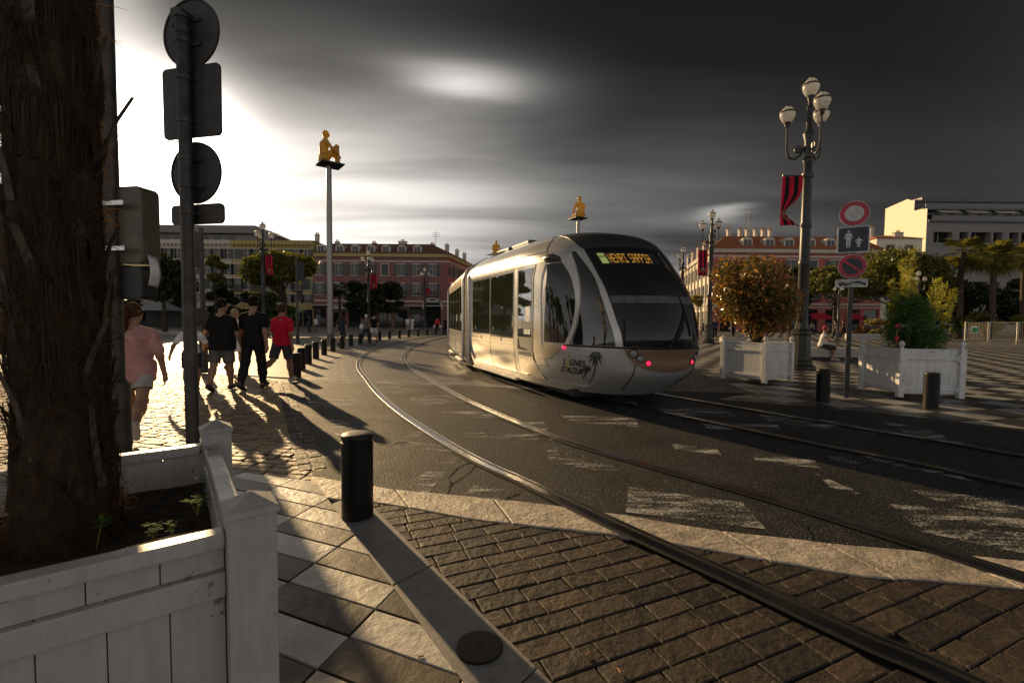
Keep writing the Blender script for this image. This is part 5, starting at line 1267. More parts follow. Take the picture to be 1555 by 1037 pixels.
# --- seated figures on tall poles
def statue_mat():
    m, nt, b, out = new_mat('amber_resin'); t = NT(nt); v = t.coord('Object'); c = t.ramp(t.noise(v, 3), [(.3, (.40, .26, .045)), (.7, (.58, .39, .08))])
    t.l(c, b.inputs['Base Color']); b.inputs['Roughness'].default_value = .4
    tr = t.n('ShaderNodeBsdfTranslucent'); tr.inputs[0].default_value = (.72, .50, .10, 1); mx = t.n('ShaderNodeMixShader'); mx.inputs[0].default_value = .45
    t.l(b.outputs[0], mx.inputs[1]); t.l(tr.outputs[0], mx.inputs[2]); t.l(mx.outputs[0], out.inputs[0]); return m
m_amber = statue_mat()
def make_statue(label, pos, rz, pose='hug'):
    r_ = thing('pole_statue', label, 'statue', pos, rz, 'amber figures sitting on tall poles')
    b = MB(); b.lathe([(.24, 0), (.26, .3), (.21, .34), (.19, 12.35)], 20); b.build('pole', m_chrome if False else m_polesteel, r_, 40)
    b = MB(); b.box((0, .1, 12.40), (1.5, 1.6, .10)); b.box((0, .1, 12.32), (.9, .9, .06)); b.build('platform', m_dark, r_, bevel=.01)
    s = Sdf(.07); z = 12.45
    s.cap((-.20, -.25, z+.26), (.20, -.25, z+.26), .26, fy=1.0); s.cap((0, -.25, z+.3), (0, -.22, z+1.0), .27, .31, fy=1.2); s.cap((-.26, -.2, z+1.18), (.26, -.2, z+1.18), .16)
    s.cap((0, -.17, z+1.25), (0, -.13, z+1.5), .12, .11); s.ell((0, -.11, z+1.68), (.165, .20, .235)); s.cap((0, .07, z+1.66), (0, .1, z+1.62), .03)
    for sd in (1, -1):
        if pose == 'hug':
            kn = (.16*sd, .46, z+1.02); s.cap((.17*sd, -.15, z+.22), kn, .19, .13); s.cap(kn, (.16*sd, .56, z+.16), .13, .085); s.cap((.16*sd, .52, z+.07), (.17*sd, .80, z+.06), .075, .06)
            el = (.50*sd, .10, z+.72); s.cap((.36*sd, -.2, z+1.16), el, .115, .09); s.cap(el, (.06*sd, .66, z+.50), .085, .06); s.cap((.05*sd, .67, z+.50), (-.10*sd, .68, z+.44), .055, .045)
        else:
            kn = (.24*sd, .62, z+.20); s.cap((.15*sd, -.15, z+.22), kn, .20, .14); s.cap(kn, (.16*sd, -.35, z+.12), .13, .09); s.cap((.16*sd, -.35, z+.08), (.14*sd, -.55, z+.07), .07, .05)
            el = (.46*sd, -.02, z+.74); s.cap((.36*sd, -.2, z+1.16), el, .115, .09); s.cap(el, (.26*sd, .42, z+.46), .085, .06); s.cap((.26*sd, .42, z+.46), (.22*sd, .58, z+.42), .055, .04)
    V, Q = s.mesh(.035); V = (V - np.array([0, 0, 12.45]))*np.array([1.34, 1.20, 1.20]) + np.array([0, -.05, 12.45]); np_mesh('figure', V, Q, m_amber, r_, 180)
    return r_
m_polesteel = M('pole_steel', (.22, .21, .20), .3, .9, .1, 10)
st = at(501.5, 33); make_statue('amber figure hugging its knees on a tall pole left of the tram', st, R(-52))
st2 = at(876, 49.5); make_statue('amber kneeling figure on a pole above the tram roof, seen from behind', st2, R(25), 'kneel')
st3 = at(753, 77); make_statue('small distant amber figure on a pole above the rear of the tram', st3, R(-10), 'kneel')
# --- stone benches and low walls
def bench(lb, p0, p1, d, h, foot=.12):
    p0, p1 = Vector(p0), Vector(p1); L = (p1-p0).length; c = (p0+p1)/2; r_ = thing('stone_bench', lb, 'bench', (c.x, c.y, 0), math.atan2(p1.y-p0.y, p1.x-p0.x), 'low stone benches of the square')
    n = max(1, round(L/1.6))
    for i in range(n):
        b = MB(); b.bx(-L/2+i*L/n+.004, -L/2+(i+1)*L/n-.004, 0, d, foot, h); b.build('seat_block', m_stone, r_, bevel=.012)
    b = MB(); b.bx(-L/2+.15, L/2-.15, .12, d-.08, -.02, foot); b.build('foot', m_stone2, r_)  # dark colour stands in for the shadow gap under the seat
BY = 17.62
bench('long stone bench with the seated woman on its end', (11.38, BY), (14.9, BY-.25), .65, .47)
bench('short stone bench behind the big lamp and the seated woman', tuple(at(1213, 22.5))[:2], tuple(at(1272, 22.3))[:2], .6, .46)
bench('stone bench behind the reddish shrub at its left', tuple(at(1098, 29))[:2], tuple(at(1190, 28.6))[:2], .6, .46)
# --- barrier fence panels on the right
m_galv = M('galvanised_tube', (.55, .50, .40), .4, .6); m_grn = M('green_notice', (.05, .35, .10), .5)
fx0 = [1467, 1504, 1548, 1600]
pts = [at(x, 38.5 - i*.9) for i, x in enumerate(fx0)]
FL = ['leftmost panel of the metal barrier fence, with a green notice', 'middle panel of the metal barrier fence right of the bamboo', 'metal barrier fence panel cut by the right edge of the view']
for i in range(3):
    a, c = pts[i], pts[i+1]; L = (c-a).length - .08; r_ = thing('barrier_panel', FL[i], 'barrier', (a.x, a.y, 0), math.atan2(c.y-a.y, c.x-a.x), 'metal barrier fence panels')
    b = MB(); b.tube([(0, 0, .05), (0, 0, 1.62), (L/2, 0, 1.60 - .06*(i == 0)), (L, 0, 1.64), (L, 0, .05), (L/2, 0, .16), (0, 0, .16)], .04, 6); b.tube([(0, 0, .16), (L, 0, .16)], .03, 6); b.build('frame', m_galv, r_, 50)
    b = MB()
    for k in range(1, 16): b.tube([(L*k/16, 0, .16), (L*k/16, 0, 1.58)], .006, 4)
    b.build('mesh_bars', m_galv, r_)
    if i == 0: b = MB(); b.box((L*.42, -.03, .98), (.42, .02, .62)); nb_ = b.build('notice', m_label, r_); b = MB(); b.box((L*.42, -.045, .95), (.36, .01, .40)); b.build('notice_panel', m_grn, nb_)
# --- market tents on the left
m_tent = M('tent_canvas', (.30, .31, .34), .8); m_tw = M('tent_wall', (.05, .05, .05), .8)
def tent(lb, p, s):
    r_ = thing('market_tent', lb, 'tent', p, R(12), 'pointed market tents')
    b = MB(); n = 12; L = [(2.2, 2.5), (1.55, 2.82), (.9, 3.35), (.42, 4.05), (.12, 4.75), (.02, 5.0)]
    b.lathe([(r_*s*1.41, z*s) for r_, z in L], 4, caps=False); b.build('canopy', m_tent, r_, 30)
    b = MB(); b.lathe([(2.2*s*1.41, 2.2*s), (2.2*s*1.41, 2.5*s)], 4, caps=False); b.build('valance', m_tent, r_)
    b = MB(); b.bx(-2*s, 2*s, 1.7*s, 1.75*s, 0, 2.3*s); b.build('back_wall', m_tw, r_)
    for x in (-2.0, 2.0):
        for y in (-2.0, 2.0): b = MB(); b.tube([(x*s, y*s, 0), (x*s, y*s, 2.4*s)], .05, 6); b.build('leg', m_galv, r_)
tent('grey pointed market tent between the woman in pink and the sign post', at(237, 62), 1.05); tent('second pointed market tent mostly hidden by the signal pole', at(190, 68), 1.05)
# --- delivery truck at the left edge
tr_ = thing('delivery_truck', 'dark delivery truck at the left edge behind the palm trunk', 'truck', (-10.3, 6.5, 0), R(2))
b = MB(); b.bx(-1.15, 1.15, 0, 1.9, .75, 3.75); b.build('cargo_box', M('truck_dark_paint', (.05, .048, .046), .5, 0, .1), tr_, bevel=.03)
b = MB(); b.bx(-1.1, 1.1, -.08, .02, .42, .62); b.build('bumper', M('truck_bumper', (.4, .4, .4), .5), tr_, bevel=.02)
for x in (-.95, .95):
    b = MB(); b.bx(x-.1, x+.1, -.06, .0, .80, 1.05); b.build('tail_lamp', M('tail_lens', (.35, .04, .02), .3), tr_, bevel=.01)
    b = MB(); b.T = Matrix.Translation((x, .9, .46)) @ Matrix.Rotation(PI/2, 4, 'Y'); b.lathe([(.2, -.13), (.44, -.12), (.46, 0), (.44, .12), (.2, .13)], 20); b.build('wheel', m_black, tr_, 40)
# ---------------------------------------------------------------- buildings
def plaster(name, c, dirt=.3):
    m, nt, b, out = new_mat(name); t = NT(nt); v = t.coord('Object'); v2 = t.coord('Object', scale=(1, 1, .22))
    c1 = t.mix(t.ramp(t.noise(v2, .9, 7, .65), [(.45, 0), (.75, dirt)]), c, tuple(x*.5 for x in c))
    t.l(t.mix(1, c1, t.ramp(t.noise(v, 5, 5), [(.3, .9), (.7, 1.06)]), 'MULTIPLY'), b.inputs['Base Color']); b.inputs['Roughness'].default_value = .85
    t.bump(t.noise(v, 12), .2, .02, b); return m
def tiles(name, c1, c2):
    m, nt, b, out = new_mat(name); t = NT(nt); v = t.coord('Object')
    n = t.noise(v, 3, 8, .7); w = t.n('ShaderNodeTexWave', wave_type='BANDS', bands_direction='X'); w.inputs['Scale'].default_value = 1.4; w.inputs['Distortion'].default_value = .6; t.l(v, w.inputs['Vector'])
    t.l(t.mix(n, c1, c2), b.inputs['Base Color']); b.inputs['Roughness'].default_value = .85; t.bump(w.outputs['Fac'], .8, .06, b); return m
P_RED = plaster('red_ochre_plaster', (.42, .125, .10)); P_ROSE = plaster('dusky_rose_plaster', (.235, .105, .10)); P_YEL = plaster('yellow_ochre_plaster', (.42, .33, .13)); P_CRM = plaster('cream_plaster', (.46, .42, .34)); P_GRY = plaster('shaded_grey_plaster', (.22, .212, .208)); P_LIT = plaster('sunlit_cream_plaster', (.74, .66, .52), .12)  # P_LIT carries sunlight in its tone, P_GRY carries shade
m_trim = plaster('stone_trim', (.52, .47, .40), .2); m_tile = tiles('clay_tiles', (.26, .075, .03), (.42, .15, .06)); m_tile2 = tiles('dark_clay_tiles', (.12, .06, .045), (.20, .09, .06)); m_slate = M('zinc_roof', (.09, .085, .085), .5, .3, .2, 3)
m_shut = M('shutter_paint', (.10, .115, .11), .6, 0, .15, 5); m_shut2 = M('dark_shutter_paint', (.055, .06, .058), .6, 0, .15, 5)
m_pane = glass_mat('house_window_glass', (.02, .022, .025), .06, 1.5); m_in = M('dark_interior', (.010, .009, .008), .9)
m_awn = cloth('red_awning_cloth', (.50, .02, .05)); m_rail = M('balcony_iron', (.02, .02, .02), .5)
def wall_face(b, p0, p1, z0, z1, holes, depth=.28):
    """wall between p0 and p1 (left to right seen from outside) with real openings and reveals"""
    p0, p1 = Vector(p0), Vector(p1); L = (p1-p0).length; e = (p1-p0)/L; inn = Vector((-e.y, e.x))
    xs = sorted({0, L} | {h[0] for h in holes} | {h[1] for h in holes}); zs = sorted({z0, z1} | {h[2] for h in holes} | {h[3] for h in holes})
    Q = lambda x, z, d=0: (p0.x + e.x*x + inn.x*d, p0.y + e.y*x + inn.y*d, z)
    for i in range(len(xs)-1):
        for j in range(len(zs)-1):
            cx_, cz = (xs[i]+xs[i+1])/2, (zs[j]+zs[j+1])/2
            if any(h[0] < cx_ < h[1] and h[2] < cz < h[3] for h in holes): continue
            b.add([Q(xs[i], zs[j]), Q(xs[i+1], zs[j]), Q(xs[i+1], zs[j+1]), Q(xs[i], zs[j+1])], [(0, 1, 2, 3)])
    for h in holes:
        c = [(h[0], h[2]), (h[1], h[2]), (h[1], h[3]), (h[0], h[3])]
        for k in range(4):
            a, d = c[k], c[(k+1) % 4]; b.add([Q(*a), Q(*d), Q(*d, depth), Q(*a, depth)], [(3, 2, 1, 0)])
class House:
    def __init__(s, label, p0, rz=0, cat='building'):
        s.r = thing('house' if cat != 'apartment block' else 'apartment_block', label, cat, (p0[0], p0[1], 0), rz); s.cache = {}
    def part(s, name, mat, fn, smooth=None, bevel=0, parent=None):
        b = MB(); fn(b); return b.build(name, mat, parent or s.r, smooth, bevel)
    def wall(s, name, mat, p0, p1, z0, z1, holes): return s.part(name, mat, lambda b: wall_face(b, p0, p1, z0, z1, holes))
    def window(s, p0, p1, x, z, w, h, shut='open', trim=True, sm=None, balcony=False):
        p0, p1 = Vector(p0), Vector(p1); e = (p1-p0).normalized(); P = p0 + e*x; rz = math.atan2(e.y, e.x); key = (w, h, shut, trim, balcony, sm.name if sm else '')
        if key in s.cache:
            dup(s.cache[key], (P.x, P.y, z), rz, parent=s.r); return
        f = MB(); t_ = .13
        if trim:
            f.bx(-w/2-t_, -w/2, -.05, .12, 0, h); f.bx(w/2, w/2+t_, -.05, .12, 0, h); f.bx(-w/2-t_-.04, w/2+t_+.04, -.08, .12, h, h+.17); f.bx(-w/2-t_-.04, w/2+t_+.04, -.12, .12, -.13, 0)
        f.bx(-w/2, -w/2+.07, .14, .22, 0, h); f.bx(w/2-.07, w/2, .14, .22, 0, h); f.bx(-.035, .035, .14, .22, 0, h); f.bx(-w/2+.07, w/2-.07, .14, .22, h-.07, h); f.bx(-w/2+.07, w/2-.07, .142, .218, h*.62, h*.62+.05)
        o = f.build('window', m_trim, s.r, loc=(P.x, P.y, z), rz=rz)
        g_ = MB(); g_.bx(-w/2, w/2, .19, .20, 0, h); g_.build('pane', m_pane, o)
        for sx in (-1, 1):
            if shut == 'none': break
            g_ = MB(); sw = w/2 - .02
            x0 = sx*(w/2 + sw/2 + .03) if shut == 'open' else sx*(sw/2 + .01); yy = -.07 if shut == 'open' else .05
            g_.bx(x0-sw/2, x0+sw/2, yy-.02, yy+.02, .02, h-.02)
            for k in range(int(h/.16)): g_.box((x0, yy-.025, .10 + k*.16), (sw-.12, .03, .10), rx=.5)
            g_.build('shutter', sm or m_shut, o)
        if balcony:
            g_ = MB(); g_.bx(-w*.8, w*.8, -.75, -.09, -.28, -.14)
            for k in range(17): g_.bx(-w*.8+.02+k*w*1.6/16.3, -w*.8+.05+k*w*1.6/16.3, -.74, -.71, -.14, .75)
            g_.bx(-w*.8, w*.8, -.75, -.70, .75, .80); g_.build('balcony', m_rail, o)
        s.cache[key] = o
    def dormer(s, x, y, z, w=1.3, h=1.5, rz=0, round_=True):
        if 'd' in s.cache: dup(s.cache['d'], (x, y, z), rz, parent=s.r); return
        b = MB(); P = [(-w/2-.2, 0), (w/2+.2, 0), (w/2+.2, h*.72)] + [((w/2+.2)*math.cos(PI*k/10), h*.72 + h*.36*math.sin(PI*k/10)) for k in range(1, 10)] + [(-w/2-.2, h*.72)]
        b.T = Matrix.Rotation(PI/2, 4, 'X'); b.prism(P, -1.8, .0); b.T = None
        o = b.build('dormer', m_trim, s.r, loc=(x, y, z), rz=rz)
        b = MB(); b.bx(-w/2+.05, w/2-.05, -.03, -.004, .12, h*.82); b.build('pane', m_pane, o); b = MB(); b.bx(-.04, .04, -.05, -.035, .12, h*.82); b.build('glazing_bar', m_trim, o)
        s.cache['d'] = o
    def chimney(s, x, y, z, w=.7, h=1.5, d=.6):
        o = s.part('chimney', m_trim, lambda b: (b.bx(x-w/2, x+w/2, y-d/2, y+d/2, z-1.2, z+h), b.bx(x-w/2-.08, x+w/2+.08, y-d/2-.08, y+d/2+.08, z+h, z+h+.15)))
        for k in range(2): s.part('chimney_pot', m_tile, lambda b: b.lathe([(.12, z+h+.15), (.10, z+h+.55)], 8, (x - .17 + .34*k, y, 0)), parent=o)
def xz(px, py, Y): p = D(px, py, Y); return p.x, p.z
# --- dusky rose building, square to the view, with its flank down the side street
Y0 = 85; xL, xR = D(478, 440, Y0).x, D(679, 440, Y0).x; Wd = xR - xL
hs_ = House('long dusky red building with dormers and arched doorway behind the tram track', (xL, Y0)); A_, B_ = (0, 0), (Wd, 0); C_ = (Wd + 4.6, 26); EH = 13.5
cx = [D(440 + x/4.3219, 420, Y0).x - xL for x in (195, 320, 423, 625, 730, 832, 938)]; cx.insert(3, (cx[2]+cx[3])/2)
holes = []
for c in cx: holes += [(c-.65, c+.65, 9.5, 11.6), (c-.65, c+.65, 5.9, 8.0)]
sx_ = [c for c in cx]
for c in cx[:7]: holes.append((c-1.15, c+1.15, .0, 3.2))
holes.append((cx[7]-1.5, cx[7]+1.5, 0, 3.6))
hs_.wall('wall', P_ROSE, A_, B_, 0, EH, holes)
fl_h = []; Ls = math.hypot(4.6, 26)
for k in range(8): fl_h += [(1.5+k*3.1, 2.7+k*3.1, 9.5, 11.6), (1.5+k*3.1, 2.7+k*3.1, 5.9, 8.0), (1.2+k*3.1, 3.0+k*3.1, 0, 3.4)]
hs_.wall('side_wall', P_RED, B_, C_, 0, EH, fl_h)
hs_.part('back_wall', P_ROSE, lambda b: (b.add([(0, 0, 0), (0, 26, 0), (0, 26, EH), (0, 0, EH)], [(0, 1, 2, 3)]), b.add([(0, 26, 0), (Wd+4.6, 26, 0), (Wd+4.6, 26, EH), (0, 26, EH)], [(0, 1, 2, 3)])))
hs_.part('interior', m_in, lambda b: b.add([(.3, .9, 0), (Wd-.6, .9, 0), (Wd+3.6, 25, 0), (.3, 25, 0), (.3, .9, EH-.3), (Wd-.6, .9, EH-.3), (Wd+3.6, 25, EH-.3), (.3, 25, EH-.3)], [(0, 1, 5, 4), (1, 2, 6, 5), (2, 3, 7, 6), (3, 0, 4, 7)]))
shs = ['open', 'open', 'open', 'open', 'closed', 'open', 'open', 'open']
for i, c in enumerate(cx):
    hs_.window(A_, B_, c, 9.5, 1.3, 2.1, shs[i]); hs_.window(A_, B_, c, 5.9, 1.3, 2.1, shs[(i*3) % 8], balcony=i in (5, 7))
for k in range(8): hs_.window(B_, C_, 2.1+k*3.1, 9.5, 1.2, 2.1); hs_.window(B_, C_, 2.1+k*3.1, 5.9, 1.2, 2.1)
for i, c in enumerate(cx[:7]):
    hs_.part('shopfront', m_pane, lambda b: b.bx(c-1.15, c+1.15, .2, .24, 0, 3.2)); hs_.part('shop_sign', [m_in, m_trim, m_shut2][i % 3], lambda b: b.bx(c-1.3, c+1.3, -.08, -.01, 3.25, 3.75))
    if i in (1, 3, 4, 6): hs_.part('awning', m_shut2 if i != 4 else m_in, lambda b: b.add([(c-1.4, -.02, 3.2), (c+1.4, -.02, 3.2), (c+1.4, -1.5, 2.6), (c-1.4, -1.5, 2.6), (c-1.4, -.02, 3.15), (c+1.4, -.02, 3.15), (c+1.4, -1.5, 2.55), (c-1.4, -1.5, 2.55)], [(0, 1, 2, 3), (7, 6, 5, 4), (2, 6, 7, 3), (0, 3, 7, 4), (1, 5, 6, 2)]))
hs_.part('doorway_arch', m_trim, lambda b: [b.box((cx[7] + 1.75*math.cos(PI*k/12), -.05, 3.6 + 1.75*math.sin(PI*k/12)), (.46, .22, .34), ry=-PI*k/12 + PI/2) for k in range(13)])
hs_.part('door_head', m_in, lambda b: [b.add([(cx[7], -.01, 3.6)] + [(cx[7] + 1.5*math.cos(PI*k/12), -.01, 3.6 + 1.5*math.sin(PI*k/12)) for k in range(13)], [tuple(range(14))])])
for z0, z1, d, m_ in ((12.9, 13.5, .35, P_YEL), (12.0, 12.25, .10, m_trim), (4.6, 4.9, .16, m_trim), (3.9, 4.05, .08, m_trim)):
    hs_.part('cornice', m_, lambda b: (b.bx(-.05, Wd+.1, -d, -.003, z0, z1), b.box((Wd+2.3+.17, 13-.03, (z0+z1)/2), (d, Ls, z1-z0), rz=-math.atan2(4.6, 26))))
hs_.part('roof', m_tile2, lambda b: b.add([(-.2, -.3, EH), (Wd+.3, -.3, EH), (Wd+4.9, 26, EH), (-.2, 26, EH), (1.2, 4.2, EH+2.5), (Wd-3.5, 4.2, EH+2.5), (Wd-.5, 21, EH+2.5), (1.2, 21, EH+2.5)], [(0, 1, 5, 4), (1, 2, 6, 5), (2, 3, 7, 6), (3, 0, 4, 7), (4, 5, 6, 7)]))
for x in (195, 320, 423, 525, 625, 730, 832): hs_.dormer(D(440 + x/4.3219, 380, Y0).x - xL, .55, EH+.15, 1.15, 1.5)
for x, y in ((2, 6), (9, 7), (15.2, 5), (20.5, 8), (23.3, 9), (24.5, 16), (25.6, 21)): hs_.chimney(x, y, EH+2.0, .8 if x != 15.2 else 1.6, 1.0)
hs_.part('aerial', m_rail, lambda b: (b.tube([(21.5, 6, EH+2), (21.5, 6, EH+5.4)], .04, 5), [b.tube([(20.8, 6, EH+4.3+.35*k), (22.3, 6, EH+4.3+.35*k)], .03, 4) for k in range(3)]))
# --- yellow building and cream building to its left, same street line
def terrace(label, pxa, pxb, Yb, mat, cols, rows, top_z, cor_m, gf=True, sm=None):
    xa, xb = D(pxa, 440, Yb).x, D(pxb, 440, Yb).x; W_ = xb - xa; h_ = House(label, (xa, Yb)); A2, B2 = (0, 0), (W_, 0)
    cc = [D(c, 440, Yb).x - xa for c in cols]; ho = []
    for c in cc:
        for z0, z1 in rows: ho.append((c-.62, c+.62, z0, z1))
        if gf: ho.append((c-.9, c+.9, 0, 3.1))
    h_.wall('wall', mat, A2, B2, 0, top_z, ho)
    h_.part('side_wall', mat, lambda b: (b.add([(0, 0, 0), (0, 14, 0), (0, 14, top_z), (0, 0, top_z)], [(3, 2, 1, 0)]), b.add([(W_, 0, 0), (W_, 14, 0), (W_, 14, top_z), (W_, 0, top_z)], [(0, 1, 2, 3)]), b.add([(0, 14, 0), (W_, 14, 0), (W_, 14, top_z), (0, 14, top_z)], [(0, 1, 2, 3)])))
    h_.part('interior', m_in, lambda b: b.bx(.3, W_-.3, .9, 13.5, 0, top_z-.3))
    for i, c in enumerate(cc):
        for j, (z0, z1) in enumerate(rows): h_.window(A2, B2, c, z0, 1.24, z1-z0, 'open' if (i*7+j*3) % 5 else 'closed', True, sm or m_shut, balcony=(j == len(rows)-2 and i % 2 == 0))
        if gf: h_.part('shopfront', m_pane, lambda b: b.bx(c-.9, c+.9, .2, .24, 0, 3.1))
    for z0, z1, d in ((top_z-.75, top_z, .45), (top_z-1.3, top_z-1.15, .1), (3.7, 4.0, .14)):
        h_.part('cornice', cor_m, lambda b: b.bx(-.02, W_+.02, -d, -.003, z0, z1))
    h_.part('brackets', cor_m, lambda b: [b.bx(.3+k*.75, .5+k*.75, -.40, -.004, top_z-1.1, top_z-.76) for k in range(int((W_-.5)/.75))])
    return h_, W_
rows = [(12.4, 14.3), (9.5, 11.5), (6.8, 8.8), (4.0+.3, 5.9)]
hy, Wy = terrace('yellow building with grey shutters left of the dusky red one', 353, 477, 86, P_YEL, [362, 376, 391, 406, 421, 437, 452, 467], rows, 15.9, P_YEL)
hy.part('roof', m_tile2, lambda b: b.add([(-.2, -.5, 15.9), (Wy+.3, -.5, 15.9), (Wy+.3, 14, 15.9), (-.2, 14, 15.9), (0, 7, 17.2), (Wy-4, 7, 17.2)], [(0, 1, 5, 4), (1, 2, 5), (2, 3, 4, 5), (3, 0, 4)]))
hy.chimney(Wy-1, 4, 16.2)
hc, Wc = terrace('cream building with penthouse terraces at the far left', 205, 352.6, 86, P_CRM, [214, 228, 242, 256, 270, 285, 300, 315, 332, 346], rows, 15.9, m_trim)
hc.part('penthouse', P_GRY, lambda b: (b.bx(.5, Wc+6.5, 2.2, 13, 15.9, 17.4), b.bx(2, Wc+2.5, 3.6, 12, 17.4, 19.4)))
hc.part('penthouse_slope', P_GRY, lambda b: b.add([(Wc+2.5, 3.6, 17.4), (Wc+7, 3.6, 17.4), (Wc+2.5, 3.6, 19.4), (Wc+2.5, 12, 17.4), (Wc+7, 12, 17.4), (Wc+2.5, 12, 19.4)], [(0, 1, 2), (3, 5, 4), (1, 4, 5, 2)]))
for k in range(7): hc.part('penthouse_window', m_pane, lambda b: b.bx(1.2+k*2.5, 2.6+k*2.5, 2.16, 2.195, 15.95, 17.2))
hc.part('terrace_roof', m_slate, lambda b: b.bx(.2, Wc+4, 1.4, 3.55, 17.45, 17.6))
# --- red ochre building on the right with the lit arcade flank
Y1 = 72; xa = D(1081, 440, Y1).x; xb = D(1338, 440, Y1).x; Wr = xb - xa; EH2 = 12.9
hr = House('red building with grey shutters and arched dormers on the right', (xa, Y1)); A3, B3 = (0, 0), (Wr, 0); C3 = (7.3, 33); Lf_ = math.hypot(7.3, 33)
cc = [D(1030 + x/5.183, 420, Y1).x - xa for x in (395, 562, 727, 890, 1057, 1225, 1390, 1530)]
ho = []
for c in cc: ho += [(c-.68, c+.68, 9.0, 11.2), (c-.68, c+.68, 5.2, 7.6), (c-1.1, c+1.1, 0, 3.5)]
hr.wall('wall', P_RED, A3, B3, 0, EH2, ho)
ho = []
for k in range(9): ho += [(1.5+k*3.6, 2.8+k*3.6, 9.0, 11.2), (1.5+k*3.6, 2.8+k*3.6, 5.4, 7.6), (1.0+k*3.6, 3.3+k*3.6, 0, 3.2)]
hr.wall('arcade_wall', P_LIT, C3, A3, 0, EH2, ho)  # sunlight on this flank is put into the paler plaster
for k in range(9):
    xk = 2.15 + k*3.6
    hr.window(C3, A3, xk, 9.0, 1.3, 2.2); hr.window(C3, A3, xk, 5.4, 1.3, 2.2)
    e = (Vector(A3) - Vector(C3)).normalized(); nn = Vector((e.y, -e.x))
    hr.part('pilaster', m_trim, lambda b: b.box((*(Vector(C3) + e*(xk-1.75) + nn*.12), 6.2), (.45, .24, 12.2), rz=math.atan2(e.y, e.x)))
    P_ = Vector(C3) + e*xk
    hr.part('arch', m_trim, lambda b: [b.box((*(P_ + e*1.25*math.cos(PI*q/10) + nn*.06), 3.2 + 1.15*math.sin(PI*q/10)), (.40, .20, .30), rz=math.atan2(e.y, e.x), ry=0) for q in range(11)])
hr.part('back_wall', P_RED, lambda b: (b.add([(Wr, 0, 0), (Wr+5, 33, 0), (Wr+5, 33, EH2), (Wr, 0, EH2)], [(0, 1, 2, 3)]), b.add([(Wr+5, 33, 0), (7.3, 33, 0), (7.3, 33, EH2), (Wr+5, 33, EH2)], [(0, 1, 2, 3)])))
hr.part('interior', m_in, lambda b: b.add([(.7, .9, 0), (Wr-.4, .9, 0), (Wr+4, 32, 0), (7.9, 32, 0), (.7, .9, EH2-.3), (Wr-.4, .9, EH2-.3), (Wr+4, 32, EH2-.3), (7.9, 32, EH2-.3)], [(0, 1, 5, 4), (1, 2, 6, 5), (2, 3, 7, 6), (3, 0, 4, 7)]))
sh2 = ['open', 'closed', 'open', 'open', 'closed', 'open', 'open', 'open']
for i, c in enumerate(cc): hr.window(A3, B3, c, 9.0, 1.36, 2.2, sh2[i]); hr.window(A3, B3, c, 5.2, 1.36, 2.4, sh2[(i+3) % 8], balcony=i % 2 == 0)
for i, c in enumerate(cc): hr.part('shopfront', m_pane if i else m_in, lambda b: b.bx(c-1.1, c+1.1, .2, .24, 0, 3.5))
hr.part('doorway_arch', m_trim, lambda b: [b.box((cc[0] - 1.0 + 1.7*math.cos(PI*k/12), -.05, 2.6 + 1.7*math.sin(PI*k/12)), (.46, .22, .34), ry=-PI*k/12 + PI/2) for k in range(13)] + [b.bx(cc[0]-2.9, cc[0]-2.5, -.12, -.003, 0, 2.6), b.bx(cc[0]+.5, cc[0]+.9, -.12, -.003, 0, 2.6)])
for z0, z1, d, m_ in ((12.3, 12.9, .4, m_trim), (11.6, 11.9, .10, m_trim), (4.2, 4.5, .14, m_trim), (3.8, 3.95, .08, m_trim)):
    hr.part('cornice', m_, lambda b: (b.bx(-.3, Wr+.1, -d, -.003, z0, z1), b.box((3.65-d/2, 16.5, (z0+z1)/2), (d, Lf_, z1-z0), rz=-math.atan2(7.3, 33))))
hr.part('roof', m_tile, lambda b: b.add([(-.5, -.5, EH2), (Wr+.3, -.5, EH2), (Wr+5.2, 33, EH2), (7.0, 33, EH2), (3.6, 4.0, EH2+2.7), (Wr-1, 4.0, EH2+2.7), (Wr+2, 29, EH2+2.7), (9.5, 29, EH2+2.7)], [(0, 1, 5, 4), (1, 2, 6, 5), (2, 3, 7, 6), (3, 0, 4, 7), (4, 5, 6, 7)]))
for x in (560, 735, 890, 1060, 1220, 1385): hr.dormer(D(1030 + x/5.183, 380, Y1).x - xa, .6, EH2+.1, 1.25, 1.75)
for x in (5.4, 7.4, 8.6, 10.0, 11.3, 12.5): hr.chimney(x, 6.5, EH2+2.6, .55, 1.5)
for k in range(5): hr.chimney(2.3 + k*1.35, 6 + k*6, EH2+1.6, .5, 1.2)
hr.part('aerial', m_rail, lambda b: (b.tube([(8, 5, EH2+2), (8, 5, EH2+7)], .04, 5), [b.tube([(7.4, 5, EH2+5.8+.35*k), (8.7, 5, EH2+5.8+.35*k)], .03, 4) for k in range(3)]))
for i, (pa_, pb_, lb) in enumerate(((1233, 1263, 'red shop awning behind the group beyond the bench, left one'), (1293, 1313, 'red shop awning right of the no-parking post'))):
    x0, x1 = D(pa_, 480, 67).x, D(pb_, 480, 67).x; r_ = thing('awning', lb, 'awning', ((x0+x1)/2, 67, 0), 0, 'red awnings of the terrace'); w = (x1-x0)/2
    b = MB(); b.add([(-w, 1.6, 2.9), (w, 1.6, 2.9), (w, 0, 2.35), (-w, 0, 2.35), (-w, 0, 1.95), (w, 0, 1.95)], [(0, 3, 2, 1), (3, 4, 5, 2)]); o = b.build('cloth', m_awn, r_); s_ = o.modifiers.new('t', 'SOLIDIFY'); s_.thickness = .02
    for x in (-w+.1, w-.1): b = MB(); b.tube([(x, 0.05, 0), (x, .05, 2.3)], .04, 6); b.build('leg', m_rail, r_)
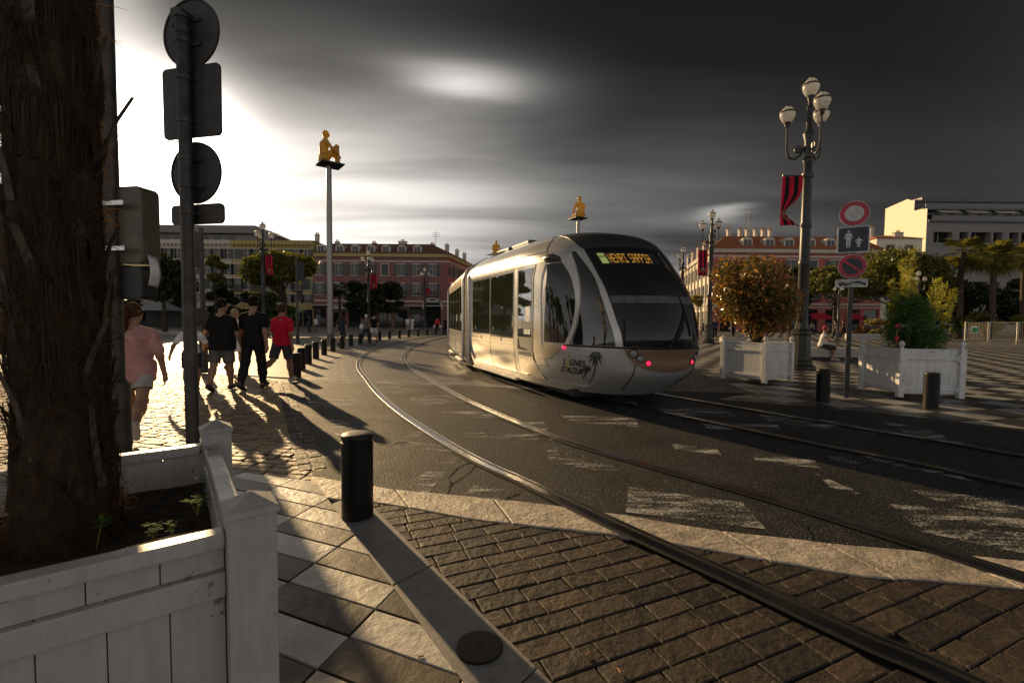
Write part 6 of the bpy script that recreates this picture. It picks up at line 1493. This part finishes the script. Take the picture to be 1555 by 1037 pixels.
# --- small cream house behind, and the modern apartment block
Y2 = 82; xa = D(1328, 440, Y2).x; xb = D(1397, 440, Y2).x; W2 = xb-xa
h2 = House('small cream house with a red tiled roof beside the modern apartment block', (xa, Y2)); A4, B4 = (0, 0), (W2, 0); T2_ = 16.6
cc = [D(x, 440, Y2).x - xa for x in (1349, 1377)]; ho = [(c-.7, c+.7, z, z+2.2) for c in cc for z in (13.2, 9.4, 5.6)]
h2.wall('wall', P_LIT, A4, B4, 0, T2_, ho); h2.part('side_wall', P_LIT, lambda b: (b.add([(0, 0, 0), (2.4, 12, 0), (2.4, 12, T2_), (0, 0, T2_)], [(0, 1, 2, 3)]), b.add([(W2, 0, 0), (W2, 12, 0), (W2, 12, T2_), (W2, 0, T2_)], [(0, 1, 2, 3)]), b.add([(2.4, 12, 0), (W2, 12, 0), (W2, 12, T2_), (2.4, 12, T2_)], [(0, 1, 2, 3)])))
for i, c in enumerate(cc):
    for z in (13.2, 9.4, 5.6): h2.window(A4, B4, c, z, 1.4, 2.2, 'none' if i else 'closed', sm=m_shut2)
h2.part('interior', m_in, lambda b: b.bx(2.6, W2-.3, 1, 11.5, 0, T2_-.3))
h2.part('roof', m_tile, lambda b: b.add([(-.3, -.4, T2_), (W2+.2, -.4, T2_), (W2+.2, 12.2, T2_), (2.1, 12.2, T2_), (1.8, 6, T2_+1.6), (W2, 6, T2_+1.6)], [(0, 1, 5, 4), (1, 2, 5), (2, 3, 4, 5), (3, 0, 4)]))
h2.chimney(.9, 2.5, T2_+.8, .6, 1.4); h2.chimney(W2-1.5, 3.5, T2_+1.0, 1.6, .6)
sl = lambda y: .02 + y*4.2/16
Y3 = 96; xa = D(1402, 440, Y3).x; W3 = 40
ha = House('modern grey apartment block with loggias and stepped top floors on the right', (xa, Y3), 0, 'apartment block'); A5, B5 = (0, 0), (W3, 0)
fl_ = [(7.5, 10.3), (12.2, 15.2), (17.4, 20.6)]; cols = [(1.6, 5.6), (7.0, 8.8), (9.4, 13.6), (14.1, 16.0), (17.4, 19.4), (19.9, 22), (23.5, 27.5), (29, 31), (31.5, 35.5)]
ho = [(x0, x1, z0, z1) for z0, z1 in fl_ for x0, x1 in cols]
b_ = ha.part('wall', P_GRY, lambda b: wall_face(b, A5, B5, 0, 22.6, ho, 1.3))  # shade of the front is put into its greyer plaster
ha.part('side_wall', P_LIT, lambda b: b.add([(0, 0, 0), (4.2, 16, 0), (4.2, 16, 28.8), (1.18, 4.5, 28.4), (1.18, 4.5, 26.0), (0, 0, 25.4)], [(0, 1, 2, 3, 4, 5)]))  # lit copy of the wall: sunlight is in the plaster colour
ha.part('end_parapet', P_LIT, lambda b: b.add([(1.2, 4.5, 28), (4.2, 16, 28), (4.2, 16, 29.2), (2.2, 8.5, 29.2), (1.9, 7.2, 29.2), (1.2, 4.5, 28)], [(0, 1, 2, 3, 4)]))
ha.part('interior', m_in, lambda b: b.prism([(sl(1.32)+.1, 1.32), (W3-.3, 1.32), (W3-.3, 15), (sl(15)+.1, 15)], 0, 22.4))
for z0, z1 in fl_:
    for x0, x1 in cols:
        f = ha.part('loggia_rail', M('rail_glass', (.10, .10, .105), .2) if 'rail_glass' not in bpy.data.materials else bpy.data.materials['rail_glass'], lambda b: b.bx(x0, x1, .06, .09, z0, z0+1.0))
        ha.part('window', m_trim, lambda b: b.bx((x0+x1)/2-.05, (x0+x1)/2+.05, 1.2, 1.28, z0, z1))
ha.part('terrace_slab', m_slate, lambda b: (b.prism([(sl(0), -.5), (W3, -.5), (W3, 6), (sl(6), 6)], 22.6, 22.9), b.prism([(sl(1.5), 1.5), (W3, 1.5), (W3, 6), (sl(6), 6)], 25.5, 25.9)))
ha.part('set_back_storey', m_slate, lambda b: (b.prism([(sl(3), 3), (W3, 3), (W3, 15.9), (sl(15.9), 15.9)], 22.9, 25.5), b.prism([(sl(5), 5), (W3, 5), (W3, 15.9), (sl(15.9), 15.9)], 25.9, 28.0)))
ha.part('roof', m_slate, lambda b: (b.prism([(sl(4.6), 4.6), (W3, 4.6), (W3, 15.95), (sl(15.95), 15.95)], 28.0, 28.4), b.bx(5, 18, 7, 14, 28.4, 29.6)))
ha.part('parapet_glass', bpy.data.materials['rail_glass'], lambda b: (b.bx(.7, W3, -.45, -.40, 22.9, 23.9), b.bx(1.0, W3, 1.55, 1.6, 25.9, 26.9)))
for k in range(12): ha.part('terrace_window', m_pane, lambda b: b.bx(2+k*3.1, 4.3+k*3.1, 2.95, 2.99, 23.0, 25.3))
for k in range(5): ha.part('blind', m_trim, lambda b: b.add([(3+k*6, 1.2, 25.2), (7.5+k*6, 1.2, 25.2), (7.5+k*6, 0, 24.6), (3+k*6, 0, 24.6), (3+k*6, 1.2, 25.25), (7.5+k*6, 1.2, 25.25), (7.5+k*6, 0, 24.65), (3+k*6, 0, 24.65)], [(0, 1, 2, 3), (4, 7, 6, 5), (2, 6, 7, 3)]))
# low lit walls round the planted bed on the right
for i, (pa_, pb_, lb) in enumerate(((1288, 1340, 'low sunlit stone wall in front of the golden shrubs'), (1342, 1375, 'low sunlit stone wall ending behind the bamboo planter'))):
    p0, p1 = at(pa_, 41), at(pb_, 40.2); b = MB(); L = (p1-p0).length; b.bx(0, L-.05, 0, .6, -.02, .5); tag(b.build('low_wall', m_stone, None, None, .02, (p0.x, p0.y, 0), math.atan2(p1.y-p0.y, p1.x-p0.x)), lb, 'low wall')
# ---------------------------------------------------------------- trees and plants
def leaves(blobs, n, size, asp=.5, shell=.55, seed=1, droop=0, up=0):
    """n leaf-sized diamonds spread in ellipsoid clumps (cx,cy,cz,rx,ry,rz); density gathered in sub-clumps so gaps stay open"""
    r = np.random.default_rng(seed); B = np.array(blobs, float); vol = B[:, 3]*B[:, 4]*B[:, 5]; w = vol**.67; w /= w.sum()
    k = r.choice(len(B), n, p=w); d = r.normal(size=(n, 3)); d /= np.linalg.norm(d, axis=1)[:, None]
    rad = shell + (1-shell)*r.random(n)**.6; rad *= 1 + .10*np.sin(d[:, 0]*7 + k)*np.sin(d[:, 2]*8 + k*2) + .08*r.normal(size=n)
    C = B[k, :3] + d*rad[:, None]*B[k, 3:]
    nrm = d*.6 + r.normal(size=(n, 3))*.7; nrm[:, 2] += up; nrm /= np.linalg.norm(nrm, axis=1)[:, None]
    a = np.cross(nrm, r.normal(size=(n, 3))); a[:, 2] -= droop*np.abs(a[:, 2]); a /= np.linalg.norm(a, axis=1)[:, None]; b = np.cross(nrm, a)
    s = size*(.6 + .8*r.random(n))[:, None]
    V = np.stack([C - a*s, C + b*s*asp - a*s*.1, C + a*s, C - b*s*asp - a*s*.1], 1).reshape(-1, 3)
    return V, np.arange(4*n).reshape(n, 4)
def clumps(c, R_, n, rb, seed, flat=1.0, hemi=False):
    r = np.random.default_rng(seed); out = []
    for _ in range(n):
        d = r.normal(size=3); d /= np.linalg.norm(d)
        if hemi: d[2] = abs(d[2])*.9 - .12
        q = .62 + .33*r.random(); s = rb*(.7 + .6*r.random())
        out.append((c[0] + d[0]*R_[0]*q, c[1] + d[1]*R_[1]*q, c[2] + d[2]*R_[2]*q, s, s, s*flat))
    return out
L_PINE = leaf_mat('pine_needles', (.07, .095, .020), (.19, .17, .036), .5); L_DARK = leaf_mat('dark_leaves', (.018, .028, .010), (.04, .052, .017), .4); L_GRN = leaf_mat('green_leaves', (.045, .08, .02), (.09, .13, .03), .5); L_YEL = leaf_mat('golden_leaves', (.24, .20, .04), (.36, .27, .06), .5); L_PALM = leaf_mat('palm_leaves', (.08, .10, .028), (.22, .18, .05), .5)
L_PHO = leaf_mat('photinia_leaves', (.08, .095, .024), (.22, .15, .05), .42, rough=.3); L_PHR = leaf_mat('young_red_leaves', (.34, .12, .045), (.42, .23, .08), .45, rough=.35); L_BAM = leaf_mat('bamboo_leaves', (.045, .12, .028), (.09, .20, .045), .5); L_BAY = leaf_mat('young_bamboo_leaves', (.30, .32, .05), (.44, .38, .09), .5); L_WEED = leaf_mat('weed_leaves', (.05, .13, .012), (.09, .18, .018), .5, rough=.9)
L_FAR = leaf_mat('park_leaves', (.16, .24, .05), (.28, .30, .08), .6)
BARK = M('bark', (.055, .040, .028), .9, 0, .35, 9, .9, 22, .03); BARK2 = M('palm_bark', (.07, .05, .035), .9, 0, .35, 9, .9, 30, .03); m_stem = M('bamboo_stem', (.22, .22, .06), .5)
def trunk_mesh(name, root, base, top, r0, r1, limbs, mat=BARK, seed=0):
    r = random.Random(seed); b = MB(); base, top = Vector(base), Vector(top); P = []
    for i in range(7):
        f = i/6; P.append(base.lerp(top, f) + Vector((r.uniform(-1, 1), r.uniform(-1, 1), 0))*r0*.5*math.sin(PI*f))
    b.tube(P, [r0*(1.35 if i == 0 else 1) + (r1-r0)*i/6 for i in range(7)], 10)
    for q in limbs:
        q = Vector(q); s = base.lerp(top, r.uniform(.65, .98)); m_ = s.lerp(q, .5) + Vector((0, 0, -.1*(q-s).length)); b.tube([s, m_, q], [r1*.8, r1*.5, r1*.15], 6)
    return b.build(name, mat, root, 60)
def tree(label, pos, crown_c, crown_r, n, size, mat, seed, kind='tree', nb=14, rb=None, flat=1, hemi=False, tr=.16, group=None, asp=.5, name='tree', two=None):
    root = thing(name, label, 'tree' if name != 'bush' else 'bush', (pos[0], pos[1], 0), 0, group)
    rb = rb or min(crown_r)*.45; B = clumps(crown_c, crown_r, nb, rb, seed, flat, hemi)
    V, Q = leaves(B, n, size, asp, .45, seed); np_mesh('crown', V, Q, mat, root)
    if two: V, Q = leaves([(x, y, z + sz*.25, sx*1.02, sy*1.02, sz*.9) for x, y, z, sx, sy, sz in B if z > crown_c[2] - .1*crown_r[2]], n//5, size, asp, .8, seed+7); np_mesh('shoot_tips', V, Q, two, root)
    trunk_mesh('trunk', root, (0, 0, -.05), (crown_c[0]*.6, crown_c[1]*.6, crown_c[2] - crown_r[2]*.3), tr, tr*.55, [b_[:3] for b_ in B[:9]], BARK, seed)
    return root
def px_tree(label, px, y0, y1, wpx, Y, mat, seed, n=4500, hemi=True, size=None, gpx=None, name='tree', nb=16, flat=.6, two=None, group=None, asp=.45):
    p = at(gpx or px, Y); hy = 486 + (px-777)*.00873; s = Y/691
    zt, zb = 1.45 + (hy-y0)*s, 1.45 + (hy-y1)*s; rz = (zt-zb)/2 if not hemi else (zt-zb)*.62; cz = (zt+zb)/2 if not hemi else zt - rz*.95; rx = wpx*s/2
    c = (at(px, Y).x - p.x, 0, cz)
    return tree(label, p, c, (rx, rx*.9, rz), n, size or max(.12, Y*.0042), mat, seed, nb=nb, rb=min(rx, rz)*.42, flat=flat, hemi=hemi, tr=max(.09, rx*.07), name=name, two=two, group=group, asp=asp)
PINES = 'umbrella pines and round trees of the square'
px_tree('dark dense pine behind the tall traffic light at the left', 250, 372, 466, 88, 46, L_DARK, 3, 9000, False, nb=20)
px_tree('dark tree partly hidden by the signal box at far left', 205, 385, 470, 60, 50, L_DARK, 4, 4000, False)
px_tree('backlit umbrella pine beside the lamp behind the men in black', 428, 374, 452, 104, 46, L_PINE, 5, 12000, True, gpx=436, nb=24)
px_tree('small pine between the traffic light and the cream building', 327, 388, 432, 30, 60, L_PINE, 6, 2200, False)
px_tree('round dark tree left before the dusky red building', 553, 426, 480, 56, 72, L_DARK, 7, 6000, False); px_tree('round dark tree right of another before the dusky red building', 588, 428, 478, 48, 72, L_DARK, 8, 5000, False)
for i, (px, y0, y1, w, lb) in enumerate(((342, 434, 494, 46, 'leftmost dark garden bush before the cream building'), (366, 440, 496, 46, 'dark garden bush before the yellow building, left one'), (396, 436, 496, 48, 'green garden bush behind the tall man in black'), (424, 444, 496, 44, 'backlit green bush behind the man in red'), (268, 440, 494, 60, 'dark bush behind the grey tent'), (228, 444, 494, 56, 'dark bush behind the head of the woman in pink'))):
    px_tree(lb, px, y0, y1, w, 66 + i, L_GRN if i in (2, 3) else L_DARK, 20+i, 4500, False, name='bush', nb=10)
px_tree('umbrella pine with golden edge above the red awnings', 1268, 394, 470, 78, 52, L_PINE, 31, 10000, True, nb=22); px_tree('large sunlit umbrella pine left of the bamboo', 1362, 374, 470, 124, 48, L_PINE, 32, 16000, True, nb=26)
px_tree('dark tree behind the big lamp and the reddish shrub', 1216, 398, 490, 44, 58, L_DARK, 33, 4000, False)
px_tree('dark evergreen behind the right palms, left one', 1430, 424, 500, 96, 56, L_DARK, 34, 10000, False); px_tree('dark evergreen behind the right palms, middle one', 1485, 428, 500, 96, 58, L_DARK, 35, 10000, False); px_tree('dark evergreen cut by the right edge', 1548, 420, 500, 96, 57, L_DARK, 36, 10000, False)
px_tree('golden shrub behind the low sunlit wall', 1338, 480, 508, 46, 43, L_YEL, 37, 3000, False, size=.16, name='bush', nb=10, asp=.2); px_tree('reddish low shrub at the left end of the low sunlit wall', 1303, 492, 508, 26, 43, leaf_mat('rusty_leaves', (.14, .05, .015), (.2, .09, .02), .4), 38, 1200, False, size=.12, name='bush', nb=7)
px_tree('clipped sunlit hedge bush behind the barrier fence', 1497, 476, 506, 100, 42, L_PINE, 39, 5000, False, name='bush', nb=16, flat=.7); px_tree('green bush between the bamboo and the barrier fence', 1452, 482, 508, 36, 43, L_GRN, 40, 2200, False, name='bush', nb=8)
px_tree('small lit street tree in the side street right of the tram', 1060, 448, 466, 16, 80, L_YEL, 41, 700, False)
# trees left of the view, mirrored in the tram windows
for i, (x, y, h, w, k) in enumerate(((-46, 29, 12, 2.0, 0), (-66, 44, 15, 2.2, 0), (-52, 24, 8, 6, 1), (-74, 54, 10, 8, 1), (-78, 48, 14, 2.2, 0), (-40, 12, 11, 1.8, 0), (-60, 30, 9, 7, 1), (-82, 68, 9, 8, 1))):
    lb = ['slender cypress mirrored in the tram windows, left of the square', 'round park tree mirrored in the tram windows, left of the square'][k]
    tree(lb, (x, y), (0, 0, h*(.55, .68)[k]), (w/2, w/2, h*(.47, .30)[k]), 3500, .30, L_DARK if k == 0 else L_FAR, 60+i, nb=18, rb=w*.24, flat=1.2 if k == 0 else .8, tr=.2, group='trees left of the square')
# --- fan palms
def fan_palm(label, pos, h, r_, mat, seed, n=26, group='fan palms', tr=.24):
    rr = random.Random(seed); root = thing('palm_tree', label, 'palm tree', (pos[0], pos[1], 0), 0, group); b = MB()
    b.tube([(0, 0, -.05), (.05, 0, h*.3), (-.04, .03, h*.7), (0, 0, h)], [tr*1.25, tr, tr*.9, tr*1.15], 12); b.build('trunk', BARK2, root, 60)
    V = []; F = []
    for i in range(n):
        az_ = rr.uniform(0, 2*PI); el_ = rr.uniform(-.9, 1.25); d = Vector((math.cos(az_)*math.cos(el_), math.sin(az_)*math.cos(el_), math.sin(el_))); L = r_*rr.uniform(.85, 1.1)
        s = Vector((0, 0, h)) + d*L*.45; sd = d.cross(Vector((0, 0, 1))).normalized(); up = sd.cross(d)
        o = len(V); V += [Vector((0, 0, h)) - sd*.015, Vector((0, 0, h)) + sd*.015, s + sd*.012, s - sd*.012]; F.append((o, o+1, o+2, o+3))
        for j in range(17):
            a = -1.25 + 2.5*j/16; v = d*math.cos(a) + sd*math.sin(a); l = L*.62*rr.uniform(.85, 1.1); t1_ = s + v*l*.6 + up*.03; t2_ = s + v*l + Vector((0, 0, -.32*l)); wv = (sd*math.cos(a) - d*math.sin(a))*L*.030
            o = len(V); V += [s, t1_ + wv, t2_, t1_ - wv]; F.append((o, o+1, o+2, o+3))
    np_mesh('crown', np.array([tuple(v) for v in V]), np.array(F), mat, root)
    return root
for px, y, Y, sd, lb in ((1457, 384, 45, 1, 'sunlit fan palm above the bamboo, leftmost of the palms'), (1506, 394, 42, 2, 'sunlit fan palm with a golden trunk, middle of the palms'), (1552, 392, 46, 3, 'fan palm at the right edge')):
    p = at(px, Y); fan_palm(lb, p, 1.45 + (492-y)*Y/691, 2.1, L_PALM, sd, 34)
p = at(516, 76); fan_palm('dark fan palm against the dusky red building', p, 1.45 + (484-440)*76/691, 1.7, L_DARK, 9, 30)
p = at(1200, 60); fan_palm('dark fan palm behind the reddish shrub', p, 7.0, 2.0, L_DARK, 10, 30)
# --- reddish round shrub and bamboo in the white planters
def local_shrub(label, pc_, cat, name): return thing(name, label, cat, (pc_.x, pc_.y, .78), 0)
sh = local_shrub('round reddish-green shrub with glossy leaves in a white planter', pc2, 'shrub', 'shrub')
B = clumps((-.03, 0, 1.42), (.92, .85, .88), 30, .36, 71)
V, Q = leaves(B, 9000, .055, .42, .35, 71); np_mesh('foliage', V, Q, L_PHO, sh)
V, Q = leaves([(x, y, z, a*1.08, b_*1.08, c*1.08) for x, y, z, a, b_, c in B], 3200, .058, .40, .85, 72); np_mesh('young_leaves', V, Q, L_PHR, sh)
b = MB(); rr = random.Random(4)
for i in range(16):
    a = rr.uniform(0, 2*PI); q = Vector((math.cos(a)*rr.uniform(.3, .75), math.sin(a)*rr.uniform(.3, .7), rr.uniform(.8, 1.7))); b.tube([(rr.uniform(-.08, .08), rr.uniform(-.08, .08), -.03), q*.45 + Vector((0, 0, .05)), q], [.024, .017, .006], 6)
b.build('branches', BARK, sh, 60)
bm = local_shrub('tall feathery green bamboo in a white planter', pc3, 'bamboo', 'bamboo')
B = clumps((.02, 0, .62), (.45, .45, .62), 26, .22, 81)
V, Q = leaves(B, 9000, .062, .13, .1, 81, droop=.5); np_mesh('foliage', V, Q, L_BAM, bm)
tips = []; b = MB(); rr = random.Random(8)
for i, (x, y, h) in enumerate(((-.10, .1, 1.95), (-.04, 0, 2.15), (-.16, -.1, 1.7), (.45, .0, 1.55), (.62, .1, 1.45), (-.35, .05, 1.5), (.30, -.1, 1.3), (.78, 0, 1.35), (-.02, .2, 1.8), (.1, .1, 1.5))):
    b.tube([(x*.3, y*.3, -.03), (x*.6, y*.6, h*.5), (x, y, h*.85), (x*1.1 + .04, y, h)], [.010, .009, .006, .003], 5)
    for k in range(9): f = .55 + .45*k/8; tips.append((x*(.6+.5*f), y*f, h*f, .10, .10, .07))
b.build('stems', m_stem, bm, 60)
V, Q = leaves(tips, 1700, .075, .13, .1, 83, droop=.4); np_mesh('young_leaves', V, Q, L_BAY, bm)
fr_ = thing('red_flower', 'stalk with two red blooms at the left side of the bamboo planter', 'flower', (pc3.x-.42, pc3.y-.15, .78), 0); b = MB(); b.tube([(0, 0, -.03), (.01, 0, .45), (.04, 0, .62)], .012, 6); b.build('stalk', m_stem, fr_, 60)
m_bloom = M('red_bloom', (.50, .02, .06), .5)
for z, r_, h_ in ((.36, .035, .075), (.62, .038, .045)): b = MB(); b.ell((.02, 0, z), (r_, r_, h_), 10, 8); b.build('bloom', m_bloom, fr_, 180)
# --- the near palm trunk
PT = D(92, 480, 1.80); PT = Vector((PT.x, 1.80, .52))
pt = thing('palm_tree', 'thick fibrous palm trunk rising from the near white planter', 'palm tree', PT, 0)
m_husk = M('palm_husk', (.040, .024, .013), .95, 0, .5, 16, 1, 60, .015, (.012, .008, .005)); m_boot = M('palm_leaf_base', (.085, .062, .044), .8, 0, .35, 22, .8, 50, .006); m_fib = leaf_mat('palm_fibre', (.035, .019, .010), (.11, .055, .022), .45, rough=.8)
def trunk_r(a, z):
    f = z*2.6 + a*.6; s = f - math.floor(f); fl_ = .07*math.exp(-z/.25)
    return .195 + fl_ + .034*(1-s) + .030*noise.noise(Vector((math.cos(a)*3, math.sin(a)*3, z*3))) + .016*noise.noise(Vector((math.cos(a)*11, math.sin(a)*11, z*7)))
b = MB(); nA_, nZ = 90, 260; Hh = 3.6
b.grid(lambda a, z: Vector((trunk_r(a, z)*math.cos(a), trunk_r(a, z)*math.sin(a), z)), [2*PI*i/nA_ for i in range(nA_+1)], [Hh*j/nZ for j in range(nZ+1)]); b.build('trunk', m_husk, pt, 180)
rr = random.Random(12)
for i in range(44):        # old leaf bases, cut off and pointing up
    z = .25 + 3.2*i/44; a = i*2.4 + rr.uniform(-.15, .15); r0 = trunk_r(a, z) - .015; L = rr.uniform(.20, .42); w = rr.uniform(.018, .034); tilt = rr.uniform(.05, .24); lean = rr.uniform(-.35, .35)
    rad = Vector((math.cos(a), math.sin(a), 0)); tan = Vector((-math.sin(a), math.cos(a), 0)); b = MB(); vs = []
    for k in range(5):
        f = k/4; c = rad*(r0 + tilt*f*f*L*2.0 + .015) + tan*lean*L*f + Vector((0, 0, z + L*f)); ww = w*(1.15 - .5*f); th = .016*(1-.4*f)
        vs += [c - tan*ww + rad*th*.2, c + rad*th, c + tan*ww + rad*th*.2, c - rad*th]
    b.add(vs, [(k*4+j, k*4+(j+1) % 4, k*4+4+(j+1) % 4, k*4+4+j) for k in range(4) for j in range(4)] + [(3, 2, 1, 0), (16, 17, 18, 19)]); b.build('leaf_base', m_boot, pt, 60)
# ragged sheets of sheath fibre wrapped round the trunk
m_sheath = leaf_mat('palm_sheath', (.022, .014, .008), (.075, .046, .026), .3, rough=.9); b = MB()
for i in range(150):
    z0 = rr.uniform(.0, 3.3); a0 = rr.uniform(0, 2*PI); wa = rr.uniform(.25, .7); hz_ = rr.uniform(.10, .30); li = rr.uniform(.015, .075); sk = rr.uniform(-.5, .5)
    def P_(u, v):
        a = a0 + wa*(u-.5) + sk*v*.4; z = z0 + hz_*v + .03*noise.noise(Vector((u*4+i, v*3, i))); q = trunk_r(a, z) + .006 + li*v*v + .012*noise.noise(Vector((u*6, v*6, i*1.7)))
        return Vector((q*math.cos(a), q*math.sin(a), z))
    n_ = 7
    for k in range(n_):          # split into strands so the upper edge is torn
        L = rr.uniform(.55, 1.0); g0, g1 = k/n_, (k+.92)/n_
        b.grid(lambda u, v: P_(g0 + (g1-g0)*(u*(1-.5*v) + .25*v), v*L), [0, .5, 1], [0, .35, .7, 1])
b.build('fibre_sheets', m_sheath, pt, 60)
pt.scale = (.625, .625, 1)
r = np.random.default_rng(3); n = 14000; a = r.random(n)*2*PI; z = r.random(n)**1.15*3.4
R0 = .205 + .07*np.exp(-z/.25) + r.random(n)*.012; L = .05 + .13*r.random(n)**2; tx = r.normal(size=n)*.8; tz = -.3 + r.normal(size=n)*.8; out_ = np.abs(r.normal(size=n))*.42*np.where(r.random(n) < .25, 2.0, .6)
c0 = np.stack([np.cos(a)*R0, np.sin(a)*R0, z], 1); rad = np.stack([np.cos(a), np.sin(a), 0*a], 1); tan = np.stack([-np.sin(a), np.cos(a), 0*a], 1); up = np.array([[0, 0, 1.]])
d = tan*tx[:, None] + up*tz[:, None] + rad*out_[:, None]; d /= np.linalg.norm(d, axis=1)[:, None]; sd_ = np.cross(d, rad); sd_ /= np.maximum(np.linalg.norm(sd_, axis=1), .05)[:, None]; sd_ *= .0011
m1 = c0 + d*L[:, None]*.55 + rad*.012; e_ = c0 + d*L[:, None] + up*(-.03*r.random(n))[:, None] + rad*(.01*r.normal(size=n))[:, None]
V = np.stack([c0 - sd_, c0 + sd_, m1 + sd_, m1 - sd_, m1 - sd_, m1 + sd_, e_ + sd_*.4, e_ - sd_*.4], 1).reshape(-1, 3); Q = np.concatenate([np.arange(4) + 8*np.arange(n)[:, None], np.arange(4, 8) + 8*np.arange(n)[:, None]])
np_mesh('fibre', V, Q, m_fib, pt)
b = MB()
for i in range(9):         # dry fronds hanging on the far side of the trunk
    z = 2.0 + .19*i; a = 2.6 + .18*((i*5) % 7); d = Vector((math.cos(a), math.sin(a), 0)); p0 = d*.2 + Vector((0, 0, z)); 
    P = [p0, p0 + d*.10 + Vector((0, 0, .10)), p0 + d*.22 + Vector((0, 0, .02)), p0 + d*.30 + Vector((0, 0, -.22))]; b.tube(P, [.014, .012, .008, .003], 5)
    sd2 = Vector((-d.y, d.x, 0))
    for k in range(26):
        f = k/25; q = P[1].lerp(P[2], f*2) if f < .5 else P[2].lerp(P[3], f*2-1); l = .16*(1-.5*f); s2 = 1 if k % 2 else -1; t2 = q + sd2*s2*l*.7 + Vector((0, 0, -l)) + d*.05
        b.add([q, q + Vector((0, 0, .006)), t2], [(0, 1, 2)])
b.build('dry_fronds', m_fib, pt)
# --- weeds in the near planter
def weed(label, p, n, s, seed):
    rr = random.Random(seed); root = thing('weed', label, 'weed', p, 0, 'small weeds in the near planter'); b = MB(); st = MB()
    for i in range(n):
        a = rr.uniform(0, 2*PI); h = rr.uniform(.4, 1.2)*s; q = Vector((math.cos(a)*s*.35*rr.random(), math.sin(a)*s*.35*rr.random(), h)); st.tube([(0, 0, 0), q*.5 + Vector((0, 0, .1*h)), q], .0018, 4)
        for k in range(5):
            a2 = 2*PI*k/5 + rr.uniform(-.3, .3); d = Vector((math.cos(a2), math.sin(a2), rr.uniform(-.15, .45))); sd2 = Vector((-d.y, d.x, 0)); l = s*rr.uniform(.28, .45)
            b.add([q, q + d*l*.5 + sd2*l*.26, q + d*l*.9 + sd2*l*.16, q + d*l, q + d*l*.9 - sd2*l*.16, q + d*l*.5 - sd2*l*.26], [(0, 1, 2, 3, 4, 5)])
    st.build('stem', m_stem, root); b.build('leaf', L_WEED, root)
for (px, py), n, s, lb in (((300, 770), 5, .10, 'largest green weed at the right corner of the near planter'), ((312, 742), 4, .09, 'green weed by the sunlit right rim of the near planter'), ((232, 806), 5, .07, 'low green weed behind the sunlit front rim'), ((262, 802), 3, .06, 'tiny green weed between two others at the front rim'), ((146, 818), 2, .09, 'thin green weed next to the palm trunk')):
    p = G(px, py, .62); p.z = .58; weed(lb, p, n, s, int(px))
